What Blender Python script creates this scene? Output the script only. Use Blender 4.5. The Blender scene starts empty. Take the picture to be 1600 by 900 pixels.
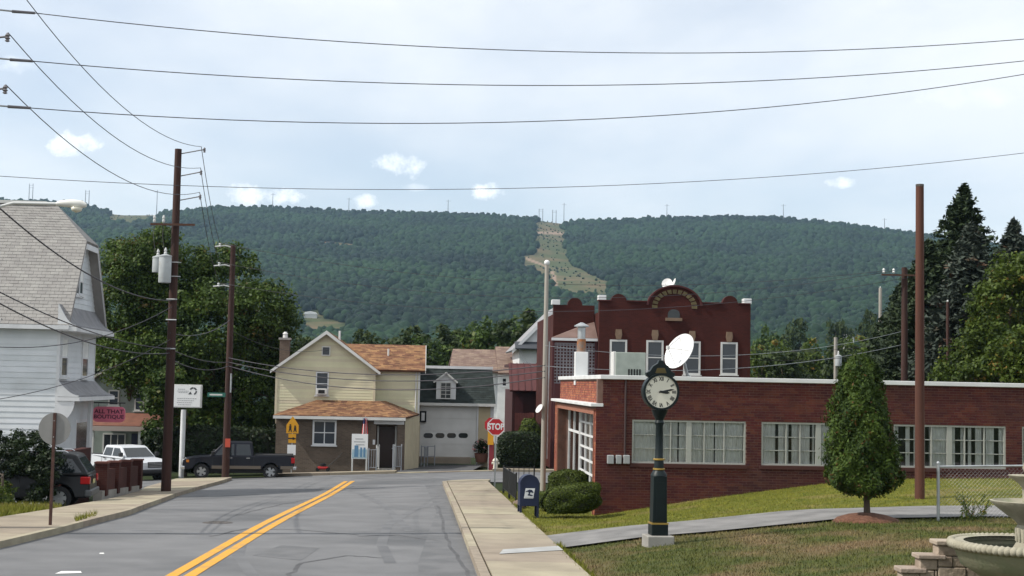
import bpy, bmesh, math, random
import numpy as np
from mathutils import Vector, Matrix
random.seed(7)
SC = bpy.context.scene
COL = SC.collection
R = math.radians

# ------------------------------------------------------------------ camera
F = 2200.0                       # focal length in photo pixels (1600 wide)
EYE = 2.66
PITCH = math.atan(150.0 / F)
ROLL = R(1.15)
cF = Vector((0, math.cos(PITCH), math.sin(PITCH)))
cR0 = Vector((1, 0, 0)); cU0 = Vector((0, -math.sin(PITCH), math.cos(PITCH)))
cR = cR0 * math.cos(ROLL) + cU0 * math.sin(ROLL)
cU = cU0 * math.cos(ROLL) - cR0 * math.sin(ROLL)
cam = bpy.data.cameras.new('camera'); cam.sensor_width = 36.0; cam.lens = 36.0 * F / 1600.0
cam.clip_start = 0.1; cam.clip_end = 9000
camo = bpy.data.objects.new('camera', cam); COL.objects.link(camo)
camo.matrix_world = Matrix(((cR.x, cU.x, -cF.x, 0), (cR.y, cU.y, -cF.y, 0), (cR.z, cU.z, -cF.z, EYE), (0, 0, 0, 1)))
SC.camera = camo

# ------------------------------------------------------------------ sky, sun, exposure
SUN_AZ_FROM = R(14)              # sun stands left, this much behind the viewer
SUN_EL = R(46)
sun_dir = Vector((-math.cos(SUN_AZ_FROM) * math.cos(SUN_EL), -math.sin(SUN_AZ_FROM) * math.cos(SUN_EL), math.sin(SUN_EL)))
world = bpy.data.worlds.new('World'); SC.world = world; world.use_nodes = True
def sky_world():
    nt = world.node_tree; N = nt.nodes; L = nt.links
    for n in list(N): N.remove(n)
    out = N.new('ShaderNodeOutputWorld'); bg = N.new('ShaderNodeBackground')
    bg.inputs['Strength'].default_value = 0.115
    sky = N.new('ShaderNodeTexSky'); sky.sky_type = 'NISHITA'; sky.sun_disc = False
    sky.sun_elevation = SUN_EL; sky.sun_rotation = math.atan2(sun_dir.x, sun_dir.y)
    sky.altitude = 300; sky.air_density = 1.0; sky.dust_density = 1.6; sky.ozone_density = 1.5
    tc = N.new('ShaderNodeTexCoord'); sep = N.new('ShaderNodeSeparateXYZ'); L.new(tc.outputs['Generated'], sep.inputs[0])
    def math_(op, a, b=None, c=None, clamp=False):
        n = N.new('ShaderNodeMath'); n.operation = op; n.use_clamp = clamp
        for i, v in enumerate((a, b, c)):
            if v is None: continue
            if isinstance(v, (int, float)): n.inputs[i].default_value = v
            else: L.new(v, n.inputs[i])
        return n.outputs[0]
    x, y, z = sep.outputs
    zc = math_('MAXIMUM', z, 0.0)
    zz = math_('ADD', zc, 0.12)
    # high thin cloud sheet, seen in perspective
    cu = math_('DIVIDE', x, zz); cv = math_('DIVIDE', y, zz)
    cmb = N.new('ShaderNodeCombineXYZ'); L.new(cu, cmb.inputs[0]); L.new(cv, cmb.inputs[1])
    mp = N.new('ShaderNodeMapping'); mp.inputs['Scale'].default_value = (0.55, 0.35, 1); mp.inputs['Rotation'].default_value = (0, 0, 0.5); mp.inputs['Location'].default_value = (3.1, 1.7, 0)
    L.new(cmb.outputs[0], mp.inputs[0])
    nz = N.new('ShaderNodeTexNoise'); nz.inputs['Scale'].default_value = 1.1; nz.inputs['Detail'].default_value = 7; nz.inputs['Roughness'].default_value = 0.55
    L.new(mp.outputs[0], nz.inputs['Vector'])
    veil = N.new('ShaderNodeMapRange'); veil.inputs['From Min'].default_value = 0.32; veil.inputs['From Max'].default_value = 0.62
    veil.inputs['To Min'].default_value = 0.46; veil.inputs['To Max'].default_value = 1.0; veil.interpolation_type = 'SMOOTHSTEP'
    L.new(nz.outputs['Fac'], veil.inputs['Value'])
    # the veil is thicker overhead than in the clear band over the hills
    el = N.new('ShaderNodeMapRange'); el.inputs['From Min'].default_value = 0.06; el.inputs['From Max'].default_value = 0.30
    el.inputs['To Min'].default_value = 0.62; el.inputs['To Max'].default_value = 1.0; el.interpolation_type = 'SMOOTHSTEP'
    L.new(zc, el.inputs['Value'])
    vf = math_('MULTIPLY', veil.outputs[0], el.outputs[0])
    mix = N.new('ShaderNodeMix'); mix.data_type = 'RGBA'
    L.new(vf, mix.inputs['Factor']); L.new(sky.outputs[0], mix.inputs[6]); mix.inputs[7].default_value = (7.0, 7.2, 7.35, 1)
    # small cumulus, each placed by its direction
    yy = math_('MAXIMUM', y, 0.02)
    u = math_('DIVIDE', x, yy); v = math_('DIVIDE', z, yy)
    cmb2 = N.new('ShaderNodeCombineXYZ'); L.new(u, cmb2.inputs[0]); L.new(v, cmb2.inputs[1])
    nz2 = N.new('ShaderNodeTexNoise'); nz2.inputs['Scale'].default_value = 60; nz2.inputs['Detail'].default_value = 7; nz2.inputs['Roughness'].default_value = 0.62
    L.new(cmb2.outputs[0], nz2.inputs['Vector'])
    nn = math_('MULTIPLY', math_('SUBTRACT', nz2.outputs['Fac'], 0.5), 3.6)
    tot = None
    for (px, py, w, h, s) in ((118, 222, 62, 24, 1), (632, 256, 52, 24, 1), (410, 306, 82, 22, 1), (575, 314, 30, 14, .8), (762, 299, 46, 18, 1),
                              (1310, 285, 26, 13, .9), (650, 293, 34, 7, .3), (1520, 150, 110, 26, .16), (30, 100, 60, 18, .3)):
        d = (cF + cR * ((px - 800) / F) + cU * ((450 - py) / F)); u0, v0 = d.x / d.y, d.z / d.y
        a = math_('MULTIPLY', math_('SUBTRACT', u, u0), F / w); b = math_('MULTIPLY', math_('SUBTRACT', v, v0), F / h)
        r2 = math_('ADD', math_('MULTIPLY', a, a), math_('MULTIPLY', b, b))
        dens = math_('MULTIPLY', math_('ADD', math_('SUBTRACT', 0.62, r2), nn), 0.55 * s, clamp=True)
        dens = math_('MULTIPLY', dens, math_('LESS_THAN', r2, 6.0))
        dens = math_('MINIMUM', dens, s)
        tot = dens if tot is None else math_('MAXIMUM', tot, dens)
    tot = math_('MULTIPLY', tot, math_('GREATER_THAN', y, 0.05))
    mix2 = N.new('ShaderNodeMix'); mix2.data_type = 'RGBA'
    L.new(math_('MULTIPLY', tot, 0.95), mix2.inputs['Factor']); L.new(mix.outputs[2], mix2.inputs[6]); mix2.inputs[7].default_value = (12.5, 12.3, 12.0, 1)
    L.new(mix2.outputs[2], bg.inputs['Color']); L.new(bg.outputs[0], out.inputs['Surface'])
sky_world()
sl = bpy.data.lights.new('sun', 'SUN'); sl.energy = 3.4; sl.angle = R(0.6); sl.color = (1.0, 0.945, 0.86)
slo = bpy.data.objects.new('sun', sl); COL.objects.link(slo); slo.rotation_euler = sun_dir.to_track_quat('Z', 'Y').to_euler()
SC.view_settings.view_transform = 'Standard'; SC.view_settings.look = 'None'
SC.view_settings.exposure = 0.46; SC.view_settings.gamma = 1.0; SC.view_settings.use_curve_mapping = False

# ------------------------------------------------------------------ pixel / place helpers
def ray(px, py): return cF + cR * ((px - 800) / F) + cU * ((450 - py) / F)
def pt(px, py, d):
    r = ray(px, py); return Vector((r.x * d / r.y, d, EYE + r.z * d / r.y))
def hor(px): return 600 + (px - 800) * math.tan(ROLL)
def project(x, y, z):
    p = Vector((x, y, z - EYE)); f = p.dot(cF); return 800 + F * p.dot(cR) / f, 450 - F * p.dot(cU) / f
ROADK = -0.063
RA = math.atan(-ROADK)           # streets and houses are turned by this about z
EX = Vector((math.cos(RA), math.sin(RA), 0)); EY = Vector((-math.sin(RA), math.cos(RA), 0))
def ss(a, b, t):
    t = np.clip((np.asarray(t, float) - a) / (b - a), 0, 1); return t * t * (3 - 2 * t)
def curb_x(y): return -0.55 - 0.065 * (np.asarray(y, float) - 25)
def walk_x(y): return curb_x(y) + 1.8
# far hills, ridge line read off the photograph (pixel x, pixel y), ridge 2.5 km away
RPX = [-600, -200, 0, 110, 180, 250, 340, 420, 560, 700, 836, 882, 1000, 1150, 1220, 1300, 1400, 1450, 1600, 1800, 2300]
RPY = [330, 315, 313, 316, 333, 333, 324, 324, 331, 334, 341, 347, 342, 339, 341, 349, 361, 368, 390, 420, 470]
RX = [(p - 800) / F * 2500 for p in RPX]
RZ = [(hor(p) - q) / F * 2500 for p, q in zip(RPX, RPY)]
NPX = [-600, 300, 500, 700, 1000, 1200, 1400, 1600, 2200]; NZ = [12, 9, 12, 15, 21, 29, 37, 42, 40]
NX = [(p - 800) / F * 750 for p in NPX]
def Z(x, y):
    x = np.asarray(x, float); y = np.asarray(y, float)
    yc = np.clip(y, -60, 85)
    z = -0.024 * yc - 0.042 * ss(30, 55, y) * np.clip(-(x + 1.0), 0, 25) * (1 - ss(95, 160, y))
    q = x - walk_x(y)
    r1 = np.interp(q, [0, 1.9, 3.3, 5.9, 9.1, 20, 60], [0, .27, .40, .69, .79, .9, 1.2])
    r2 = np.interp(q, [2.2, 5.2, 8.6, 11.2, 20, 60], [0, .51, .99, 1.18, 1.35, 1.5])
    s = ss(31, 40, y)
    z = z + (r1 * (1 - s) + r2 * s) * (1 - ss(46, 58, y))
    z = z - 8 * ss(95, 300, y)
    s = np.clip((y - 700) / 1800, 0, 1)
    H = np.interp(x, RX, RZ) + 10
    rav = (9 * np.sin(x / 95 + y / 260) + 6 * np.sin(x / 41 - y / 170 + 1.3) + 5 * np.sin(y / 75 + x / 130)) * np.sin(np.pi * np.clip(s, 0, 1))
    z = z + (H + rav) * s ** 1.15 * (1 - 0.5 * ss(2500, 2800, y))
    z = z + np.interp(x, NX, NZ) * np.exp(-((y - 750) / 150.0) ** 2) * ss(300, 600, y)
    return z
def zf(x, y): return float(Z(x, y))
def ground(px, py, off=0.0, d0=12, d1=140):
    r = ray(px, py); prev = d0; d = d0
    f = lambda d: EYE + r.z * d / r.y - off - zf(r.x * d / r.y, d)
    while d < d1:
        d += 0.5
        if f(d) <= 0: break
        prev = d
    a, b = prev, d
    for _ in range(30):
        m = (a + b) / 2
        if f(m) > 0: a = m
        else: b = m
    return pt(px, py, b)

# ------------------------------------------------------------------ mesh and object helpers
class MB:
    def __init__(s): s.v = []; s.f = []; s.t = []
    def add(s, vs, fs, tint=None):
        o = len(s.v); s.v += [tuple(p) for p in vs]; s.f += [tuple(i + o for i in f) for f in fs]
        s.t += [0.5 if tint is None else tint] * len(fs); return s
    def box(s, x0, x1, y0, y1, z0, z1, tint=None):
        return s.add([(x0, y0, z0), (x1, y0, z0), (x1, y1, z0), (x0, y1, z0), (x0, y0, z1), (x1, y0, z1), (x1, y1, z1), (x0, y1, z1)],
                     [(0, 3, 2, 1), (4, 5, 6, 7), (0, 1, 5, 4), (1, 2, 6, 5), (2, 3, 7, 6), (3, 0, 4, 7)], tint)
    def prism(s, poly, a, b, axis='y', tint=None):
        n = len(poly)
        def m(p, t):
            return {'y': (p[0], t, p[1]), 'x': (t, p[0], p[1]), 'z': (p[0], p[1], t)}[axis]
        vs = [m(p, a) for p in poly] + [m(p, b) for p in poly]
        fs = [tuple(range(n)), tuple(range(2 * n - 1, n - 1, -1))] + [(i, n + i, n + (i + 1) % n, (i + 1) % n) for i in range(n)]
        return s.add(vs, fs, tint)
    def tube(s, pts, rad, n=8, caps=True, tint=None):
        pts = [Vector(p) for p in pts]; k = len(pts)
        rs = rad if isinstance(rad, (list, tuple)) else [rad] * k
        vs = []; up = None
        for i, p in enumerate(pts):
            t = (pts[min(i + 1, k - 1)] - pts[max(i - 1, 0)]).normalized()
            if up is None: up = Vector((0, 0, 1)) if abs(t.z) < .9 else Vector((1, 0, 0))
            a = t.cross(up).normalized(); b = a.cross(t).normalized(); up = b
            for j in range(n):
                w = 2 * math.pi * j / n; vs.append(p + (a * math.cos(w) + b * math.sin(w)) * rs[i])
        fs = [(i * n + j, i * n + (j + 1) % n, (i + 1) * n + (j + 1) % n, (i + 1) * n + j) for i in range(k - 1) for j in range(n)]
        if caps: fs += [tuple(range(n - 1, -1, -1)), tuple(range((k - 1) * n, k * n))]
        return s.add(vs, fs, tint)
    def lathe(s, prof, n=24, c=(0, 0, 0), cap=True, tint=None):
        vs = []
        for r, z in prof:
            for j in range(n):
                w = 2 * math.pi * j / n; vs.append((c[0] + r * math.cos(w), c[1] + r * math.sin(w), c[2] + z))
        k = len(prof)
        fs = [(i * n + j, i * n + (j + 1) % n, (i + 1) * n + (j + 1) % n, (i + 1) * n + j) for i in range(k - 1) for j in range(n)]
        if cap: fs += [tuple(range(n - 1, -1, -1)), tuple(range((k - 1) * n, k * n))]
        return s.add(vs, fs, tint)
    def disc(s, c, r, depth, n=20, axis='y', rz=None):
        poly = [(c[0] + r * math.cos(2 * math.pi * i / n), c[2] + (rz or r) * math.sin(2 * math.pi * i / n)) for i in range(n)]
        if axis == 'y': return s.prism(poly, c[1], c[1] + depth, 'y')
        poly = [(c[1] + r * math.cos(2 * math.pi * i / n), c[2] + (rz or r) * math.sin(2 * math.pi * i / n)) for i in range(n)]
        return s.prism(poly, c[0], c[0] + depth, 'x')
    def build(s, name, mat, parent=None, smooth=False, bevel=0, fix=True):
        me = bpy.data.meshes.new(name); me.from_pydata(s.v, [], s.f)
        if fix:
            bm = bmesh.new(); bm.from_mesh(me)
            bmesh.ops.recalc_face_normals(bm, faces=bm.faces); bm.to_mesh(me); bm.free()
        if any(abs(t - .5) > 1e-6 for t in s.t):
            at = me.attributes.new('tint', 'FLOAT', 'FACE'); at.data.foreach_set('value', s.t)
        o = obj(name, me, mat, parent)
        if smooth: me.polygons.foreach_set('use_smooth', [True] * len(me.polygons))
        if smooth == 'auto': 
            me.set_sharp_from_angle(angle=R(38))
        if bevel:
            m = o.modifiers.new('bevel', 'BEVEL'); m.width = bevel; m.segments = 2; m.limit_method = 'ANGLE'; m.angle_limit = R(35)
        return o
def obj(name, me, mat, parent=None):
    o = bpy.data.objects.new(name, me); COL.objects.link(o)
    if mat is not None and me is not None and not me.materials: me.materials.append(mat)
    if parent is not None: o.parent = parent
    return o
def tag(o, label=None, cat=None, group=None, kind=None):
    if label: o['label'] = label
    if cat: o['category'] = cat
    if group: o['group'] = group
    if kind: o['kind'] = kind
    return o
def thing(name, label, cat, loc=(0, 0, 0), rz=0.0, group=None):
    o = bpy.data.objects.new(name, None); COL.objects.link(o); o.empty_display_size = .2
    o.location = loc; o.rotation_euler = (0, 0, rz); return tag(o, label, cat, group)
def copy_tree(o, parent=None):
    c = o.copy(); COL.objects.link(c)
    if parent is not None: c.parent = parent
    for ch in list(o.children): copy_tree(ch, c)
    return c
def np_mesh(name, V, Fq, mat, tint=None, smooth=False, parent=None):
    V = np.asarray(V, np.float32); Fq = np.asarray(Fq, np.int32); nf, k = Fq.shape
    me = bpy.data.meshes.new(name)
    me.vertices.add(len(V)); me.vertices.foreach_set('co', V.ravel())
    me.loops.add(nf * k); me.loops.foreach_set('vertex_index', Fq.ravel())
    me.polygons.add(nf); me.polygons.foreach_set('loop_start', np.arange(0, nf * k, k, dtype=np.int32))
    try: me.polygons.foreach_set('loop_total', np.full(nf, k, np.int32))
    except Exception: pass
    if smooth: me.polygons.foreach_set('use_smooth', np.ones(nf, bool))
    if tint is not None:
        at = me.attributes.new('tint', 'FLOAT', 'FACE'); at.data.foreach_set('value', np.asarray(tint, np.float32))
    me.update(calc_edges=True); me.validate()
    if mat is None: return me
    return obj(name, me, mat, parent)

# ------------------------------------------------------------------ materials
MATS = {}
def mat(name, col, rough=.7, metal=0.0, col2=None, scale=3.0, detail=4, contrast=(.35, .65), bump=0.0, bscale=40.0, spec=.4,
        tint=None, coat=0.0, stretch=(1, 1, 1), coords='Object', third=None, third_scale=.6, third_rng=(.5, .7)):
    if name in MATS: return MATS[name]
    m = bpy.data.materials.new(name); m.use_nodes = True; nt = m.node_tree; N = nt.nodes; L = nt.links
    b = N['Principled BSDF']; b.inputs['Roughness'].default_value = rough; b.inputs['Metallic'].default_value = metal
    b.inputs['Specular IOR Level'].default_value = spec; b.inputs['Coat Weight'].default_value = coat
    c = (*col, 1)
    tc = N.new('ShaderNodeTexCoord'); mp = N.new('ShaderNodeMapping'); mp.inputs['Scale'].default_value = stretch
    if coords == 'World':
        g = N.new('ShaderNodeNewGeometry'); L.new(g.outputs['Position'], mp.inputs[0])
    else: L.new(tc.outputs[coords], mp.inputs[0])
    src = None
    if col2 is not None:
        nz = N.new('ShaderNodeTexNoise'); nz.inputs['Scale'].default_value = scale; nz.inputs['Detail'].default_value = detail
        L.new(mp.outputs[0], nz.inputs['Vector'])
        mr = N.new('ShaderNodeMapRange'); mr.inputs[1].default_value, mr.inputs[2].default_value = contrast; L.new(nz.outputs['Fac'], mr.inputs[0])
        mx = N.new('ShaderNodeMix'); mx.data_type = 'RGBA'; mx.inputs[6].default_value = c; mx.inputs[7].default_value = (*col2, 1)
        L.new(mr.outputs[0], mx.inputs[0]); src = mx.outputs[2]
    if third is not None:
        nz = N.new('ShaderNodeTexNoise'); nz.inputs['Scale'].default_value = third_scale; nz.inputs['Detail'].default_value = 5; L.new(mp.outputs[0], nz.inputs['Vector'])
        mr = N.new('ShaderNodeMapRange'); mr.inputs[1].default_value, mr.inputs[2].default_value = third_rng; L.new(nz.outputs['Fac'], mr.inputs[0])
        mx = N.new('ShaderNodeMix'); mx.data_type = 'RGBA'; mx.inputs[7].default_value = (*third, 1)
        if src: L.new(src, mx.inputs[6])
        else: mx.inputs[6].default_value = c
        L.new(mr.outputs[0], mx.inputs[0]); src = mx.outputs[2]
    if tint is not None:             # per-piece variation: value multiplier range
        at = N.new('ShaderNodeAttribute'); at.attribute_name = 'tint'
        mr = N.new('ShaderNodeMapRange'); mr.inputs[3].default_value, mr.inputs[4].default_value = tint; L.new(at.outputs['Fac'], mr.inputs[0])
        hs = N.new('ShaderNodeHueSaturation'); L.new(mr.outputs[0], hs.inputs['Value'])
        mr2 = N.new('ShaderNodeMapRange'); mr2.inputs[3].default_value, mr2.inputs[4].default_value = .485, .515; L.new(at.outputs['Fac'], mr2.inputs[0]); L.new(mr2.outputs[0], hs.inputs['Hue'])
        if src: L.new(src, hs.inputs['Color'])
        else: hs.inputs['Color'].default_value = c
        src = hs.outputs[0]
    if src: L.new(src, b.inputs['Base Color'])
    else: b.inputs['Base Color'].default_value = c
    if bump:
        nz = N.new('ShaderNodeTexNoise'); nz.inputs['Scale'].default_value = bscale; nz.inputs['Detail'].default_value = 5; L.new(mp.outputs[0], nz.inputs['Vector'])
        bp = N.new('ShaderNodeBump'); bp.inputs['Strength'].default_value = bump; bp.inputs['Distance'].default_value = .02
        L.new(nz.outputs['Fac'], bp.inputs['Height']); L.new(bp.outputs[0], b.inputs['Normal'])
    MATS[name] = m; return m
def leaf_mat(name, dark, light, trans=.3, rough=.6, dry=None):
    if name in MATS: return MATS[name]
    m = bpy.data.materials.new(name); m.use_nodes = True; nt = m.node_tree; N = nt.nodes; L = nt.links
    b = N['Principled BSDF']; b.inputs['Roughness'].default_value = rough; b.inputs['Specular IOR Level'].default_value = .25
    at = N.new('ShaderNodeAttribute'); at.attribute_name = 'tint'
    cr = N.new('ShaderNodeValToRGB'); cr.color_ramp.elements[0].color = (*dark, 1); cr.color_ramp.elements[1].color = (*light, 1)
    if dry is not None:
        cr.color_ramp.elements[1].position = .8
        e = cr.color_ramp.elements.new(.97); e.color = (*dry, 1)
    L.new(at.outputs['Fac'], cr.inputs[0]); L.new(cr.outputs[0], b.inputs['Base Color'])
    tr = N.new('ShaderNodeBsdfTranslucent'); L.new(cr.outputs[0], tr.inputs[0])
    mx = N.new('ShaderNodeMixShader'); mx.inputs[0].default_value = trans
    L.new(b.outputs[0], mx.inputs[1]); L.new(tr.outputs[0], mx.inputs[2]); L.new(mx.outputs[0], N['Material Output'].inputs[0])
    MATS[name] = m; return m
def glass_mat(name='window_glass', tintc=(.96, .97, .97), refl=.02):
    if name in MATS: return MATS[name]
    m = bpy.data.materials.new(name); m.use_nodes = True; nt = m.node_tree; N = nt.nodes; L = nt.links
    N.remove(N['Principled BSDF'])
    t = N.new('ShaderNodeBsdfTransparent'); t.inputs[0].default_value = (*tintc, 1)
    g = N.new('ShaderNodeBsdfGlossy'); g.inputs['Roughness'].default_value = .03
    fr = N.new('ShaderNodeFresnel'); fr.inputs[0].default_value = 1.5
    ad = N.new('ShaderNodeMath'); ad.operation = 'ADD'; ad.inputs[1].default_value = refl; L.new(fr.outputs[0], ad.inputs[0])
    mx = N.new('ShaderNodeMixShader'); L.new(ad.outputs[0], mx.inputs[0]); L.new(t.outputs[0], mx.inputs[1]); L.new(g.outputs[0], mx.inputs[2])
    L.new(mx.outputs[0], N['Material Output'].inputs[0]); MATS[name] = m; return m
def brick_mat(name, c1, c2, mortar, bw=.21, bh=.068, coord_rot=(R(90), 0, 0), stain=None):
    if name in MATS: return MATS[name]
    m = bpy.data.materials.new(name); m.use_nodes = True; nt = m.node_tree; N = nt.nodes; L = nt.links
    b = N['Principled BSDF']; b.inputs['Roughness'].default_value = .85; b.inputs['Specular IOR Level'].default_value = .25
    tc = N.new('ShaderNodeTexCoord'); sx = N.new('ShaderNodeSeparateXYZ'); L.new(tc.outputs['Object'], sx.inputs[0])
    ad = N.new('ShaderNodeMath'); ad.operation = 'ADD'; L.new(sx.outputs[0], ad.inputs[0]); L.new(sx.outputs[1], ad.inputs[1])
    cb = N.new('ShaderNodeCombineXYZ'); L.new(ad.outputs[0], cb.inputs[0]); L.new(sx.outputs[2], cb.inputs[1])
    br = N.new('ShaderNodeTexBrick'); br.inputs['Scale'].default_value = 1; br.inputs['Brick Width'].default_value = bw; br.inputs['Row Height'].default_value = bh
    br.inputs['Mortar Size'].default_value = .006; br.inputs['Color1'].default_value = (*c1, 1); br.inputs['Color2'].default_value = (*c2, 1); br.inputs['Mortar'].default_value = (*mortar, 1)
    L.new(cb.outputs[0], br.inputs['Vector'])
    nz = N.new('ShaderNodeTexNoise'); nz.inputs['Scale'].default_value = .8; nz.inputs['Detail'].default_value = 5; L.new(tc.outputs['Object'], nz.inputs['Vector'])
    mr = N.new('ShaderNodeMapRange'); mr.inputs[1].default_value = .3; mr.inputs[2].default_value = .7; mr.inputs[3].default_value = .75; mr.inputs[4].default_value = 1.15; L.new(nz.outputs['Fac'], mr.inputs[0])
    hs = N.new('ShaderNodeHueSaturation'); L.new(br.outputs[0], hs.inputs['Color']); L.new(mr.outputs[0], hs.inputs['Value']); L.new(hs.outputs[0], b.inputs['Base Color'])
    bp = N.new('ShaderNodeBump'); bp.inputs['Strength'].default_value = .5; bp.inputs['Distance'].default_value = .01; bp.invert = True
    L.new(br.outputs['Fac'], bp.inputs['Height']); L.new(bp.outputs[0], b.inputs['Normal'])
    MATS[name] = m; return m

def M_(k): return MATS[k]
mat('asphalt', (.115, .117, .121), .9, col2=(.158, .159, .163), scale=.9, detail=6, contrast=(.3, .7), bump=.35, bscale=55, coords='World', third=(.075, .078, .083), third_scale=.22, third_rng=(.52, .72))
mat('asphalt_dark', (.045, .046, .05), .9, col2=(.085, .086, .09), scale=1.3, detail=6, bump=.3, bscale=50, coords='World')
mat('asphalt_path', (.13, .128, .125), .92, col2=(.2, .195, .19), scale=1.4, detail=6, bump=.35, bscale=60, coords='World')
mat('concrete', (.245, .21, .155), .9, col2=(.315, .272, .20), scale=1.1, detail=7, bump=.25, bscale=70, tint=(.86, 1.1), coords='World', third=(.19, .163, .122), third_scale=.45, third_rng=(.55, .75))
mat('concrete_grey', (.23, .22, .20), .9, col2=(.30, .29, .265), scale=2, detail=6, bump=.25, bscale=60)
mat('kerb', (.25, .215, .16), .9, col2=(.33, .285, .21), scale=2.5, detail=6, bump=.3, bscale=60, coords='World', tint=(.85, 1.1))
mat('yellow_paint', (.60, .29, .022), .7, col2=(.42, .24, .06), scale=2.5, detail=9, contrast=(.46, .66), bump=.2, bscale=60, coords='World')
mat('white_paint_road', (.75, .75, .73), .7, col2=(.45, .45, .44), scale=3, detail=8, contrast=(.5, .75), coords='World')
mat('white_paint', (.68, .69, .69), .5, col2=(.58, .59, .59), scale=1.2, detail=5)
mat('white_trim', (.66, .67, .68), .55, col2=(.58, .59, .60), scale=2.0, detail=5)
mat('off_white', (.62, .62, .60), .6, col2=(.54, .54, .52), scale=1.5)
mat('galvanised', (.45, .47, .48), .45, .7, col2=(.36, .38, .39), scale=6)
mat('wood_pole', (.030, .013, .010), .85, col2=(.052, .022, .016), scale=5, detail=6, stretch=(1, 1, .06), bump=.4, bscale=30)
mat('wood_pole_grey', (.26, .24, .21), .85, col2=(.34, .32, .28), scale=5, detail=6, stretch=(1, 1, .06), bump=.3, bscale=30)
mat('black_iron', (.012, .013, .014), .45)
mat('cable', (.045, .042, .05), .6)
mat('dark_void', (.012, .012, .013), .8)
mat('porcelain', (.55, .56, .55), .3)
# ================================================================== the ground
def grass_mat(name, g1, g2, dry, lo=.46, hi=.62, scale=.55):
    m = bpy.data.materials.new(name); m.use_nodes = True; nt = m.node_tree; N = nt.nodes; L = nt.links
    b = N['Principled BSDF']; b.inputs['Roughness'].default_value = .9; b.inputs['Specular IOR Level'].default_value = .15
    g = N.new('ShaderNodeNewGeometry')
    def noise(s, d, off=0):
        mp = N.new('ShaderNodeMapping'); mp.inputs['Location'].default_value = (off, off * .7, 0); mp.inputs['Scale'].default_value = (1, 1.1, 0); L.new(g.outputs['Position'], mp.inputs[0])
        n = N.new('ShaderNodeTexNoise'); n.inputs['Scale'].default_value = s; n.inputs['Detail'].default_value = d; L.new(mp.outputs[0], n.inputs['Vector']); return n.outputs['Fac']
    mx = N.new('ShaderNodeMix'); mx.data_type = 'RGBA'; mx.inputs[6].default_value = (*g1, 1); mx.inputs[7].default_value = (*g2, 1)
    mr = N.new('ShaderNodeMapRange'); mr.inputs[1].default_value = .35; mr.inputs[2].default_value = .65; L.new(noise(2.2, 5), mr.inputs[0]); L.new(mr.outputs[0], mx.inputs[0])
    m2 = N.new('ShaderNodeMix'); m2.data_type = 'RGBA'; m2.inputs[7].default_value = (*dry, 1); L.new(mx.outputs[2], m2.inputs[6])
    mr = N.new('ShaderNodeMapRange'); mr.inputs[1].default_value = lo; mr.inputs[2].default_value = hi; L.new(noise(scale, 7, 4.2), mr.inputs[0]); L.new(mr.outputs[0], m2.inputs[0])
    at = N.new('ShaderNodeAttribute'); at.attribute_name = 'tint'
    mr = N.new('ShaderNodeMapRange'); mr.inputs[3].default_value, mr.inputs[4].default_value = .65, 1.35; L.new(at.outputs['Fac'], mr.inputs[0])
    hs = N.new('ShaderNodeHueSaturation'); L.new(m2.outputs[2], hs.inputs['Color']); L.new(mr.outputs[0], hs.inputs['Value']); L.new(hs.outputs[0], b.inputs['Base Color'])
    MATS[name] = m; return m
grass_mat('lawn_dry', (.065, .085, .022), (.11, .115, .032), (.19, .137, .072), .45, .62, .48)
grass_mat('lawn_green', (.12, .14, .022), (.20, .195, .03), (.27, .21, .09), .55, .75, .5)

def ground_material():
    m = bpy.data.materials.new('ground_cover'); m.use_nodes = True; nt = m.node_tree; N = nt.nodes; L = nt.links
    b = N['Principled BSDF']; b.inputs['Roughness'].default_value = .95; b.inputs['Specular IOR Level'].default_value = .1
    g = N.new('ShaderNodeNewGeometry')
    n1 = N.new('ShaderNodeTexNoise'); n1.inputs['Scale'].default_value = .05; n1.inputs['Detail'].default_value = 10; L.new(g.outputs['Position'], n1.inputs['Vector'])
    mx = N.new('ShaderNodeMix'); mx.data_type = 'RGBA'; mx.inputs[6].default_value = (.014, .024, .010, 1); mx.inputs[7].default_value = (.035, .045, .016, 1); L.new(n1.outputs['Fac'], mx.inputs[0])
    at = N.new('ShaderNodeAttribute'); at.attribute_name = 'bare'
    n2 = N.new('ShaderNodeTexNoise'); n2.inputs['Scale'].default_value = .022; n2.inputs['Detail'].default_value = 8; L.new(g.outputs['Position'], n2.inputs['Vector'])
    cr = N.new('ShaderNodeValToRGB'); cr.color_ramp.elements[0].position = .44; cr.color_ramp.elements[1].position = .72
    cr.color_ramp.elements[0].color = (.062, .075, .032, 1); cr.color_ramp.elements[1].color = (.15, .105, .064, 1); L.new(n2.outputs['Fac'], cr.inputs[0])
    m2 = N.new('ShaderNodeMix'); m2.data_type = 'RGBA'; L.new(at.outputs['Fac'], m2.inputs[0]); L.new(mx.outputs[2], m2.inputs[6]); L.new(cr.outputs[0], m2.inputs[7])
    at2 = N.new('ShaderNodeAttribute'); at2.attribute_name = 'dirt'
    m3 = N.new('ShaderNodeMix'); m3.data_type = 'RGBA'; m3.inputs[7].default_value = (.28, .20, .15, 1); L.new(at2.outputs['Fac'], m3.inputs[0]); L.new(m2.outputs[2], m3.inputs[6])
    L.new(m3.outputs[2], b.inputs['Base Color']); MATS['ground_cover'] = m; return m
ground_material()

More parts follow.
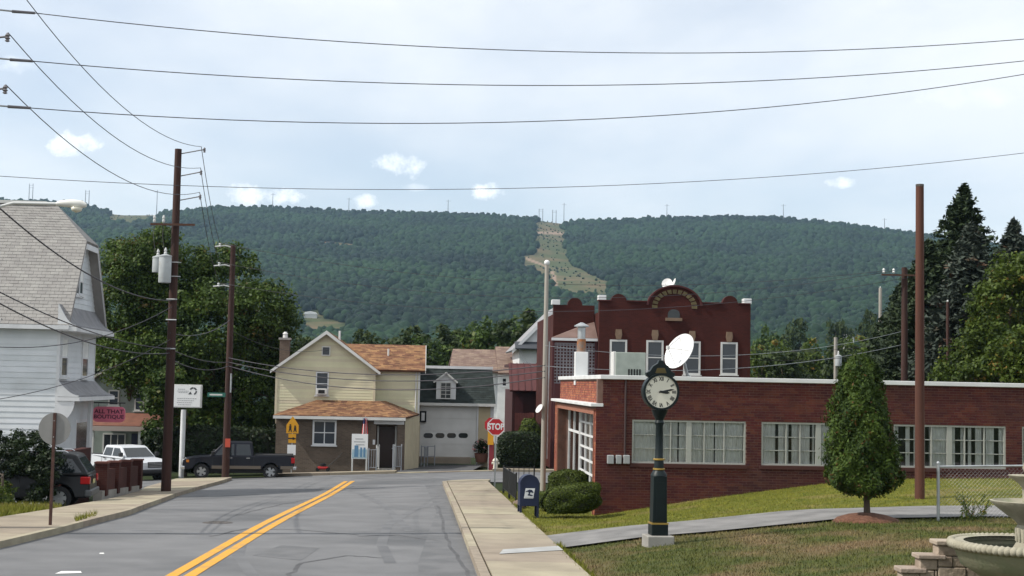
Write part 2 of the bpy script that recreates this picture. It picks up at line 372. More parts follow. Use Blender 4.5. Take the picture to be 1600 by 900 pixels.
def in_poly(px, py, poly):
    px = np.asarray(px); py = np.asarray(py); r = np.zeros(px.shape, bool); n = len(poly)
    for i in range(n):
        x0, y0 = poly[i]; x1, y1 = poly[(i + 1) % n]
        c = ((y0 > py) != (y1 > py)) & (px < (x1 - x0) * (py - y0) / (y1 - y0 + 1e-9) + x0); r ^= c
    return r
def proj_np(x, y, z):
    p = np.stack([x, y, z - EYE], -1); f = p @ np.array(cF)
    f = np.where(f > .1, f, .1)
    return 800 + F * (p @ np.array(cR)) / f, 450 - F * (p @ np.array(cU)) / f
# clearings on the hillside: the power line cut, the bare scar across its foot, a bare patch on the ridge
CUT = [(837, 325), (882, 325), (883, 365), (888, 398), (905, 430), (862, 430), (834, 398), (836, 365)]
SCAR = [(814, 402), (836, 396), (880, 409), (915, 424), (956, 444), (950, 462), (900, 462), (868, 452), (846, 432), (818, 416)]
RIDGEP = [(172, 322), (248, 322), (246, 345), (205, 352), (168, 348)]
MEADOW = [(468, 486), (500, 486), (504, 498), (540, 506), (545, 520), (470, 524)]
STRIPE = [(488, 376), (560, 382), (560, 388), (500, 385)]
TRACKS = [[(822, 402), (858, 416), (860, 420), (822, 406)], [(861, 424), (866, 424), (872, 446), (866, 446)], [(838, 361), (882, 363), (882, 367), (838, 365)]]
def bare_mask(px, py):
    b = in_poly(px, py, CUT) | in_poly(px, py, SCAR) | in_poly(px, py, RIDGEP) | in_poly(px, py, MEADOW) | in_poly(px, py, STRIPE)
    return b
def build_ground():
    ys = np.concatenate([np.arange(-40, 100, 1.0), np.arange(100, 400, 10), np.arange(400, 1200, 20), np.arange(1200, 2620, 12), np.arange(2620, 2801, 60)])
    t = np.concatenate([np.linspace(-1, -.12, 90), np.linspace(-.12, .12, 121)[1:-1], np.linspace(.12, 1, 90)])
    V = []; nx = len(t)
    for y in ys:
        w = 60 + max(0, y) * .60
        if y < 100:
            x = np.concatenate([np.linspace(-w, -40, 20)[:-1], np.linspace(-40, 30, nx - 38), np.linspace(30, w, 20)[1:]])
        else: x = t * w
        V.append(np.stack([x, np.full(nx, y)], -1))
    V = np.concatenate(V); z = Z(V[:, 0], V[:, 1]) - np.where(V[:, 1] < 100, .16, 0)
    q = V[:, 0] - walk_x(V[:, 1])
    lawn = (q > .2) & (V[:, 1] < 60)
    z = z + np.where(lawn, .115, 0)
    P = np.column_stack([V, z]); ny = len(ys)
    i = np.arange((ny - 1) * (nx - 1)); a = (i // (nx - 1)) * nx + i % (nx - 1)
    Fq = np.stack([a, a + 1, a + nx + 1, a + nx], -1)
    o = np_mesh('ground', P, Fq, M_('ground_cover'), smooth=True); tag(o, kind='structure')
    px, py = proj_np(P[:, 0], P[:, 1], P[:, 2])
    far = P[:, 1] > 350
    bare = (bare_mask(px, py) & far).astype(np.float32)
    dirt = np.zeros(len(P), bool)
    for tr in TRACKS: dirt |= in_poly(px, py, tr)
    dirt = (dirt & far).astype(np.float32) * .8
    o.data.attributes.new('bare', 'FLOAT', 'POINT').data.foreach_set('value', bare)
    o.data.attributes.new('dirt', 'FLOAT', 'POINT').data.foreach_set('value', dirt)
build_ground()

# ------------------------------------------------------------------ sheets that follow the terrain
def sheet(name, poly, off, mt, step=1.0, thick=0.0, parent=None, kind='structure', tint=None):
    bm = bmesh.new(); vs = [bm.verts.new((p[0], p[1], 0)) for p in poly]; bm.faces.new(vs)
    xs = [p[0] for p in poly]; ys = [p[1] for p in poly]
    for ax, lo, hi in ((0, min(xs), max(xs)), (1, min(ys), max(ys))):
        k = math.ceil(lo / step)
        while k * step < hi:
            co = [0, 0, 0]; no = [0, 0, 0]; co[ax] = k * step; no[ax] = 1
            bmesh.ops.bisect_plane(bm, geom=bm.verts[:] + bm.edges[:] + bm.faces[:], plane_co=co, plane_no=no); k += 1
    if thick:
        edge = [e for e in bm.edges if e.is_boundary]
        r = bmesh.ops.extrude_edge_only(bm, edges=edge)
        for v in [g for g in r['geom'] if isinstance(g, bmesh.types.BMVert)]: v.co.z = -thick
    for v in bm.verts:
        v.co.z += zf(v.co.x, v.co.y) + off
    bmesh.ops.recalc_face_normals(bm, faces=bm.faces)
    me = bpy.data.meshes.new(name); bm.to_mesh(me); bm.free()
    up = sum(p.normal.z * p.area for p in me.polygons)
    if up < 0: me.flip_normals()
    if tint is not None:
        me.attributes.new('tint', 'FLOAT', 'FACE').data.foreach_set('value', [tint] * len(me.polygons))
    o = obj(name, me, mt, parent)
    if kind and parent is None: o['kind'] = kind
    return o
def g2(px, py, off=0.0):
    p = ground(px, py, off); return (p.x, p.y)
HK = .13      # kerb height
# left kerb line (top edge of kerb, from near to far) and the corner
LEFTK = [g2(-140, 885, 0), g2(-60, 870), g2(0, 857), g2(49, 845), g2(98, 833), g2(156, 817), g2(200, 806), g2(240, 790), g2(275, 776), g2(318, 763), g2(345, 756), g2(362, 750)]
yk = LEFTK[0][1]
def left_in(i, w):
    return (LEFTK[i][0] - w, LEFTK[i][1] + w * .06)
CY0, CY1 = 59.0, 70.5           # cross street near and far edges (at x = 0)
def cy(x, y0): return y0 + .063 * x
right_kerb = [(float(curb_x(y)), y) for y in (-30, -10, 10, 20, 30, 40, 50, 57)]
rk_end = right_kerb[-1]
main_road = [(-14, -30)] + [(LEFTK[0][0] - (LEFTK[0][1] + 30) * -.063 * .3, -30)] + LEFTK + [(LEFTK[-1][0] - .6, cy(-14, CY0) + 1.2), (-45, cy(-45, CY0) + 1.0), (-45, cy(-45, CY1)), (45, cy(45, CY1)), (45, cy(45, CY0)), (1.6, cy(1.6, CY0)), (rk_end[0] + .9, 58.6), (rk_end[0] + .15, 57.8)] + right_kerb[::-1]
main_road = main_road[1:]
sheet('road', main_road, 0.0, M_('asphalt'), 1.0)

# the yellow double line, stripes, tar seams
def strip(name, pts, w, off, mt, parent=None, seg=1.0):
    P = [Vector((p[0], p[1], 0)) for p in pts]; Q = [P[0]]
    for a, b in zip(P[:-1], P[1:]):
        n = max(1, int((b - a).length / seg))
        Q += [a + (b - a) * (k + 1) / n for k in range(n)]
    V = []; 
    for i, p in enumerate(Q):
        t = (Q[min(i + 1, len(Q) - 1)] - Q[max(i - 1, 0)]).normalized(); n = Vector((-t.y, t.x, 0)); ww = w(i / (len(Q) - 1)) if callable(w) else w
        for s in (-1, 1):
            c = p + n * s * ww / 2; V.append((c.x, c.y, zf(c.x, c.y) + off))
    mb = MB(); mb.add(V, [(2 * i, 2 * i + 1, 2 * i + 3, 2 * i + 2) for i in range(len(Q) - 1)])
    return mb.build(name, mt, parent, fix=False)
yl = bpy.data.objects.new('road_marking', None); COL.objects.link(yl); yl['kind'] = 'structure'
a0, a1 = Vector((*g2(283, 900), 0)), Vector((*g2(546, 752), 0))
dv = (a1 - a0).normalized(); nv = Vector((dv.y, -dv.x, 0))
for s in (-.145, .145):
    p0 = a0 - dv * 30 + nv * s; p1 = a1 + nv * s
    strip('yellow_line', [(p0.x, p0.y), (p1.x, p1.y)], .195, .008, M_('yellow_paint'), yl)
wq = [g2(86, 897), g2(128, 896), g2(126, 893), g2(96, 893)]
sheet('white_dash', wq, .008, M_('white_paint_road'), 5, parent=yl)
sheet('white_dash', [g2(155, 866), g2(163, 866), g2(162, 864), g2(156, 864)], .008, M_('white_paint_road'), 5, parent=yl)
mat('tar', (.055, .055, .058), .8, col2=(.095, .095, .098), scale=2.5, detail=6, coords='World')
mat('asphalt_patch', (.098, .10, .104), .9, col2=(.135, .136, .14), scale=1.5, detail=6, bump=.3, bscale=55, coords='World')
random.seed(3)
def wob(pts, amp):
    out = []
    for a, b in zip(pts[:-1], pts[1:]):
        for k in range(6):
            t = k / 6; out.append((a[0] + (b[0] - a[0]) * t + random.uniform(-amp, amp), a[1] + (b[1] - a[1]) * t + random.uniform(-amp, amp)))
    return out + [pts[-1]]
seams = [[(700, 760), (705, 790), (722, 830), (748, 880)], [(450, 900), (470, 880), (540, 868), (600, 872)], [(684, 790), (694, 830), (712, 868), (735, 905)], [(330, 838), (385, 826), (470, 828), (560, 836)], [(370, 805), (430, 790), (505, 775), (552, 760)],
         [(560, 838), (620, 836), (690, 846)], [(240, 834), (330, 836)]]
for sm in seams:
    strip('tar_seam', wob([g2(*p) for p in sm], .05), .075, .004, M_('tar'), yl, .4)
sheet('patched_strip', [g2(664, 758), g2(690, 758), (float(curb_x(45)) - .02, 45), (float(curb_x(35)) - .02, 35), (float(curb_x(26)) - .02, 26), (float(curb_x(16)) - .02, 16), (float(curb_x(16)) - .95, 16), (float(curb_x(26)) - 1.0, 26), g2(682, 800), g2(672, 775)], .0032, M_('asphalt_patch'), 1.0, parent=yl)
sheet('patch', [g2(395, 868), g2(440, 852), g2(500, 856), g2(470, 876)], .0032, M_('asphalt_patch'), 2, parent=yl)
# worn wheel tracks curving into the street
mat('tyre_mark', (.088, .09, .095), .85, col2=(.13, .132, .137), scale=1.2, detail=6, contrast=(.3, .6), coords='World')
for tr in ([(372, 868), (395, 900), (420, 940)], [(372, 868), (380, 840), (420, 812), (470, 795)], [(610, 880), (596, 850), (606, 820), (650, 795), (690, 785)], [(525, 762), (560, 770), (600, 790), (640, 830)]):
    strip('tyre_mark', [g2(*p) for p in tr], .22, .0035, M_('tyre_mark'), yl, .4)
# manhole cover
mh = ground(340, 817); mo = thing('manhole_cover', 'round dark iron manhole cover sunk in the road', 'manhole cover', (mh.x, mh.y, mh.z + .003))
mat('iron_rust', (.05, .045, .042), .7, col2=(.09, .075, .065), scale=8)
MB().lathe([(.36, -.02), (.36, .006)], 24).build('rim', M_('iron_rust'), mo)
MB().lathe([(.31, -.01), (.31, .011), (.24, .011), (.24, .008), (.1, .008), (.1, .012)], 24).build('lid', M_('iron_rust'), mo)

# ------------------------------------------------------------------ right pavement: slabs and kerb
walk_r = thing('pavement_right', None, None); walk_r['kind'] = 'structure'
def edge_pair(y): return float(curb_x(y)) + .192, float(walk_x(y))
yy = 10.0; k = 0; random.seed(11)
while yy < 57:
    y1 = min(yy + 1.52, 57.4)
    def P4(m):
        a0, b0 = edge_pair(yy + m); a1, b1 = edge_pair(y1 - m); return [(a0 + .004, yy + m), (b0, yy + m), (b1, y1 - m), (a1 + .004, y1 - m)]
    sheet('slab', P4(.008), HK + random.uniform(-.004, .004), M_('concrete'), 5, thick=.12, parent=walk_r, tint=random.random()); yy = y1
yy = 10.0
while yy < 57:
    y1 = min(yy + 3.0, 57.4)
    a0, a1 = float(curb_x(yy + .006)), float(curb_x(y1 - .006))
    sheet('kerb_stone', [(a0, yy + .006), (a0 + .16, yy + .006), (a1 + .16, y1 - .006), (a1, y1 - .006)], HK + .004, M_('kerb'), 5, thick=.2, parent=walk_r, tint=random.random()); yy = y1
# rounded corner slab at the junction and the weathered cross band by the path
sheet('slab', [(rk_end[0] + .02, 57.42), (rk_end[0] + 1.85, 57.42), (rk_end[0] + 1.9, 58.5), (rk_end[0] + .9, 58.5), (rk_end[0] + .3, 58.1)], HK, M_('concrete'), 5, thick=.2, parent=walk_r, tint=.7)
mat('concrete_pale', (.30, .305, .30), .9, col2=(.37, .375, .37), scale=2, detail=6, coords='World')
bd = [g2(780, 866, HK), g2(786, 859, HK), g2(872, 853.5, HK), g2(880, 860, HK)]
sheet('patch_band', bd, HK + .009, M_('concrete_pale'), 3, parent=walk_r)

# ------------------------------------------------------------------ left pavement
walk_l = thing('pavement_left', None, None); walk_l['kind'] = 'structure'
NK = len(LEFTK)
LW = [2.4, 2.4, 2.3, 2.2, 2.0, 1.9, 1.8, 1.8, 1.9, 2.4, 2.6, 2.6]
def resample(pl, n):
    P = [Vector((p[0], p[1])) for p in pl]; ds = [0]
    for a, b in zip(P[:-1], P[1:]): ds.append(ds[-1] + (b - a).length)
    return [(float(np.interp(t, ds, [p.x for p in P])), float(np.interp(t, ds, [p.y for p in P]))) for t in np.linspace(0, ds[-1], n)]
nS = 26
outer = resample(LEFTK, nS); wl = np.interp(np.linspace(0, 1, nS), np.linspace(0, 1, NK), LW)
inner = [(p[0] - w * .998, p[1] - w * .02) for p, w in zip(outer, wl)]
off_k = [(p[0] - .17, p[1]) for p in outer]
LIN = inner
for i in range(nS - 1):
    sheet('slab', [inner[i], off_k[i], off_k[i + 1], inner[i + 1]], HK + random.uniform(-.004, .004), M_('concrete'), 5, thick=.15, parent=walk_l, tint=random.random())
    ka = (outer[i][0] - .16, outer[i][1]); kb = (outer[i + 1][0] - .16, outer[i + 1][1])
    sheet('kerb_stone', [ka, outer[i], outer[i + 1], kb], HK + .006, M_('kerb'), 5, thick=.25, parent=walk_l, tint=random.random())

# ------------------------------------------------------------------ asphalt lots, path, far pavement
lot = [(inner[-1][0], inner[-1][1] - .5), (inner[-1][0] - .2, cy(-16, CY0) + .9), (-45, cy(-45, CY0) + .9), (-45, 57), (-20, 57.3), (inner[-4][0] - .1, inner[-4][1] + .3)]
sheet('car_park', lot, .003, M_('asphalt_dark'), 1)
p1 = [(float(walk_x(y)) + .004, y) for y in (29.2, 30.6, 32.2)]
path = [p1[0], p1[1], p1[2], (3.2, 32.4), (9.4, 32.9), (16, 33.3), (30, 34.2), (30, 31.2), (16, 30.2), (10.1, 29.9), (6.8, 29.6), (3, 29.35)]
sheet('path', path, .012, M_('asphalt_path'), .7)
# far kerb and pavement strip before the houses
far_w = thing('pavement_far', None, None); far_w['kind'] = 'structure'
xx = -12.0; k = 0
while xx < 14:
    x1 = xx + 1.6
    if not (-6.4 < xx < -2.0):
        sheet('slab', [(xx, cy(xx, CY1) + .05), (x1 - .012, cy(x1, CY1) + .05), (x1 - .012, cy(x1, CY1) + 1.5), (xx, cy(xx, CY1) + 1.5)], .12, M_('concrete'), 5, thick=.2, parent=far_w, tint=random.random() * .6)
    else:
        sheet('slab', [(xx, cy(xx, CY1) + .05), (x1 - .012, cy(x1, CY1) + .05), (x1 - .012, cy(x1, CY1) + .9), (xx, cy(xx, CY1) + .9)], .035, M_('concrete'), 5, thick=.1, parent=far_w, tint=random.random())
    xx = x1
sheet('driveway', [(-6.6, cy(-6.6, CY1) + .95), (-1.8, cy(-1.8, CY1) + .95), (-1.4, 80.2), (-5.6, 80)], .03, M_('asphalt_dark'), 1)

sheet('driveway_left', [(inner[11][0], inner[11][1]), (inner[16][0], inner[16][1]), (inner[16][0] - 9, inner[16][1] + .6), (inner[11][0] - 9, inner[11][1] + .6)], -.125, M_('asphalt_path'), 1)
# ------------------------------------------------------------------ grass blades on the two lawns
def blades(name, poly, n, mt, hmin, hmax, seed, off=-.045, keep=None):
    rng = np.random.default_rng(seed); xs = [p[0] for p in poly]; ys = [p[1] for p in poly]
    x = rng.uniform(min(xs), max(xs), n * 3); y = rng.uniform(min(ys), max(ys), n * 3)
    k = in_poly(x, y, poly)
    if keep is not None: k &= keep(x, y)
    x = x[k][:n]; y = y[k][:n]; n = len(x); z = Z(x, y) + off
    a = rng.uniform(0, 2 * np.pi, n); h = rng.uniform(hmin, hmax, n); w = rng.uniform(.006, .014, n)
    lean = rng.normal(0, .35, (n, 2)) * h[:, None]
    V = np.empty((n, 3, 3), np.float32)
    V[:, 0] = np.stack([x - w * np.cos(a), y - w * np.sin(a), z], -1); V[:, 1] = np.stack([x + w * np.cos(a), y + w * np.sin(a), z], -1)
    V[:, 2] = np.stack([x + lean[:, 0], y + lean[:, 1], z + h], -1)
    o = np_mesh(name, V.reshape(-1, 3), np.arange(3 * n).reshape(-1, 3), mt, rng.uniform(0, 1, n))
    return o
def sx(y): return float(walk_x(y)) + .03
lawn_front = [(sx(14), 14), (sx(20), 20), (sx(29.1), 29.1), (3, 29.3), (6.8, 29.55), (10.1, 29.85), (16, 30.1), (16, 14)]
sheet('lawn_front', lawn_front, -.03, M_('lawn_dry'), .5)
lawn_strip = [(sx(32.3), 32.3), (3.2, 32.45), (9.4, 32.95), (16, 33.35), (20, 33.6), (20, 41.2), (3.0, 40.2), (3.0, 41.5), (2.1, 52), (sx(52), 52), (sx(42), 42)]
sheet('lawn_strip', lawn_strip, -.02, M_('lawn_green'), .5)
tag(blades('lawn_grass', lawn_front, 130000, M_('lawn_dry'), .025, .075, 1), 'short patchy half dried grass on the slope around the street clock', 'grass', kind='stuff')
tag(blades('strip_grass', lawn_strip, 90000, M_('lawn_green'), .03, .08, 2), 'mown yellow green grass along the low brick building', 'grass', kind='stuff')
ge = [(float(walk_x(y)) - random.uniform(.0, .07), y) for y in np.arange(14, 29.3, .4)] + [(float(walk_x(y)) + .12, y) for y in np.arange(29.2, 13.9, -.4)]
tag(blades('edge_grass', ge, 5000, M_('lawn_green'), .05, .13, 8, off=.06), 'grass creeping over the pavement edge by the front lawn', 'grass', kind='stuff')
ge = [(float(walk_x(y)) - random.uniform(.0, .06), y) for y in np.arange(32.4, 42, .4)] + [(float(walk_x(y)) + .12, y) for y in np.arange(42, 32.3, -.4)]
tag(blades('edge_grass', ge, 3000, M_('lawn_green'), .05, .13, 9, off=.06), 'grass creeping over the pavement edge by the mailbox', 'grass', kind='stuff')
verge = [(inner[0][0], inner[0][1]), (inner[6][0] , inner[6][1]), (inner[9][0], inner[9][1]), (inner[9][0] - 1.5, inner[9][1] + 1.0), (inner[4][0] - 3.5, inner[4][1] + 2), (inner[0][0] - 4, inner[0][1])]
sheet('verge', verge, .10, M_('lawn_green'), .5)
tag(blades('verge_grass', verge, 22000, M_('lawn_green'), .06, .2, 5, off=.09), 'long green grass at the foot of the dark bush', 'grass', kind='stuff')
# weeds in the joint of the left pavement
wd = [g2(118, 816, HK), g2(150, 806, HK), g2(152, 802, HK), g2(116, 811, HK)]
tag(blades('pavement_weeds', wd, 170, M_('lawn_green'), .05, .16, 6, off=HK), 'tufts of weeds in the crack behind the left kerb', 'weeds', kind='stuff')

# ================================================================== hillside forest
def ico(sub):
    bm = bmesh.new(); bmesh.ops.create_icosphere(bm, subdivisions=sub, radius=1.0)
    v = np.array([p.co[:] for p in bm.verts]); f = np.array([[q.index for q in p.verts] for p in bm.faces]); bm.free(); return v, f
leaf_mat('forest_leaf', (.003, .012, .007), (.018, .046, .016), .1, .9)
def forest(name, label, y0, y1, step, sub, seed, rmin, rmax):
    rng = np.random.default_rng(seed); pts = []
    y = y0
    while y < y1:
        w = .46 * y + 30; n = int(2 * w / step); x = np.linspace(-w, w, n) + rng.uniform(-.5, .5, n) * step
        pts.append(np.stack([x, y + rng.uniform(-.5, .5, n) * step], -1)); y += step
    P = np.concatenate(pts); z = Z(P[:, 0], P[:, 1])
    r = rmin + (rmax - rmin) * rng.uniform(0, 1, len(P)) ** 1.7 * 1.35; h = r * rng.uniform(.85, 1.3, len(P))
    px, py = proj_np(P[:, 0], P[:, 1], z); px2, py2 = proj_np(P[:, 0], P[:, 1], z + h * .8)
    wx = 2.5 * np.sin(P[:, 1] / 31.0) + 1.5 * np.sin(P[:, 1] / 11.0 + 1) + rng.normal(0, 1.0, len(P)); wy = rng.normal(0, .8, len(P)); px = px + wx; px2 = px2 + wx; py = py + wy; py2 = py2 + wy
    k = ~(bare_mask(px, py)) & (rng.uniform(size=len(P)) > .03) & (px > -140) & (px < 1740)
    near = P[:, 1] < 1800
    k &= ~(bare_mask(px2, py2) & near & (rng.uniform(size=len(P)) < .8))
    scrub = bare_mask(px, py) & (rng.uniform(size=len(P)) < .16) & ~in_poly(px, py, MEADOW); r = np.where(scrub, r * .28, r); h = np.where(scrub, h * .25, h); k |= scrub
    P = P[k]; z = z[k]; r = r[k]; h = h[k]
    v, f = ico(sub); n = len(P); nv = len(v)
    v = v @ np.array(Matrix.Rotation(.55, 3, 'X') @ Matrix.Rotation(.4, 3, 'Y')).T
    jit = rng.normal(1, .16 if sub > 1 else .12, (n, nv, 1))
    V = v[None] * jit
    a = rng.uniform(0, 6.28, n); c, s = np.cos(a)[:, None], np.sin(a)[:, None]
    X = V[..., 0] * c - V[..., 1] * s; Y = V[..., 0] * s + V[..., 1] * c
    V = np.stack([X * r[:, None] + P[:, 0:1], Y * r[:, None] + P[:, 1:2], V[..., 2] * h[:, None] + (z + h * .55)[:, None]], -1)
    Fq = (f[None] + (np.arange(n) * nv)[:, None, None]).reshape(-1, 3)
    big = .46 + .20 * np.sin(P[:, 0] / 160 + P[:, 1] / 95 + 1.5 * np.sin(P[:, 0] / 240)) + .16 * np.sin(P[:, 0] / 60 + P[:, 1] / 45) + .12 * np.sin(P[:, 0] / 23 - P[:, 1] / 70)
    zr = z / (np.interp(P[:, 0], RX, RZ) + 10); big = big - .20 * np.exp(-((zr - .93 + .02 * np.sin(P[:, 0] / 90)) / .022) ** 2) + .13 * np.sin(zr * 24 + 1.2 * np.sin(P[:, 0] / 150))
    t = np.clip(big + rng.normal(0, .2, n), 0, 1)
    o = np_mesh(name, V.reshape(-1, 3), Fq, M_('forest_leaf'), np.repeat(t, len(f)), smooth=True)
    tag(o, label, 'forest', kind='stuff')
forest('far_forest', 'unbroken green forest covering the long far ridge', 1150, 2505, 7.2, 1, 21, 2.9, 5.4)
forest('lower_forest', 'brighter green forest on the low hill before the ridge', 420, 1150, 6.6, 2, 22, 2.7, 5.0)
# ================================================================== building helpers
def loc(P0, px, py, yl=0.0):
    r = ray(px, py); E = Vector((0, 0, EYE)) - P0; t = (yl - E.dot(EY)) / r.dot(EY); p = E + r * t
    return p.dot(EX), p.z
def locx(P0, px, py, xl=0.0):
    r = ray(px, py); E = Vector((0, 0, EYE)) - P0; t = (xl - E.dot(EX)) / r.dot(EX); p = E + r * t
    return p.dot(EY), p.z
mat('dark_glass', (.018, .022, .026), .06, spec=.6)
mat('dark_glass_blue', (.03, .038, .05), .08, spec=.6)
mat('siding_white', (.66, .69, .71), .55, col2=(.60, .63, .65), scale=1.6, detail=5, tint=(.93, 1.05), third=(.48, .50, .50), third_scale=.5, third_rng=(.56, .8))
mat('siding_cream', (.62, .575, .40), .6, col2=(.56, .52, .36), scale=1.4, detail=5, tint=(.94, 1.05), third=(.42, .40, .31), third_scale=.4, third_rng=(.55, .8))
mat('siding_grey_green', (.26, .30, .27), .6, col2=(.21, .245, .22), scale=1.5, tint=(.93, 1.05))
mat('shingle_grey', (.30, .29, .275), .95, col2=(.25, .24, .23), scale=3, detail=6, tint=(.93, 1.07), bump=.3, bscale=60)
mat('shingle_orange', (.235, .12, .062), .95, col2=(.16, .082, .044), scale=3.2, detail=6, tint=(.6, 1.55), bump=.4, bscale=50)
mat('shingle_green', (.020, .028, .027), .95, col2=(.030, .039, .037), scale=3, detail=6, tint=(.75, 1.25), bump=.3, bscale=60)
mat('shingle_brown', (.17, .115, .09), .95, col2=(.22, .155, .125), scale=2, detail=6, tint=(.8, 1.2))
mat('pent_roof', (.20, .20, .21), .9, col2=(.26, .26, .27), scale=3, detail=6, bump=.3, bscale=50)
mat('brick_shaded', (.095, .018, .013), .9, col2=(.062, .012, .010), scale=2.2, detail=6, tint=(.72, 1.32), bump=.3, bscale=60, third=(.055, .016, .014), third_scale=.38, third_rng=(.48, .68))  # the side wall's shade is put into this darker brick colour
mat('mortar', (.20, .12, .095), .95, col2=(.13, .075, .06), scale=3)
brick_mat('brick_red_far', (.062, .0125, .0085), (.046, .0095, .007), (.06, .018, .014))
brick_mat('brick_tan', (.15, .112, .085), (.112, .084, .064), (.165, .14, .115))
def wall_holes(mb, u0, u1, z0, z1, holes, f):
    """f(mb, ua, ub, za, zb) adds one piece of wall; holes are (ua, ub, za, zb)"""
    us = sorted({u0, u1, *[h[0] for h in holes], *[h[1] for h in holes]}); zs = sorted({z0, z1, *[h[2] for h in holes], *[h[3] for h in holes]})
    us = [u for u in us if u0 <= u <= u1]; zs = [z for z in zs if z0 <= z <= z1]
    for a, b in zip(us[:-1], us[1:]):
        for c, d in zip(zs[:-1], zs[1:]):
            m, n = (a + b) / 2, (c + d) / 2
            if not any(h[0] < m < h[1] and h[2] < n < h[3] for h in holes): f(mb, a, b, c, d)
def bricks(mb, u0, u1, z0, z1, holes, f, seed=0, L=.215, H=.0735, g=.015):
    rng = random.Random(seed); row = 0; z = z0
    while z + H <= z1 + 1e-6:
        u = u0 - (L / 2 if row % 2 else 0)
        while u < u1:
            a, b = max(u, u0) + g / 2, min(u + L, u1) - g / 2
            segs = [(a, b)]
            for h in holes:
                if h[2] < z + H / 2 < h[3]:
                    ns = []
                    for s, e in segs:
                        if e <= h[0] or s >= h[1]: ns.append((s, e))
                        else:
                            if s < h[0]: ns.append((s, h[0]))
                            if e > h[1]: ns.append((h[1], e))
                    segs = ns
            for s, e in segs:
                if e - s > .03: f(mb, s, e, z + g / 2, z + H - g / 2, rng.uniform(-.003, .003), rng.random())
            u += L
        z += H; row += 1
def window(parent, x0, x1, z0, z1, y=0.0, frame='white_trim', fw=.07, cols=1, rows=2, sill=True, glass='dark_glass', name='window', proud=.05, split=None):
    mb = MB(); mb.box(x0, x1, y - proud, y + .02, z1 - fw, z1); mb.box(x0, x1, y - proud, y + .02, z0, z0 + fw)
    mb.box(x0, x0 + fw, y - proud + .002, y + .018, z0 + fw, z1 - fw); mb.box(x1 - fw, x1, y - proud + .002, y + .018, z0 + fw, z1 - fw)
    ix0, ix1, iz0, iz1 = x0 + fw, x1 - fw, z0 + fw, z1 - fw; bw = fw * .55
    for c in range(1, cols):
        xc = ix0 + (ix1 - ix0) * c / cols; mb.box(xc - bw / 2, xc + bw / 2, y - proud + .006, y + .016, iz0, iz1)
    for r_ in range(1, rows):
        zc = iz0 + (iz1 - iz0) * r_ / rows
        for c in range(cols):
            xa = ix0 + (ix1 - ix0) * c / cols + (bw / 2 if c else 0); xb = ix0 + (ix1 - ix0) * (c + 1) / cols - (bw / 2 if c < cols - 1 else 0)
            mb.box(xa, xb, y - proud + .01, y + .014, zc - bw / 2, zc + bw / 2)
    w = mb.build(name, M_(frame), parent)
    for c in range(cols):
        for r_ in range(rows):
            a = ix0 + (ix1 - ix0) * c / cols; b = ix0 + (ix1 - ix0) * (c + 1) / cols; e = iz0 + (iz1 - iz0) * r_ / rows; f = iz0 + (iz1 - iz0) * (r_ + 1) / rows
            MB().box(a + .004, b - .004, y - proud + .022, y - proud + .03, e + .004, f - .004).build('pane', M_(glass), w)
    if sill: MB().box(x0 - .06, x1 + .06, y - proud - .05, y + .02, z0 - .06, z0 - .002).build('sill', M_(frame), w)
    return w
def clap(parent, z0, z1, sp, ext, plane, at, mt, joined=False, name='clapboard', out=-1):
    """horizontal boards; ext(z) -> list of (a, b) spans; plane 'y' (faces -y) or 'x' (faces out*x)"""
    rng = random.Random(5); J = MB(); z = z0
    while z < z1:
        zt = min(z + sp, z1)
        for a, b, a2, b2 in ext(z, zt):
            mb = J if joined else MB(); t = rng.random()
            if plane == 'y':
                vs = [(a, at - .026, z), (b, at - .026, z), (b2, at - .010, zt), (a2, at - .010, zt), (a, at + .01, z), (b, at + .01, z), (b2, at + .01, zt), (a2, at + .01, zt)]
            else:
                vs = [(at + out * .026, a, z), (at + out * .026, b, z), (at + out * .010, b2, zt), (at + out * .010, a2, zt), (at - out * .01, a, z), (at - out * .01, b, z), (at - out * .01, b2, zt), (at - out * .01, a2, zt)]
            mb.add(vs, [(0, 1, 2, 3), (4, 7, 6, 5), (0, 4, 5, 1), (3, 2, 6, 7), (0, 3, 7, 4), (1, 5, 6, 2)], t)
            if not joined: mb.build(name, M_(mt), parent)
        z = zt
    if joined:
        o = J.build(name + 's', M_(mt), parent); o['kind'] = 'stuff'; return o
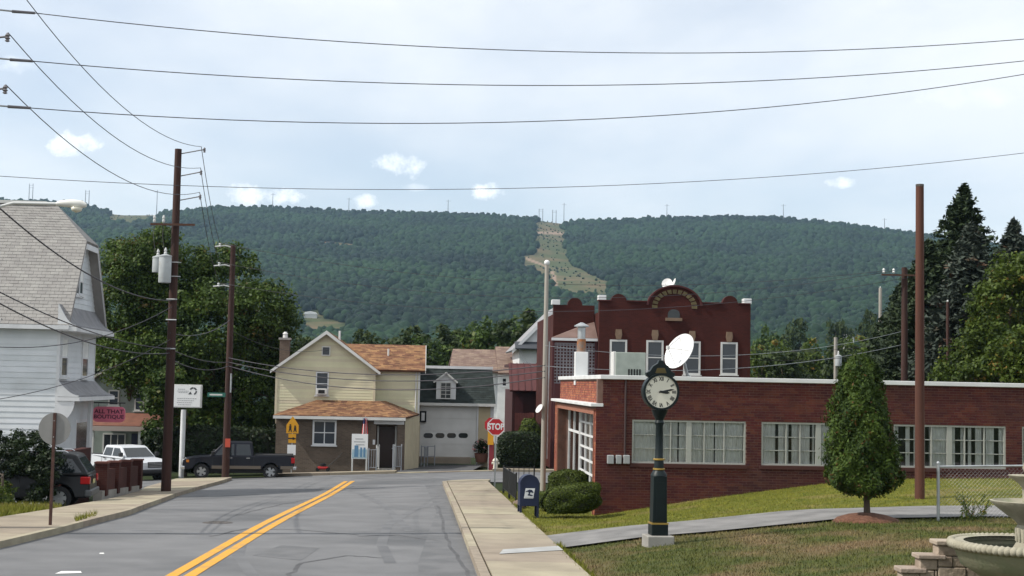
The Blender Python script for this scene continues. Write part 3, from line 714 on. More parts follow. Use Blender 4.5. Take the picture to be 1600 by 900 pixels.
def shingles(parent, quad, row, tab, mt, seed=1, thick=.014, name='shingles', lift=.01):
    """quad: eave-left, eave-right, ridge-right, ridge-left"""
    a, b, c, d = [Vector(q) for q in quad]; rng = random.Random(seed); mb = MB()
    nrm = (b - a).cross(d - a)
    if nrm.length < 1e-6: nrm = (b - a).cross(c - a)
    nrm.normalize()
    if nrm.z < 0: nrm = -nrm
    h = ((d - a).length + (c - b).length) / 2; n = max(1, int(round(h / row)))
    for i in range(n):
        s0, s1 = i / n, min(1, (i + 1.08) / n)
        l0, r0, l1, r1 = a.lerp(d, s0), b.lerp(c, s0), a.lerp(d, s1), b.lerp(c, s1)
        w = (r0 - l0).length; k = max(1, int(w / tab + .5)); sh = .5 / k if i % 2 else 0
        cuts = [0] + [min(1, max(0, (j + 1) / k - sh)) for j in range(k)] + [1]
        cuts = sorted(set(round(x, 5) for x in cuts))
        for e, f in zip(cuts[:-1], cuts[1:]):
            if f - e < 1e-4: continue
            t = .004 / max(w, .1); e2, f2 = e + t, f - t
            if f2 <= e2: continue
            up0 = nrm * (thick * rng.uniform(.8, 1.3) + lift); up1 = nrm * (.003 + lift)
            p = [l0.lerp(r0, e2), l0.lerp(r0, f2), l1.lerp(r1, f2), l1.lerp(r1, e2)]
            mb.add([p[0] + up0, p[1] + up0, p[2] + up1, p[3] + up1, p[0], p[1], p[2], p[3]], [(0, 1, 2, 3), (0, 4, 5, 1), (1, 5, 6, 2), (3, 7, 4, 0)], rng.random())
    o = mb.build(name, M_(mt), parent, fix=False); o['kind'] = 'stuff'; return o
def slab(quad, t, mb=None):
    """a roof plane of thickness t below the given corner points (3 or 4)"""
    P = [Vector(q) for q in quad]; n = (P[1] - P[0]).cross(P[2] - P[0]).normalized()
    if n.z < 0: n = -n
    mb = mb or MB(); k = len(P)
    mb.add(P + [p - n * t for p in P], [tuple(range(k)), tuple(range(2 * k - 1, k - 1, -1))] + [(i, k + i, k + (i + 1) % k, (i + 1) % k) for i in range(k)])
    return mb
def text(s, size, name, mt, parent, at, depth=.004, align='CENTER', sx=1.0, rot=(R(90), 0, 0), spacing=1.0, bold=0.0):
    cu = bpy.data.curves.new('t', 'FONT'); cu.body = s; cu.size = size; cu.align_x = align; cu.align_y = 'CENTER'; cu.extrude = depth; cu.space_character = spacing; cu.offset = bold
    to = bpy.data.objects.new('t', cu); COL.objects.link(to); bpy.context.view_layer.update()
    me = bpy.data.meshes.new_from_object(to.evaluated_get(bpy.context.evaluated_depsgraph_get()))
    bpy.data.objects.remove(to); bpy.data.curves.remove(cu); me.name = name; me.materials.clear()
    o = obj(name, me, mt, parent); o.location = at; o.rotation_euler = rot; o.scale = (sx, 1, 1); return o
# ================================================================== low brick building on the right
def low_brick():
    P0 = Vector((2.44, 39.8, -1.35))
    T = thing('brick_building', 'long low red brick building with flat white edged roof', 'building', P0, RA)
    zt = loc(P0, 1100, 590)[1]; zlede = locx(P0, 940, 634, -.02)[1]; LEN = 22.0; DEP = 12.2
    wins = []
    for a, b, t, bo in ((988, 1165, 655, 724), (1190, 1368, 658, 728), (1396, 1572, 664, 735), (1597, 1775, 668, 739)):
        x0, z1 = loc(P0, a, t); x1, z0 = loc(P0, b, bo); wins.append((x0, x1, z0, z1))
    wz0 = sum(w[2] for w in wins) / 4; wz1 = sum(w[3] for w in wins) / 4
    wins = [(w[0], w[1], wz0, wz1) for w in wins]
    # side wall (faces the lawn)
    mb = MB(); wall_holes(mb, .03, LEN, 0, zt - .1, wins, lambda m, a, b, c, d: m.box(a, b, .012, .25, c, d))
    side = mb.build('side_wall', M_('mortar'), T)
    mb = MB(); gz = lambda x: zf(2.44 + x, 39.8 + .06 * x) + 1.35 - .12
    def one(m, a, b, c, d, j, t):
        if d > gz(a): m.box(a, b, j, .05, c, d, t)
    zs = zlede
    bricks(mb, 0, 14.2, 0, zs, wins, one, 1); bricks(mb, .18, 14.2, math.floor(zs / .0735) * .0735, zt - .1, wins, one, 2)
    o = mb.build('brickwork', M_('brick_shaded'), side, fix=False); o['kind'] = 'stuff'
    mb = MB(); mb.box(14.21, LEN, .0, .03, 0, zt - .1); mb.build('far_wall_face', M_('brick_shaded'), side)
    # street front, upper part set back behind the white ledge
    op = (0.42, 11.0, 0.2, locx(P0, 936, 649, 0)[1])
    mb = MB(); wall_holes(mb, .05, DEP, 0, zlede, [op], lambda m, a, b, c, d: m.box(.012, .42, a, b, c, d)); mb.box(.19, .5, .05, DEP, zlede, zt - .1)
    front = mb.build('front_wall', M_('mortar'), T)
    mb = MB(); fr = lambda x: (lambda m, a, b, c, d, j, t: m.box(x + j, x + .05, a, b, c, d, t))
    bricks(mb, 0.05, DEP, 0, zlede - .02, [(op[0] - .06, op[1] + .06, op[2], op[3] + .16)], fr(0), 3); bricks(mb, 0.05, DEP, zlede + .02, zt - .1, [], fr(.18), 4)
    mat('brick_front', (.30, .09, .048), .9, col2=(.23, .065, .036), scale=2.2, detail=6, tint=(.75, 1.3), bump=.3, bscale=60)  # same brick, lighter: sunlight on the street front put into the colour
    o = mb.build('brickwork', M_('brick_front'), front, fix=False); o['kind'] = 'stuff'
    mb = MB(); mb.box(-.03, .3, op[0] - .08, op[1] + .08, op[3], op[3] + .16); mb.box(-.03, .3, op[0] - .08, op[0], 0, op[3]); mb.box(-.03, .3, op[1], op[1] + .08, 0, op[3])
    mat('lintel_brick', (.30, .13, .085), .9, col2=(.24, .10, .065), scale=5, bump=.3, bscale=40); mb.build('door_surround', M_('lintel_brick'), front)
    MB().box(-.16, .20, -.03, DEP + .02, zlede - .045, zlede + .045).build('ledge', M_('white_paint'), front, bevel=.01)
    # glazed shop front set into the opening
    mb = MB(); xs = .42
    ys = [op[0] + .02, 1.75, 3.1, 4.45, 5.8, 7.2, 7.5, 9.2, 10.9]
    for i, y in enumerate(ys): mb.box(xs - .05, xs + .03, y, y + (.11 if i in (0, 5, 8) else .07), .2, op[3] - .01)
    rows = []; z = op[3] - .01 - .36
    while z > .3: rows.append(z); z -= .395
    for z in rows:
        for a, b in zip(ys[:5], ys[1:6]): mb.box(xs - .046, xs + .026, a + .115, b - .002, z - .03, z + .03)
    for a, b in zip(ys[6:8], ys[7:9]): mb.box(xs - .046, xs + .026, a + .08, b - .002, rows[1] - .04, rows[1] + .04)
    gz_ = mb.build('shop_window', M_('white_paint'), front)
    zz = [.2] + rows[::-1] + [op[3] - .01]
    for a, b in zip(ys[:5], ys[1:6]):
        for c, d in zip(zz[:-1], zz[1:]): MB().box(xs - .012, xs - .004, a + .1, b + .01, c + .02, d - .02).build('pane', glass_mat(), gz_)
    for a, b in zip(ys[6:8], ys[7:9]): MB().box(xs - .012, xs - .004, a + .06, b + .01, .22, op[3] - .02).build('pane', glass_mat(), gz_)
    mat('curtain', (.80, .81, .78), .9, col2=(.66, .67, .65), scale=2)
    def curtain(u0, u1, z0, z1, depth, plane, amp=.035, per=.16, gaps=()):
        n = int((u1 - u0) / .02); V = []; rng = random.Random(int(u0 * 100)); ph = 0
        for i in range(n + 1):
            u = u0 + (u1 - u0) * i / n; ph += .02 / per * 6.28 * rng.uniform(.6, 1.4); w = depth + amp * math.sin(ph)
            for z in (z0, z1): V.append((u, w, z) if plane == 'y' else (w, u, z))
        keep = [i for i in range(n) if not any(g[0] < u0 + (u1 - u0) * i / n < g[1] for g in gaps)]
        return MB().add(V, [(2 * i, 2 * i + 2, 2 * i + 3, 2 * i + 1) for i in keep]).build('curtain', M_('curtain'), None, smooth=True)
    c = curtain(op[0], op[1], .2, op[3], xs + .12, 'x', .03); c.parent = gz_
    MB().box(xs + .55, xs + .6, op[0] - .3, op[1] + .3, .0, op[3] + .3).build('back_panel', M_('dark_void'), gz_)
    # long windows on the side
    for wi, (x0, x1, z0, z1) in enumerate(wins):
        mb = MB(); fw = .05
        mb.box(x0, x1, .02, .13, z1 - fw, z1); mb.box(x0, x1, .02, .13, z0, z0 + fw); mb.box(x0, x0 + fw, .022, .128, z0 + fw, z1 - fw); mb.box(x1 - fw, x1, .022, .128, z0 + fw, z1 - fw)
        W = x1 - x0; cs = [0, .21, .335, .50, .64, .82, 1]; xs_ = [x0 + fw + (W - 2 * fw) * t for t in cs]
        for i, x in enumerate(xs_[1:-1]): h = .075 if i == 2 else .017; mb.box(x - h, x + h, .03, .12, z0 + fw, z1 - fw)
        zs_ = [z0 + fw + (z1 - z0 - 2 * fw) * t for t in (0, .33, .67, 1)]
        for z in zs_[1:-1]:
            for i in range(6):
                ha = .085 if i == 3 else (.026 if i else 0); hb = .085 if i == 2 else (.026 if i < 5 else 0)
                mb.box(xs_[i] + ha, xs_[i + 1] - hb, .05, .10, z - .012, z + .012)
        w = mb.build('window', mat('frame_grey', (.33, .34, .31), .6), T)
        for i in range(6):
            for j in range(3): MB().box(xs_[i] + .005, xs_[i + 1] - .005, .07, .078, zs_[j] + .005, zs_[j + 1] - .005).build('pane', glass_mat(), w)
        rng = random.Random(wi); gaps = [(x0 + W * t, x0 + W * (t + .012 + .012 * wi)) for t in [rng.uniform(0, .95) for _ in range(4 + 4 * wi)]]
        c = curtain(x0 + .03, x1 - .03, z0, z1, .135, 'y', .022, .13, gaps); c.parent = w
        MB().box(x0 - .4, x1 + .4, .8, .85, z0 - .3, z1 + .3).build('back_panel', M_('dark_void'), w)
        MB().box(x0 - .05, x1 + .05, -.045, .1, z0 - .11, z0 - .004).build('sill', mat('sill_shadow', (.06, .022, .018), .9), w)  # dark colour holds the shadow line under the window
    # inside: keeps the rooms dark
    mb = MB(); mb.box(.3, LEN, 1.2, 1.3, 0, zt - .3); mb.build('inner_wall', M_('dark_void'), T)
    # coping and roof
    mb = MB(); mb.box(.10, LEN + .05, -.08, .34, zt - .1, zt + .02); mb.box(.10, .6, .341, DEP + .05, zt - .099, zt + .02)
    mb.build('coping', M_('white_paint'), T, bevel=.012)
    MB().box(.35, LEN, .3, DEP + .8, zt - .45, zt - .28).build('roof', mat('roof_felt', (.12, .12, .12), .95), T)
    MB().box(.2, LEN, DEP - .1, DEP + .2, 0, zt - .1).build('rear_wall', M_('brick_shaded'), T)
    # meter boxes and conduit
    for a, b in ((949, 959), (962.5, 971), (974, 984)):
        x0, z1 = loc(P0, a, 711, -.1); x1, z0 = loc(P0, b, 725, -.1); mb = MB(); mb.box(x0, x1, -.14, -.002, z0, z1); mb.build('meter_box', mat('meter_grey', (.30, .315, .32), .5), T, bevel=.02)
    x = loc(P0, 976, 700)[0]; MB().tube([(x, -.03, wz0 + .2), (x, -.03, zt - .12)], .03, 8).build('conduit', mat('conduit_dark', (.05, .03, .03), .6), T)
    # things on the roof
    zr = P0.z + zt - .28
    def roof_at(px, d): p = pt(px, 560, d); return Vector((p.x, p.y, zr))
    b = roof_at(982, 46); u = thing('roof_unit', 'pale green metal air conditioning unit on the low brick roof', 'roof unit', b, RA)
    mat('unit_green', (.33, .37, .33), .6, col2=(.28, .32, .28), scale=4, third=(.22, .13, .07), third_scale=5, third_rng=(.66, .74))
    s = 46 / F; h = zt - .28; hh = (hor(982) - 551) * s + EYE - zr
    MB().box(-22 * s, 25 * s, -.3, .5, 0.06, hh).build('casing', M_('unit_green'), u, bevel=.015); MB().box(-25 * s, -21.5 * s, -.25, .45, .3, hh + .02).build('end_cap', M_('off_white'), u, bevel=.01)
    MB().box(-.45, .5, -.28, .48, 0, .06).build('curb', M_('galvanised'), u)
    for i in range(5): MB().box(-.05 + .09 * i, .0 + .09 * i, -.312, -.301, .25, .55).build('louvre', M_('dark_void'), u)
    b = roof_at(908, 47); u = thing('roof_vent', 'rusty round flue with cap on a white box at the roof corner', 'vent', b, RA); s = 47 / F
    z1 = (hor(908) - 550) * s + EYE - zr; z2 = (hor(908) - 530) * s + EYE - zr; z3 = (hor(908) - 512) * s + EYE - zr
    MB().box(-.21, .21, -.2, .2, 0, z1).build('box_base', M_('white_paint'), u, bevel=.01)
    mat('rust', (.28, .11, .04), .85, col2=(.20, .15, .12), scale=5, detail=6, contrast=(.4, .6))
    MB().lathe([(.15, z1), (.15, z2)], 16).build('lower_pipe', M_('rust'), u, smooth='auto'); MB().lathe([(.13, z2), (.13, z3)], 16).build('upper_pipe', M_('galvanised'), u, smooth='auto')
    MB().lathe([(.10, z3), (.25, z3 + .03), (.25, z3 + .06), (.04, z3 + .17)], 16).build('cap', M_('galvanised'), u, smooth='auto')
    # dish
    c = pt(1065, 551, 45.5); b = Vector((c.x + .25, c.y + .25, zr)); u = thing('satellite_dish', 'big white satellite dish on the low brick roof behind the clock', 'satellite dish', b, 0)
    nrm = Vector((-.74, -.52, .42)).normalized(); tilt = nrm.to_track_quat('Z', 'Y')
    prof = [(.62 * t, .13 * t * t) for t in (0.02, .2, .4, .6, .8, 1)]; prof += [(r_ + .004, z - .02) for r_, z in prof[::-1]]
    d_ = MB().lathe(prof, 40, cap=True).build('reflector', mat('dish_white', (.70, .70, .69), .6), u, smooth='auto')
    d_.rotation_euler = tilt.to_euler(); d_.location = c - b
    q = (c - b); fe = q + nrm * .62 + Vector((-.02, 0, -.12))
    MB().tube([q - nrm * .02, (0, 0, .3), (0, 0, -.02)], [.05, .05, .06], 10).build('mast', M_('galvanised'), u)
    for a in (0, 2.1, 4.2): MB().tube([(0, 0, .42), (.4 * math.cos(a), .4 * math.sin(a), 0)], .02, 6).build('strut', M_('galvanised'), u)
    for s_ in (Vector((.5, -.2, -.2)), Vector((-.35, .2, -.35)), Vector((0, 0, -.55))):
        e = q + (tilt @ Vector((.55 * math.cos(s_.x * 4), .55 * math.sin(s_.x * 4), .1))); MB().tube([e, fe], .011, 6).build('feed_arm', M_('galvanised'), u)
    MB().lathe([(.03, -.06), (.06, -.05), (.06, .05), (.03, .06)], 12, fe).build('feed_horn', M_('off_white'), u)
low_brick()

# ================================================================== red commercial block across the cross street
def red_block():
    d = 75; P0 = pt(933, 700, d); P0.z = zf(P0.x, P0.y) - .1
    T = thing('brick_block', 'dark red brick commercial block with arched parapet and bumps', 'building', P0, RA)
    L = lambda px, py, y=0: loc(P0, px, py, y)
    xr, zp = L(1173, 474); xl = 0.0; zp = (zp + L(934, 471)[1]) / 2
    def bump(a, b, peak, n=12):
        xa = L(a, 470)[0]; xb = L(b, 470)[0]; h = L((a + b) / 2, peak)[1] - zp; cx, rx = (xa + xb) / 2, (xb - xa) / 2
        return [(cx - rx * math.cos(math.pi * i / n), zp + h * math.sin(math.pi * i / n)) for i in range(n + 1)]
    poly = [(xl, 0), (xr, 0), (xr, zp)] + bump(1129, 1153, 462)[::-1] + bump(1013, 1095, 448, 24)[::-1] + bump(955, 979, 459)[::-1] + [(xl, zp)]
    bm = MB().prism(poly, 0, .4, 'y'); bm.box(.03, xr - .03, .4, 14, 0, zp - .6)
    w = bm.build('wall', M_('brick_red_far'), T)
    mat('sandstone', (.22, .15, .10), .85, col2=(.18, .12, .08), scale=5); mat('dark_brick_trim', (.07, .015, .014), .85)
    # arch moulding and the relief lettering band
    cx = (L(1013, 470)[0] + L(1095, 470)[0]) / 2; rx = L(1095, 470)[0] - cx; hz = L(1054, 448)[1] - zp
    def arc_band(r0, r1, y0, y1, a0, a1, n, m, gap=0.0):
        for i in range(n):
            t0 = a0 + (a1 - a0) * (i + gap) / n; t1 = a0 + (a1 - a0) * (i + 1 - gap) / n
            P = [(cx + rx * r * math.cos(t), zp - .25 + (hz + .25) * r * math.sin(t)) for r, t in ((r0, t0), (r1, t0), (r1, t1), (r0, t1))]
            m.prism(P, y0, y1, 'y')
    m = MB(); arc_band(1.0, 1.07, -.12, .1, .08, math.pi - .08, 24, m); m.build('arch_moulding', M_('dark_brick_trim'), T)
    for i in range(13):
        m = MB(); t = -.12 + (math.pi + .24) * i / 13; arc_band(.66, .86, -.06, .02, t, t + (math.pi + .24) / 13, 1, m, .14)
        m.build('relief_block', mat('relief', (.10, .075, .035), .85, col2=(.15, .12, .055), scale=6), T)
    x0, z1 = L(1043.5, 483); x1, z0 = L(1062, 497); n = 10; cc = (x0 + x1) / 2; rr = (x1 - x0) / 2
    P = [(x1, z0), (x1, z1 - .25)] + [(cc + rr * math.cos(math.pi * i / n), z1 - .25 + .25 * math.sin(math.pi * i / n)) for i in range(1, n)] + [(x0, z1 - .25), (x0, z0)]
    lw = MB().prism(P, -.03, .02, 'y').build('window', M_('dark_glass'), T); lw['label'] = 'small arched attic window'
    MB().box(x0 - .12, x1 + .12, -.12, 0, z0 - .16, z0 - .003).build('sill', M_('sandstone'), lw)
    for a, b, t in ((953, 979, 530.5), (1010, 1036, 531.5), (1068, 1094, 533), (1126, 1152, 534.5)):
        x0, z1 = L(a, t); x1, z0 = L(b, 586)
        ww = window(T, x0, x1, z0, z1, 0, 'off_white', .1, 1, 2, True, 'dark_glass_blue')
        k = (x0 + x1) / 2; MB().box(x0 + .13, x1 - .13, -.022, -.0195, (z0 + z1) / 2 + .25, z1 - .13).build('blind', mat('blind', (.34, .35, .32), .9), ww)
        MB().prism([(k - .12, z1 + .02), (k + .12, z1 + .02), (k + .18, z1 + .28), (k + .15, z1 + .55), (k - .15, z1 + .55), (k - .18, z1 + .28)], -.09, .01, 'y').build('keystone', M_('sandstone'), ww)
    for x in (.12, xr - .2):
        MB().box(x - .18, x + .24, -.06, .5, zp, zp + .30).build('finial', M_('white_paint'), T, bevel=.02)
    m = MB()
    for a, b in ((934, 955), (979, 1013), (1095, 1129), (1153, 1173)): m.box(L(a, 470)[0] + .02, L(b, 470)[0] - .02, -.07, .45, zp - .01, zp + .05)
    m.build('coping', M_('dark_brick_trim'), T)
    # set back side wing with a little porch
    xa, zw = L(865, 476, 2.0); zb = L(898, 465, 2.0)[1]; xb0, xb1 = L(887, 470, 2)[0], L(910, 470, 2)[0]; cx2, r2 = (xb0 + xb1) / 2, (xb1 - xb0) / 2
    P = [(xa, 0), (-.01, 0), (-.01, zw)] + [(cx2 + r2 * math.cos(math.pi * i / 12), zw + (zb - zw) * math.sin(math.pi * i / 12)) for i in range(13)] + [(xa, zw)]
    m = MB().prism(P, 2.0, 2.4, 'y'); m.box(xa + .03, -.02, 2.4, 13, 0, zw - .5); m.build('side_wing', M_('brick_red_far'), T)
    MB().box(xa - .1, xa + .35, 1.95, 2.5, zw, zw + .28).build('finial', M_('white_paint'), T, bevel=.02)
    e0, ze = L(862, 527, 0.3); zt = L(933, 503, 1.9)[1]
    slab([(e0, .3, ze), (-.02, .3, ze), (-.02, 1.98, zt), (xa + 1.6, 1.98, zt - .2)], .1).build('porch_roof', M_('shingle_brown'), T)
    MB().box(e0, -.02, .26, .36, ze - .16, ze - .02).build('fascia', M_('white_trim'), T)
    # lattice screen of the porch: crossing laths
    zl = L(900, 536, .4)[1]; zl0 = L(900, 585, .4)[1] - .5; ls = MB(); x = e0 + .12
    ls.box(e0 + .1, -.05, .42, .44, zl - .06, zl); ls.box(e0 + .1, -.05, .42, .44, zl0, zl0 + .06)
    while x < -.06: ls.box(x, x + .07, .43, .447, zl0 + .06, zl - .06); x += .17
    z = zl0 + .15
    while z < zl - .06: ls.box(e0 + .1, -.05, .45, .467, z, z + .07); z += .17
    mat('lattice', (.20, .185, .20), .7); o = ls.build('lattice_screen', M_('lattice'), T); o['kind'] = 'stuff'
    for x in (e0 + .05, -.16): MB().box(x, x + .12, .36, .48, 0, ze - .16).build('post', mat('post_maroon', (.06, .012, .014), .7), T)
    MB().box(e0 + .2, -.02, .35, 1.98, 0, zl0).build('porch_base', M_('post_maroon'), T)
    # little dishes on the parapet
    for px, py, a in ((1041, 441, .5), (1055, 441, -.6)):
        p = pt(px, py + 6, d + 3); dd = thing('roof_dish', 'small white antenna dish on the red block, turned toward the lamp pole' if a > 0 else 'slim white antenna dish standing on top of the parapet arch', 'satellite dish', (p.x, p.y, P0.z + zp - .6), a, 'small dishes on the red block')
        hh = p.z - (P0.z + zp - .6)
        q = MB().lathe([(.01, 0), (.2, .03), (.3, .07), (.305, .06), (.2, .02), (.01, -.01)], 20).build('reflector', M_('dish_white'), dd, smooth='auto'); q.location = (0, -.1, hh + .12); q.rotation_euler = (R(70), 0, R(-50))
        MB().tube([(0, 0, 0), (0, 0, hh + .1)], .025, 8).build('mast', M_('galvanised'), dd); MB().tube([(0, -.1, hh - .1), (-.3, -.35, hh + .1)], .012, 6).build('feed_arm', M_('galvanised'), dd)
red_block()

# ================================================================== cream house at the junction
def cream_house():
    P0 = pt(429, 738, 73.5); P0.z = zf(P0.x, P0.y) + .05
    T = thing('cream_house', 'two storey cream sided house with orange shingle roofs and brown brick front', 'house', P0, RA)
    L = lambda px, py, y=0: loc(P0, px, py, y)
    B1 = 2.0       # setback of the upper walls
    # lower brick front
    x0 = 0.0; x1 = L(587, 700)[0]; xd = L(620, 700)[0]; x2 = L(632, 700)[0]; ze = L(520, 650)[1]; zr = L(540, 626, B1)[1]
    m = MB(); m.box(x0, x1, 0, B1 + .3, -.4, ze - .05); m.box(xd, x2, 0, 1.2, -.4, ze - .05); m.box(x1, xd, .9, B1 + .3, -.4, ze - .05); m.box(xd, x2 - .02, 1.2, B1 + .2, -.4, ze - .06)
    m.box(x1, xd, .02, .88, ze - .38, ze - .06)
    m.build('brick_front', M_('brick_tan'), T)
    ex0, exr = L(427, 648, -.35)[0], L(634, 652, -.35)[0]; bx = L(655, 646, 3.2)[0]
    rl, rr = L(495, 626, B1)[0], L(592, 626, B1)[0]
    Q = [[(ex0, -.35, ze), (exr, -.35, ze), (rr, B1, zr), (rl, B1, zr)]]
    xw0 = L(432, 600, B1)[0]; xw1 = L(585, 600, B1)[0]
    Q2 = [(ex0, B1 + 1.4, ze + .12), (ex0, -.35, ze), (rl, B1, zr), (rl, B1 + .05, zr)]
    Q3 = [(exr, -.35, ze), (bx, 3.4, ze + .1), (rr + .3, B1 + 1.3, zr + .0), (rr, B1, zr)]
    m = slab(Q[0], .08); slab(Q2, .08, m); slab(Q3, .08, m); pr = m.build('porch_roof', M_('shingle_orange'), T)
    shingles(pr, Q[0], .145, .32, 'shingle_orange', 1); shingles(pr, Q3, .145, .32, 'shingle_orange', 3)
    m = MB(); m.box(ex0, exr, -.42, -.33, ze - .17, ze - .02); m.build('fascia', M_('off_white'), T)
    # window and door
    a, t = L(489, 656); b, o = L(525, 696); window(T, a, b, o, t, 0, 'white_trim', .09, 2, 2, True, 'dark_glass_blue')
    dw = MB(); da, db = x1 + .12, xd - .12; dw.box(da, db, .82, .9, .35, 2.45); door = dw.build('door', mat('door_brown', (.035, .018, .014), .5), T)
    MB().lathe([(.03, 0), (.045, .03), (.03, .06)], 10, (db - .12, .76, 1.3)).build('handle', M_('galvanised'), door)
    MB().box(da - .08, da, .78, .92, .35, 2.5).build('door_frame', M_('off_white'), door); MB().box(db, db + .08, .78, .92, .35, 2.5).build('door_frame', M_('off_white'), door)
    MB().box(x1 - .12, xd + .35, -.03, .05, ze - .38, ze - .2).build('lintel', M_('white_trim'), T)
    for i in range(3): MB().box(x1 + .03, xd - .03, -.9 + .3 * i, .85, -.2 + .17 * i, -.03 + .17 * i).build('step', M_('concrete_grey'), T)
    # wall lamp and white box beside the door
    MB().box(x1 - .16, x1 - .04, -.08, 0, 1.55, 1.8).build('mail_box', M_('white_trim'), T)
    # cream side wall behind the door
    y3 = 3.4; xe = L(656, 640, y3)[0]
    m = MB(); m.prism([(x2 + .01, .25), (xe, y3), (xe - .25, y3 + .02), (x2 - .24, .28)], -.4, ze + .0, 'z'); m.build('side_wall', M_('siding_cream'), T)
    for i in range(9):
        t0 = (i + .5) / 9; p = Vector((x2 + .012, .25, 0)).lerp(Vector((xe + .002, y3, 0)), t0); MB().box(p.x - .01, p.x + .02, p.y - .02, p.y + .02, -.3, ze - .1).build('batten', M_('siding_cream'), T)
    # upper gable
    zE = (L(432, 574, B1)[1] + L(585, 577, B1)[1]) / 2; cxg, zpk = L(509, 519, B1); cxg = (xw0 + xw1) / 2 + .0; DEEP = 9
    slope = (zpk - zE) / (cxg - xw0)
    m = MB(); m.prism([(xw0, ze - .5), (xw1, ze - .5), (xw1, zE), (cxg, zpk - .12), (xw0, zE)], B1 + .02, B1 + DEEP, 'y'); up = m.build('upper_wall', M_('siding_cream'), T)
    clap(up, ze - .3, zpk - .14, .15, lambda z, zt: [(xw0 if z < zE else xw0 + (z - zE) / slope, xw1 if z < zE else xw1 - (z - zE) / slope, xw0 if zt < zE else xw0 + (zt - zE) / slope, xw1 if zt < zE else xw1 - (zt - zE) / slope)], 'y', B1 + .01, 'siding_cream', True)
    clap(up, ze - .3, zE, .15, lambda z, zt: [(B1 + .02, B1 + 4, B1 + .02, B1 + 4)], 'x', xw1 + .0, 'siding_cream', True, out=1)
    for x in (xw0, xw1): MB().box(x - .06, x + .06, B1 - .035, B1 + .06, ze - .2, zE - .02).build('corner_board', M_('siding_cream'), up)
    ov = .32; yF = B1 - .35
    pkz = zpk + .05; el = (xw0 - ov, zE - ov * slope + .05); er = (xw1 + ov, zE - ov * slope + .05)
    lq = [(el[0], yF, el[1]), (el[0], B1 + DEEP, el[1]), (cxg, B1 + DEEP, pkz), (cxg, yF, pkz)]
    rq = [(er[0], yF, er[1]), (er[0], B1 + DEEP, er[1]), (cxg, B1 + DEEP, pkz), (cxg, yF, pkz)]
    m = slab(lq, .1); slab(rq, .1, m); rf = m.build('roof', M_('shingle_orange'), T)
    shingles(rf, [rq[0], rq[1], rq[2], rq[3]], .145, .32, 'shingle_orange', 5)
    for e in (el, er):
        m = MB(); m.prism([(e[0], e[1] - .13), (e[0], e[1] + .03), (cxg, pkz + .03), (cxg, pkz - .17)], yF - .03, yF - .002, 'y'); m.build('barge_board', M_('off_white'), rf)
    # cross wing to the right
    yW = B1 + 1.5; xW = L(656, 580, yW)[0]; zWe = L(625, 578, yW)[1]; zWr = L(615, 539, yW + 2.4)[1]
    m = MB(); m.prism([(yW, ze - .6), (yW + 4.8, ze - .6), (yW + 4.8, zWe), (yW + 2.4, zWr - .1), (yW, zWe)], xw1, xW, 'x'); wg = m.build('wing_wall', M_('siding_cream'), T)
    clap(wg, ze - .3, zWe, .15, lambda z, zt: [(xw1 + .02, xW, xw1 + .02, xW)], 'y', yW - .01, 'siding_cream', True)
    MB().box(xW - .08, xW + .03, yW - .05, yW + .05, ze - .3, zWe - .03).build('corner_board', M_('off_white'), wg)
    wq = [(xw1 - .6, yW - .3, zWe - .02), (xW + .3, yW - .3, zWe - .02), (xW + .3, yW + 2.4, zWr), (xw1 - 2.2, yW + 2.4, zWr)]
    wb = [(xw1 - .6, yW + 5.1, zWe - .02), (xW + .3, yW + 5.1, zWe - .02), (xW + .3, yW + 2.4, zWr), (xw1 - 2.2, yW + 2.4, zWr)]
    m = slab(wq, .1); slab(wb, .1, m); wr = m.build('wing_roof', M_('shingle_orange'), T); shingles(wr, wq, .145, .32, 'shingle_orange', 8)
    m = MB(); m.prism([(yW - .3, zWe - .17), (yW - .3, zWe - .02), (yW + 2.4, zWr + .02), (yW + 5.1, zWe - .02), (yW + 5.1, zWe - .17), (yW + 2.4, zWr - .13)], xW + .3, xW + .33, 'x'); m.build('barge_board', M_('off_white'), wr)
    # downpipe
    xp = L(650, 600, yW - .08)[0]; MB().tube([(xp, yW - .08, zWe - .1), (xp, yW - .08, ze - .1)], .04, 8).build('downpipe', M_('off_white'), T)
    # upper window with air conditioner, gable vent
    a, t = L(494, 581, B1); b, o = L(513, 618, B1); w = window(T, a, b, o, t, B1 - .02, 'white_trim', .06, 1, 2, True, 'dark_glass_blue')
    az0, az1 = L(500, 617, B1)[1], L(500, 607, B1)[1]; ac = MB().box(a + .06, b - .06, B1 - .42, B1 - .06, az0 + .02, az1).build('air_conditioner', M_('off_white'), w, bevel=.02)
    for i in range(4): MB().box(a + .16, b - .16, B1 - .432, B1 - .421, az0 + .09 + i * .055, az0 + .12 + i * .055).build('grille_slat', M_('dark_void'), ac) if False else None
    MB().box(a + .17, b - .17, B1 - .43, B1 - .421, az0 + .08, az1 - .07).build('air_grille', M_('dark_void'), w)
    a, t = L(503, 541, B1); b, o = L(516, 556, B1); window(T, a, b, o, t, B1 - .02, 'off_white', .05, 1, 1, False, 'dark_glass_blue')
    # chimney and vent pipes
    a = L(437, 540, B1 + 3)[0]; b = L(452, 540, B1 + 3)[0]; t = L(444, 531, B1 + 3)[1]
    ch = MB().box(a, b, B1 + 3, B1 + 3.6, zE - .5, t).build('chimney', M_('brick_tan'), rf); MB().box(a - .06, b + .06, B1 + 2.94, B1 + 3.66, t + .002, t + .12).build('chimney_cap', M_('concrete_grey'), rf)
    MB().lathe([(.14, t + .12), (.12, t + .32), (.16, t + .34), (.06, t + .46)], 12, ((a + b) / 2, B1 + 3.3, 0)).build('chimney_pot', M_('off_white'), rf)
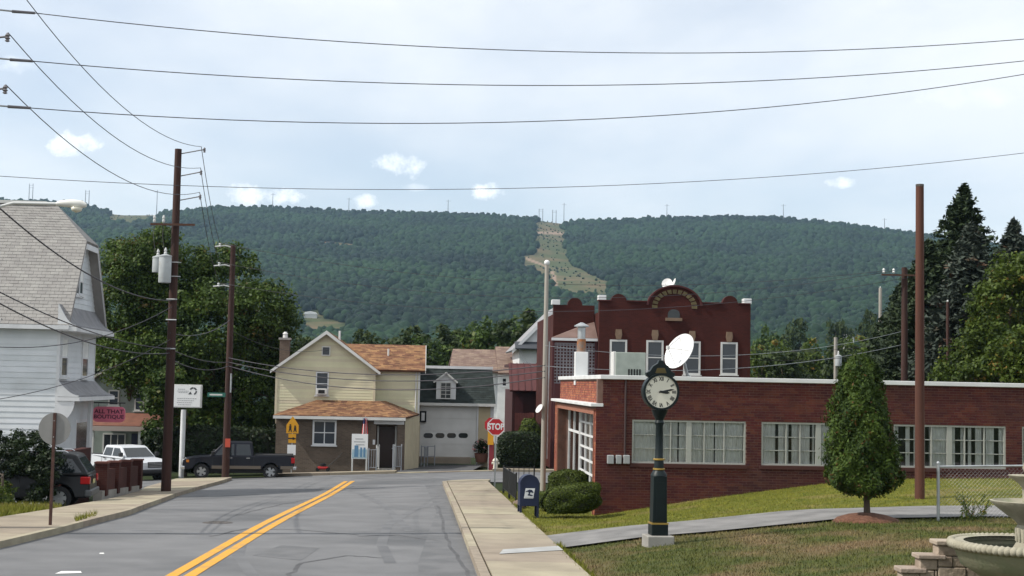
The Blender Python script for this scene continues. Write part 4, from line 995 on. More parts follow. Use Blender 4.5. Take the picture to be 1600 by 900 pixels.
    xv, zv = L(531, 517, B1 + 3); MB().tube([(xv, B1 + 3, zv - 1), (xv, B1 + 3, zv)], .06, 8).build('vent_pipe', M_('white_trim'), rf)
    xv, zv = L(607, 545, yW + 1.2); MB().tube([(xv, yW + 1.2, zv - .7), (xv, yW + 1.2, zv)], .05, 8).build('vent_pipe', M_('off_white'), rf)
    return P0, L
CH_P0, CH_L = cream_house()

# ================================================================== garage with the dark mansard roof
def garage():
    d = 81.0; P0 = pt(655, 716, d); P0.z = zf(P0.x, P0.y) + .1
    P0.z = (lambda p: p.z)(pt(655, 717, d))
    T = thing('garage', 'garage with big white roller door and dark mansard roof with dormer', 'garage', P0, RA); L = lambda px, py, y=0: loc(P0, px, py, y)
    xr, ze = L(771, 631); zt = L(720, 576, 1.1)[1]; xl = -1.5; D = 8
    m = MB(); x0, z1 = L(657, 633); x1, z0 = L(744, 714)
    m.box(xl, x0, 0, .25, -2, ze); m.box(x1, xr, 0, .25, -2, ze); m.box(x0, x1, 0, .25, z1, ze); m.box(xr - .25, xr, .25, D, -2, ze); m.box(xl, xl + .25, .25, D, -2, ze)
    mat('tan_wall', (.50, .42, .27), .7, col2=(.45, .38, .25), scale=2); m.build('wall', M_('tan_wall'), T)
    dr = MB(); n = 4
    hz = [z0 - .05 + (z1 - z0 + .05) * i / n for i in range(n + 1)]
    door = MB().box(x0 - .2, x1 - .0, .12, .16, z0 - .05, z1 - .01).build('door', mat('door_white', (.66, .66, .64), .5, col2=(.58, .58, .56), scale=1.2), T)
    for i in range(n): MB().box(x0 - .2, x1 - .01, .095, .12, hz[i] + .012, hz[i + 1] - .012).build('door_panel', M_('door_white'), door)
    for a, b in ((662, 676.5), (680.5, 694.5), (698.5, 712.5), (716.5, 731)):
        xa, zb = L(a, 676.5, .1); xb, za = L(b, 684.5, .1); r_ = (zb - za) / 2; P = []
        for cx_, s0 in ((xb - r_, -90), (xa + r_, 90)): P += [(cx_ + r_ * math.cos(R(s0 + 20 * k)), (za + zb) / 2 + r_ * math.sin(R(s0 + 20 * k))) for k in range(10)]
        MB().prism(P, .082, .098, 'y').build('door_window', M_('dark_glass'), door)
    MB().box(xr - .16, xr + .03, -.035, .1, -1, ze).build('corner_board', M_('white_trim'), T)
    MB().box(x1, x1 + .08, -.03, .1, -.5, ze - .02).build('door_trim', M_('white_trim'), T)
    fq = [(xl, -.25, ze - .02), (xr + .12, -.25, ze - .02), (xr - .05, 1.15, zt), (xl, 1.15, zt)]
    m = slab(fq, .1); m.box(xl, xr - .06, 1.15, D, zt - .2, zt - .02); rf = m.build('roof', M_('shingle_green'), T); shingles(rf, fq, .15, .33, 'shingle_green', 3)
    slab([(xr + .12, -.25, ze - .02), (xr + .12, D, ze - .02), (xr - .05, D, zt), (xr - .05, 1.15, zt)], .1).build('roof_side', M_('shingle_green'), T)
    MB().box(xl, xr - .02, 1.05, 1.3, zt - .02, zt + .14).build('ridge_flashing', M_('white_trim'), rf)
    MB().box(xl, xr + .15, -.33, -.22, ze - .16, ze).build('gutter', M_('off_white'), rf)
    # dormer
    a, t = L(682, 595, -.15); b, o = L(712, 624, -.15); pk = L(697, 582, -.15)[1]
    m = MB(); c = (a + b) / 2; m.prism([(a, o), (b, o), (b, t), (c, pk - .1), (a, t)], -.15, 1.2, 'y'); dm = m.build('dormer', M_('white_trim'), T)
    ea, eb = L(677, 594, -.3)[0], L(716, 594, -.3)[0]
    m = slab([(ea, -.32, t - .06), (ea, 1.3, t - .06), (c, 1.3, pk + .03), (c, -.32, pk + .03)], .09); slab([(eb, -.32, t - .06), (eb, 1.3, t - .06), (c, 1.3, pk + .03), (c, -.32, pk + .03)], .09, m); m.build('dormer_roof', M_('off_white'), dm)
    wa, wt = L(688, 597, -.17); wb, wo = L(705, 623.5, -.17); window(T, wa, wb, wo, wt, -.16, 'off_white', .05, 2, 4, False, 'dark_glass', proud=.03)
    # framed sign and apron
    a, t = L(656, 642, -.02); b, o = L(666, 660, -.02); s = MB().box(a, b, -.06, -.01, o, t).build('notice_frame', M_('dark_void'), T); MB().box(a + .1, b - .1, -.066, -.061, o + .1, t - .1).build('notice', M_('white_trim'), s)
    ax, _ = L(655, 720); MB().box(-.2, L(735, 720)[0], -.9, .3, z0 - .35, z0 - .02).build('apron', M_('concrete'), T)
    return P0
GP0 = garage()
# ================================================================== white corner house on the left
def white_house():
    P0 = pt(86, 700, 50); P0.z = zf(P0.x, P0.y) - .2
    T = thing('white_house', 'tall white clapboard house with steep grey roof and flared shop canopy', 'house', P0, RA)
    W = locx(P0, 147, 560)[0]; ze = loc(P0, 60, 507, -.3)[1]; xr_, zr = loc(P0, 88, 319, W / 2); XL = -15
    ov = .4; sl = (zr - ze) / (W / 2 + .35)
    zh = locx(P0, 123, 371, ov)[1]; yh = -.35 + (zh - ze) / sl
    zw = ze + .35 * sl
    m = MB(); m.box(XL, 0, .012, W, -.5, ze + .05)
    m.prism([(.0, ze), (W, ze), (W - (zh - zw) / sl, zh), ((zh - zw) / sl, zh)], XL + .5, -.01, 'x'); wall = m.build('wall', M_('siding_white'), T)
    # side boards, one by one, each its own piece
    clap(wall, .9, ze - .1, .2, lambda z, zt: [(XL, -.07, XL, -.07)], 'y', 0, 'siding_white')
    clap(wall, 2.9, zh - .05, .2, lambda z, zt: [(max(.07, (z - zw) / sl), min(W - .07, W - (z - zw) / sl), max(.07, (zt - zw) / sl), min(W - .07, W - (zt - zw) / sl))], 'x', 0, 'siding_white', out=1)
    MB().box(-.07, .03, -.03, .07, .3, ze - .1).build('corner_board', M_('white_trim'), wall); MB().box(-.06, .035, W - .07, W + .03, .3, ze - .1).build('corner_board', M_('white_trim'), wall)
    # roof with a clipped end
    yR = W / 2
    nq = [(XL, -.35, ze), (ov, -.35, ze), (ov, yh, zh), (XL, yh, zh)]; tq = [(XL, yh, zh), (ov, yh, zh), (xr_, yR, zr), (XL, yR, zr)]
    fq = [(XL, W + .35, ze), (ov, W + .35, ze), (ov, W - yh, zh), (xr_, yR, zr), (XL, yR, zr)]
    m = slab(nq, .1); slab(tq, .1, m); slab(fq, .1, m); slab([(ov, yh, zh), (ov, W - yh, zh), (xr_, yR, zr)], .1, m); rf = m.build('roof', M_('shingle_grey'), T)
    shingles(rf, [(-11, -.35, ze), (ov, -.35, ze), (ov, yh, zh), (-11, yh, zh)], .145, .3, 'shingle_grey', 2)
    shingles(rf, [(-11, yh, zh), (ov, yh, zh), (xr_, yR, zr), (-11, yR, zr)], .145, .3, 'shingle_grey', 4)
    MB().box(XL, xr_ - .35, yR - .12, yR + .12, zr - .02, zr + .09).build('ridge_cap', M_('off_white'), rf)
    mat('soffit_shade', (.50, .51, .53), .7)
    m = MB()
    m.prism([(-.35, ze - .17), (-.35, ze - .02), (yh, zh - .02), (yh, zh - .28)], ov - .04, ov - .002, 'x'); m.build('barge_board', M_('white_trim'), rf)
    m = MB(); m.prism([(W + .35, ze - .17), (W + .35, ze - .02), (W - yh, zh - .02), (W - yh, zh - .28)], ov - .04, ov - .002, 'x'); m.build('barge_board', M_('white_trim'), rf)
    MB().box(ov - .04, ov, yh, W - yh, zh - .3, zh - .1).build('barge_board', M_('white_trim'), rf)
    MB().box(XL, ov, -.42, -.33, ze - .16, ze - .01).build('gutter', M_('white_trim'), rf)
    MB().box(XL, .0, -.33, .01, ze - .1, ze - .06).build('soffit', M_('white_trim'), rf)
    for x in (-.9, -2.0): MB().box(x - .02, x + .02, -.3, -.12, ze + .07, ze + .2).build('snow_guard', M_('off_white'), rf)
    # flared roofs: profile runs out from the front wall
    def flare(zt, zb, out, y0, y1, name, fasc=.16, n=8):
        prof = [(out * t, zt + (zb - zt) * math.sin(t * math.pi / 2)) for t in [i / n for i in range(n + 1)]]
        P = prof + [(out, zb - .05), (0, zb - .05)]
        m = MB(); m.add([(p[0], y0, p[1]) for p in P] + [(p[0], y1, p[1]) for p in P], [tuple(range(len(P))), tuple(range(2 * len(P) - 1, len(P) - 1, -1))] + [(i, len(P) + i, len(P) + (i + 1) % len(P), (i + 1) % len(P)) for i in range(len(P))])
        o = m.build(name, M_('pent_roof'), T)
        MB().box(.0, out + .04, y0 - .05, y1 + .05, zb - .05 - fasc, zb - .052).build('fascia', M_('white_trim'), o)
        m = MB(); m.add([(p[0], y0 - .05, p[1] + .01) for p in P] + [(p[0], y0 - .012, p[1] + .01) for p in P], [tuple(range(len(P))), tuple(range(2 * len(P) - 1, len(P) - 1, -1))] + [(i, len(P) + i, len(P) + (i + 1) % len(P), (i + 1) % len(P)) for i in range(len(P))])
        m.build('end_board', M_('white_trim'), o)
        return o
    zt1 = locx(P0, 110, 484)[1]; zb1 = locx(P0, 130, 512, .4)[1]
    flare(ze + .75, ze + .0, .62, -.30, W + .30, 'pent_roof')
    zt2 = locx(P0, 100, 594)[1]; zb2 = locx(P0, 125, 618, .6)[1]
    flare(zt2, zb2, .75, -.02, W + .25, 'shop_canopy', .14)
    # curved bracket panel at the near end under the canopy
    n = 8; P = [(.0, zb2 - .2)] + [(.62 * math.cos(math.pi / 2 * i / n), zb2 - .2 - .75 * math.sin(math.pi / 2 * i / n)) for i in range(n + 1)] + [(0, zb2 - .96)]
    MB().prism([(p[0], p[1]) for p in P], -.04, -.0, 'y').build('bracket_panel', M_('white_trim'), T)
    # windows of the front: attic triple, two tall ones, shop window and door
    def fwin(a, b, t, o, frame='white_trim', glass='dark_glass_blue', rows=2, name='window'):
        y0, z1 = locx(P0, a, t); y1, z0 = locx(P0, b, o); fw = .07
        m = MB(); m.box(.0, .06, y0, y1, z1 - fw, z1); m.box(.0, .06, y0, y1, z0, z0 + fw); m.box(.002, .058, y0, y0 + fw, z0 + fw, z1 - fw); m.box(.002, .058, y1 - fw, y1, z0 + fw, z1 - fw)
        if rows == 2: m.box(.004, .055, y0 + fw, y1 - fw, (z0 + z1) / 2 - .03, (z0 + z1) / 2 + .03)
        w = m.build(name, M_(frame), T); MB().box(.026, .034, y0 + fw - .01, y1 - fw + .01, z0 + fw - .01, z1 - fw + .01).build('pane', M_(glass), w)
        if rows == 2: MB().box(.035, .04, y0 + fw, y1 - fw, (z0 + z1) / 2, z1 - fw).build('blind', M_('curtain'), w)
        MB().box(.0, .12, y0 - .08, y1 + .08, z0 - .08, z0 - .003).build('sill', M_(frame), w); return w
    fwin(95.5, 103, 527, 589); fwin(128, 135, 529, 590)
    fwin(113, 117.5, 415, 461); fwin(118, 122.5, 407, 462); fwin(123, 127.5, 418, 462)
    y0, z1 = locx(P0, 116, 656); y1, z0 = locx(P0, 133, 700); ww = MB().box(.0, .07, y0, y1, z0 - .3, z1).build('shop_window', M_('white_trim'), T); MB().box(.055, .078, y0 + .12, y1 - .12, z0 - .2, z1 - .12).build('pane', mat('shop_glass', (.10, .085, .08), .12), ww)
    MB().box(-.02, .06, .05, W - .05, 1.3, zb2 - .2).build('shop_wall', M_('siding_white'), T)
    # red steps wall at the front
    ya, za = locx(P0, 98, 706, 1.1); yb, zb = locx(P0, 138, 697, 1.1)
    MB().prism([(ya, -.5), (min(yb, W), -.5), (min(yb, W), za - .02), (ya, za)], .9, 1.2, 'x').build('stoop_wall', brick_mat('brick_wall_red', (.065, .018, .014), (.05, .014, .012), (.07, .035, .028)), T)
    fb, fz = locx(P0, 137, 690, .35); MB().box(.3, .42, fb, fb + .14, -.2, zb2 - .2).build('canopy_post', M_('white_trim'), T)
    # hanging boutique sign
    py_ = W + .2; b0 = T.matrix_basis @ Vector((0, py_, 0)); b0 = P0 + EY * py_
    bx0, zt = loc(P0, 146, 635, py_); bx1, zb_ = loc(P0, 195, 660, py_)
    S = thing('boutique_sign', 'pink hanging sign reading ALL THAT BOUTIQUE on the white house', 'sign', P0 + EY * py_, RA)
    mat('sign_pink', (.70, .17, .25), .5, col2=(.62, .15, .22), scale=5); n = 6; rr = (zt - zb_) * .3; P = []
    for cx_, cz_, s0 in ((bx1 - rr, zb_ + rr, -90), (bx1 - rr, zt - rr, 0), (bx0 + rr, zt - rr, 90), (bx0 + rr, zb_ + rr, 180)): P += [(cx_ + rr * math.cos(R(s0 + 90 * k / n)), cz_ + rr * math.sin(R(s0 + 90 * k / n))) for k in range(n + 1)]
    bd = MB().prism(P, -.04, .04, 'y').build('board', M_('sign_pink'), S)
    mat('sign_dark', (.06, .015, .035), .6); h = zt - zb_; cx_ = (bx0 + bx1) / 2
    text('ALL THAT', h * .36, 'lettering', M_('sign_dark'), S, (cx_, -.043, zb_ + h * .68), sx=1.15, bold=.004); text('BOUTIQUE', h * .34, 'lettering', M_('sign_dark'), S, (cx_, -.043, zb_ + h * .34), sx=1.15, bold=.004)
    zz = loc(P0, 150, 629, py_)[1]; MB().tube([(0.0, 0, zz), (bx1, 0, zz)], .025, 8).build('bracket', M_('black_iron'), S)
    for x in (bx0 + .2, bx1 - .2): MB().tube([(x, 0, zz), (x, 0, zt - .01)], .01, 6).build('hanger', M_('black_iron'), S)
white_house()

# ================================================================== grey green house behind the car park
def grey_house():
    P0 = pt(140, 740, 84); P0.z = zf(P0.x, P0.y) - .1
    T = thing('grey_house', 'grey green gabled house with reddish porch roof behind the car park', 'house', P0, RA); L = lambda px, py, y=0: loc(P0, px, py, y)
    xr = L(262, 650, 2)[0]; ze = L(146, 592, 2)[1]; zp = L(195, 566, 2)[1]; xp = (xr - 0) / 2; x0 = L(132, 600, 2)[0]
    xp = L(200, 566, 2)[0]; zp = ze + (xp - L(146, 592, 2)[0]) * .72
    m = MB(); m.prism([(x0, -.5), (2 * xp - x0, -.5), (2 * xp - x0, ze - .3), (xp, zp - .1), (x0, ze - .3)], 2, 10, 'y'); w = m.build('wall', M_('siding_grey_green'), T)
    clap(w, 2.6, ze, .17, lambda z, zt: [(x0, 2 * xp - x0, x0, 2 * xp - x0)], 'y', 2.0, 'siding_grey_green', True)
    m = slab([(x0 - .5, 1.6, ze - .55), (x0 - .5, 10.3, ze - .55), (xp, 10.3, zp), (xp, 1.6, zp)], .12); slab([(2 * xp - x0 + .5, 1.6, ze - .55), (2 * xp - x0 + .5, 10.3, ze - .55), (xp, 10.3, zp), (xp, 1.6, zp)], .12, m)
    m.build('roof', mat('metal_roof', (.55, .53, .48), .6, col2=(.46, .44, .40), scale=3), T)
    for a, b, t, o in ((170, 186, 609, 634), (211, 225, 613, 642)):
        xa, zb = L(a, t, 2); xb, za = L(b, o, 2); ww = window(T, xa, xb, za, zb, 1.98, 'off_white', .08, 1, 2, True, 'dark_glass_blue')
    e0, zE = L(136, 664, -.2); e1 = L(262, 664, -.2)[0]; zt = L(200, 650, 2)[1]
    slab([(e0, -.3, zE), (e1, -.3, zE), (e1, 2.0, zt + .2), (e0, 2.0, zt + .2)], .1).build('porch_roof', mat('roof_red', (.20, .085, .055), .9, col2=(.15, .065, .045), scale=3), T)
    MB().box(e0, e1, -.36, -.26, zE - .32, zE - .04).build('fascia', mat('fascia_pink', (.40, .33, .30), .7), T)
    for px in (144, 218, 258):
        x = L(px, 700, -.1)[0]; MB().box(x - .09, x + .09, -.2, -.02, -.5, zE - .3).build('post', M_('off_white'), T)
    xa, xb = L(205, 700, 1.95)[0], L(214, 700, 1.95)[0]; dd = MB().box(xa, xb, 1.9, 1.98, 0, 2.3).build('door', mat('door_blue', (.025, .03, .07), .5), T); MB().box(xb - .1, xb - .05, 1.86, 1.9, 1.1, 1.2).build('handle', M_('galvanised'), dd)
    xa, xb = L(160, 700, 1.95)[0], L(196, 700, 1.95)[0]; window(T, xa, xb, .9, 2.3, 1.98, 'off_white', .08, 3, 1, True)
    MB().box(L(249, 700, -.4)[0], L(262, 700, -.4)[0], -.6, .6, -.4, L(255, 660, -.4)[1]).build('stair_box', mat('box_grey', (.26, .24, .22), .8), T)
    MB().box(e0, e1, -.2, 2, -.6, .05).build('porch_floor', M_('concrete_grey'), T)
grey_house()

# ================================================================== small buildings beyond the junction
def beyond():
    # maroon shop with sloped awning
    d = 90; P0 = pt(797, 690, d); P0.z = zf(P0.x, P0.y) - .4; L = lambda px, py, y=0: loc(P0, px, py, y)
    T = thing('maroon_shed', 'maroon metal sided shed with sloping maroon front roof', 'shed', P0, RA)
    mat('maroon_metal', (.058, .014, .014), .6, col2=(.044, .011, .011), scale=2); mat('maroon_roof', (.105, .030, .030), .65, col2=(.08, .023, .023), scale=2)
    xr = L(862, 600)[0]; zl = L(820, 609)[1]; zt = L(820, 568, 1.5)[1]
    m = MB(); m.box(.1, xr, .2, 8, -1, zl); w = m.build('wall', M_('maroon_metal'), T)
    slab([(-.1, -.3, zl - .05), (xr + .1, -.3, zl - .05), (xr + .1, 1.5, zt), (-.1, 1.5, zt)], .12).build('awning_roof', M_('maroon_roof'), T)
    k = 0; x = 0.0
    while x < xr: MB().add([(x, -.31, zl + .0), (x + .04, -.31, zl + .0), (x + .04, 1.49, zt + .05), (x, 1.49, zt + .05), (x, -.28, zl - .05), (x + .04, -.28, zl - .05), (x + .04, 1.5, zt - .02), (x, 1.5, zt - .02)], [(0, 1, 2, 3), (0, 4, 5, 1), (0, 3, 7, 4), (1, 5, 6, 2)]).build('roof_seam', M_('maroon_roof'), T); x += .42
    MB().box(0, xr, 1.45, 8, zt - .2, zt - .03).build('flat_roof', M_('maroon_metal'), T)
    xa, xb = L(806, 630)[0], L(818, 630)[0]; MB().box(xa, xb, .12, .2, -.6, zl - .5).build('door', mat('maroon_door', (.06, .014, .016), .5), T)
    f0 = pt(804, 670, 84); f0.z = zf(f0.x, f0.y); Fc = thing('red_fence', 'short faded red board fence behind the hedge', 'fence', f0, RA); zz = loc(f0, 815, 645)[1]; xe = loc(f0, 834, 650)[0]
    mat('fence_red', (.28, .10, .085), .85, col2=(.22, .08, .07), scale=4); x = 0; rng = random.Random(4)
    while x < xe: MB().box(x, x + .135, 0, .03, 0, zz + rng.uniform(-.02, .02)).build('board', M_('fence_red'), Fc); x += .145
    for z in (.4, zz - .4): MB().box(0, xe, .031, .08, z, z + .09).build('rail', M_('fence_red'), Fc)
    # white gabled house
    d = 112; P0 = pt(806, 640, d); P0.z = zf(P0.x, P0.y) - .5; L = lambda px, py, y=0: loc(P0, px, py, y)
    T = thing('gabled_white_house', 'white gabled house half hidden by the grey light pole', 'house', P0, RA)
    xe, ze = L(810, 539); xp, zp = L(868, 481); xq = 2 * xp - xe
    MB().prism([(xe + .1, -.5), (xq, -.5), (xq, ze), (xp, zp - .15), (xe + .1, ze)], 0, 9, 'y').build('wall', M_('white_paint'), T)
    s = (zp - ze) / (xp - xe); m = slab([(xe - .5, -.4, ze - .5 * s + .1), (xe - .5, 9, ze - .5 * s + .1), (xp, 9, zp + .1), (xp, -.4, zp + .1)], .15); slab([(xq + .5, -.4, ze - .5 * s + .1), (xq + .5, 9, ze - .5 * s + .1), (xp, 9, zp + .1), (xp, -.4, zp + .1)], .15, m); m.build('roof', M_('pent_roof'), T)
    m = MB(); m.prism([(xe - .5, ze - .5 * s - .2), (xe - .5, ze - .5 * s + .08), (xp, zp + .08), (xp, zp - .25)], -.45, -.41, 'y'); m.build('barge_board', M_('white_trim'), T)
    za, zb = L(830, 542)[1], L(830, 536)[1]; slab([(xe - .3, -1.0, za - .15), (xq, -1.0, za - .15), (xq, 0, zb + .1), (xe - .3, 0, zb + .1)], .1).build('pent_roof', mat('slate_dark', (.05, .055, .065), .8), T)
    a, t = L(846.5, 517); b, o = L(851, 526); window(T, a, b, o, t, -.02, 'white_trim', .06, 1, 1, False)
    # brown roofed house
    d = 118; P0 = pt(700, 640, d); P0.z = zf(P0.x, P0.y) - 1; L = lambda px, py, y=0: loc(P0, px, py, y)
    T = thing('brown_roofed_house', 'house with long brown shingle roof behind the garage', 'house', P0, RA)
    xr = L(778, 580)[0]; ze = L(740, 580)[1]; zt = L(740, 546, 5)[1]; x2 = L(830, 580)[0]; zt2 = L(790, 542, 5)[1]
    m = MB(); m.box(.3, xr, .4, 10, -.5, ze); m.box(xr, x2 - .2, .1, 10, -.5, ze + .1); m.build('wall', M_('white_paint'), T)
    q = [(0, -.2, ze), (xr, -.2, ze), (xr, 5, zt), (.4, 5, zt)]; q2 = [(xr, -.5, ze - .1), (x2, -.5, ze - .1), (x2, 5, zt2), (xr, 5, zt2)]
    m = slab(q, .15); slab([(0, 10.2, ze), (xr, 10.2, ze), (xr, 5, zt), (.4, 5, zt)], .15, m); slab(q2, .15, m); slab([(xr, 10.4, ze - .1), (x2, 10.4, ze - .1), (x2, 5, zt2), (xr, 5, zt2)], .15, m); rf = m.build('roof', M_('shingle_brown'), T)
    shingles(rf, q, .2, .45, 'shingle_brown', 4); shingles(rf, q2, .2, .45, 'shingle_brown', 6)
    a, t = L(784, 590, .1); b, o = L(792, 604, .1); window(T, a, b, o, t, .08, 'white_trim', .08, 1, 2, True)
    # glimpses of other roofs in the valley
    for px, py, w, hh, dd, nm, lb, mt in ((485, 491, 20, 7, 640, 'valley_shed', 'white roofed long shed at the foot of the wooded hill', 'white_paint'), (1328, 526, 13, 6, 330, 'valley_roof', 'pale domed roof among the trees below the right hill', 'white_paint'),
                                          (1386, 577, 16, 14, 112, 'white_outbuilding', 'little white outbuilding by the spruce trees', 'off_white')):
        
        if nm == 'valley_shed':
            g_ = ground(px, py + 6, 0, 300, 2400); dd = g_.y
        p = pt(px, py, dd); s = dd / F; gz = zf(p.x, p.y) - .5; b = Vector((p.x, p.y, gz)); T = thing(nm, lb, 'shed', b, RA); Ht = p.z - gz
        MB().box(-w / 2 * s, w / 2 * s, 0, 8, 0, Ht).build('wall', M_('off_white'), T)
        MB().prism([(-w * .55 * s, Ht), (w * .55 * s, Ht), (w * .4 * s, Ht + hh * .5 * s), (0, Ht + hh * .7 * s), (-w * .4 * s, Ht + hh * .5 * s)], -.5, 8.5, 'y').build('roof', M_(mt), T)
beyond()
# ================================================================== plants
leaf_mat('leaf_maple', (.010, .028, .006), (.085, .135, .020), .3, .55, dry=(.09, .06, .012))
leaf_mat('leaf_dark', (.005, .012, .004), (.024, .042, .010), .25, .55)
leaf_mat('leaf_bright', (.020, .042, .007), (.095, .135, .018), .35, .55, dry=(.24, .14, .03))
leaf_mat('leaf_arbor', (.010, .026, .004), (.068, .112, .014), .2, .7, dry=(.10, .055, .015))
leaf_mat('needle_dark', (.010, .021, .010), (.044, .066, .024), .12, .7)
leaf_mat('needle_blue', (.018, .028, .022), (.065, .082, .062), .12, .7, dry=(.085, .05, .03))
leaf_mat('leaf_mid', (.012, .026, .007), (.055, .08, .016), .25, .6)
leaf_mat('leaf_yew', (.012, .026, .005), (.095, .125, .014), .2, .6)
mat('bark', (.055, .04, .03), .95, col2=(.09, .07, .052), scale=6, stretch=(1, 1, .2), bump=.6, bscale=20)
mat('mulch', (.085, .035, .02), .95, col2=(.16, .075, .045), scale=18, detail=6, bump=.8, bscale=60)
def leaves(name, C, Nn, size, mt, tint, parent=None, seed=0, aspect=.55):
    rng = np.random.default_rng(seed + 99); n = len(C)
    Nn = Nn / (np.linalg.norm(Nn, axis=1, keepdims=True) + 1e-9)
    u = np.cross(Nn, rng.normal(size=(n, 3))); u /= np.linalg.norm(u, axis=1, keepdims=True) + 1e-9; v = np.cross(Nn, u)
    s = (np.asarray(size) * rng.uniform(.6, 1.35, n))[:, None]
    V = np.stack([C - u * s * .5, C + v * s * aspect * .5 + u * s * .05, C + u * s * .5 + Nn * s * .12, C - v * s * aspect * .5 + u * s * .05], 1)
    return np_mesh(name, V.reshape(-1, 3), np.arange(4 * n).reshape(-1, 4), mt, tint, parent=parent)
def unit(rng, n):
    u = rng.normal(size=(n, 3)); return u / np.linalg.norm(u, axis=1, keepdims=True)
def lobed_crown(lobes, n_clump, per, clump_r, leaf, seed):
    """lobes: (centre, radius xyz). returns leaf centres, normals, tint"""
    rng = np.random.default_rng(seed); C = []; 
    vol = np.array([np.prod(l[1]) ** (2 / 3) for l in lobes]); cnt = np.maximum(3, (vol / vol.sum() * n_clump).astype(int))
    for (c, r), k in zip(lobes, cnt):
        u = unit(rng, k); rad = rng.uniform(.45, 1.0, k) ** .5; C.append(np.array(c) + u * rad[:, None] * np.array(r))
    C = np.concatenate(C); k = len(C); cr = clump_r * rng.uniform(.55, 1.4, k); ct = rng.normal(.48, .17, k)
    u = unit(rng, k * per); rad = rng.uniform(0, 1, k * per) ** .45
    flat = np.array([1, 1, .72])
    P = np.repeat(C, per, 0) + u * flat * (rad * np.repeat(cr, per))[:, None]
    nr = u * .7 + unit(rng, k * per) * .7 + np.array([0, 0, .45])
    t = np.clip(np.repeat(ct, per) + rng.normal(0, .13, k * per), 0, 1)
    return P, nr, t
def trunk_limbs(h, r, limbs, seed, lean=(0, 0)):
    rng = random.Random(seed); mb = MB()
    mb.tube([(0, 0, -.3), (lean[0] * .2, lean[1] * .2, h * .3), (lean[0] * .6, lean[1] * .6, h * .7), (lean[0], lean[1], h)], [r * 1.35, r, r * .75, r * .5], 10)
    for tip in limbs:
        b = Vector((lean[0] * .5, lean[1] * .5, h * rng.uniform(.45, .95))); t = Vector(tip); m = b.lerp(t, .5) + Vector((rng.uniform(-.3, .3), rng.uniform(-.3, .3), rng.uniform(.1, .6)))
        mb.tube([b, m, t], [r * .45, r * .28, r * .08], 7)
    return mb
def tree(name, label, base, lobes_w, mt, n_clump, per, clump_r, leaf, seed, trunk_h=3.0, trunk_r=.3, group=None, aspect=.6, cat='tree'):
    T = thing(name, label, cat, base, 0, group); B = Vector(base)
    lobes = [((l[0][0] - B.x, l[0][1] - B.y, l[0][2] - B.z), l[1]) for l in lobes_w]
    P, nr, t = lobed_crown(lobes, n_clump, per, clump_r, leaf, seed)
    trunk_limbs(trunk_h, trunk_r, [l[0] for l in lobes], seed).build('trunk', M_('bark'), T, smooth=True)
    leaves('crown', P, nr, leaf, M_(mt), t, T, seed, aspect); return T
def px_lobes(L, d, depth=.75, seed=1):
    rng = random.Random(seed); s = d / F
    return [(tuple(pt(a, b, d + rng.uniform(-1.5, 1.5))), (r * s, r * s * depth, r * s * .88)) for a, b, r in L]
# two big maples behind the utility poles
b = pt(330, 742, 83); b.z = zf(b.x, b.y)
tree('maple_tree', 'big dark maple tree between the utility poles and the cream house', b,
     px_lobes([(285, 428, 55), (350, 435, 60), (405, 480, 52), (330, 510, 75), (430, 545, 42), (395, 570, 62), (310, 600, 72), (420, 620, 45), (360, 650, 60), (440, 500, 28), (445, 590, 28), (300, 665, 55), (410, 672, 40)], 83, .75, 2), 'leaf_maple', 1000, 72, .66, .21, 31, 5, .38)
b = pt(205, 742, 87); b.z = zf(b.x, b.y)
tree('maple_tree', 'big dark maple tree towering behind the grey green house', b,
     px_lobes([(212, 420, 52), (250, 430, 45), (195, 480, 52), (255, 500, 60), (175, 540, 42), (220, 560, 60), (275, 570, 48), (190, 400, 30), (245, 378, 28)], 83, .8, 3), 'leaf_maple', 700, 72, .66, .21, 32, 6, .36)
b = pt(288, 738, 76); b.z = zf(b.x, b.y)
tree('maple_sapling', 'low leafy branches hanging in front of the grey green house porch', b, px_lobes([(262, 600, 30), (245, 625, 22), (275, 640, 26), (238, 668, 12)], 76, .8, 4), 'leaf_maple', 110, 40, .42, .24, 33, 3.4, .12, cat='tree')
# hedge of darkness behind the dark pickup
def hedge(name, label, c, dims, mt, n, leaf, seed, power=3.0, rot=0.0, group=None, stem=True, base_z=None, cat='bush', slant=0.0):
    rng = np.random.default_rng(seed); T = thing(name, label, cat, (c[0], c[1], c[2] if base_z is None else base_z), rot, group)
    u = unit(rng, n); a = np.abs(u); k = (a ** power).sum(1) ** (-1 / power); u2 = u * k[:, None]
    rad = 1 - rng.exponential(.045, n); P = u2 * rad[:, None] * np.array(dims)
    wob = 1 + .07 * np.sin(u[:, 0] * 5 + seed) * np.sin(u[:, 2] * 6 + 1) + .05 * np.sin(u[:, 1] * 9)
    P *= wob[:, None]; P[:, 2] += dims[2] + P[:, 0] * slant
    P[:, 2] = np.maximum(P[:, 2], .02 + rng.uniform(0, .08, n))
    nr = u + unit(rng, n) * .8; t = np.clip(rng.normal(.45, .2, n) + .15 * u[:, 2], 0, 1)
    leaves('foliage', P, nr, leaf, M_(mt), t, T, seed, .5)
    mb = MB(); v, f = ico(3); kk = (np.abs(v) ** power).sum(1) ** (-1 / power); v = v * kk[:, None] * np.array(dims) * .9; v[:, 2] += dims[2] + v[:, 0] * slant; v[:, 2] = np.maximum(v[:, 2], .03)
    mb.add([tuple(p) for p in v], [tuple(q) for q in f]); mb.build('dark_core', mat('core_dark', (.012, .014, .007), .95), T)  # solid dark core, added to block the view through the leaves
    return T
def at_ground(px, py, d=None, off=0.0):
    if d is None: return ground(px, py, off)
    p = pt(px, py, d); p.z = zf(p.x, p.y) + off; return p
p = at_ground(345, 735, 76.5)
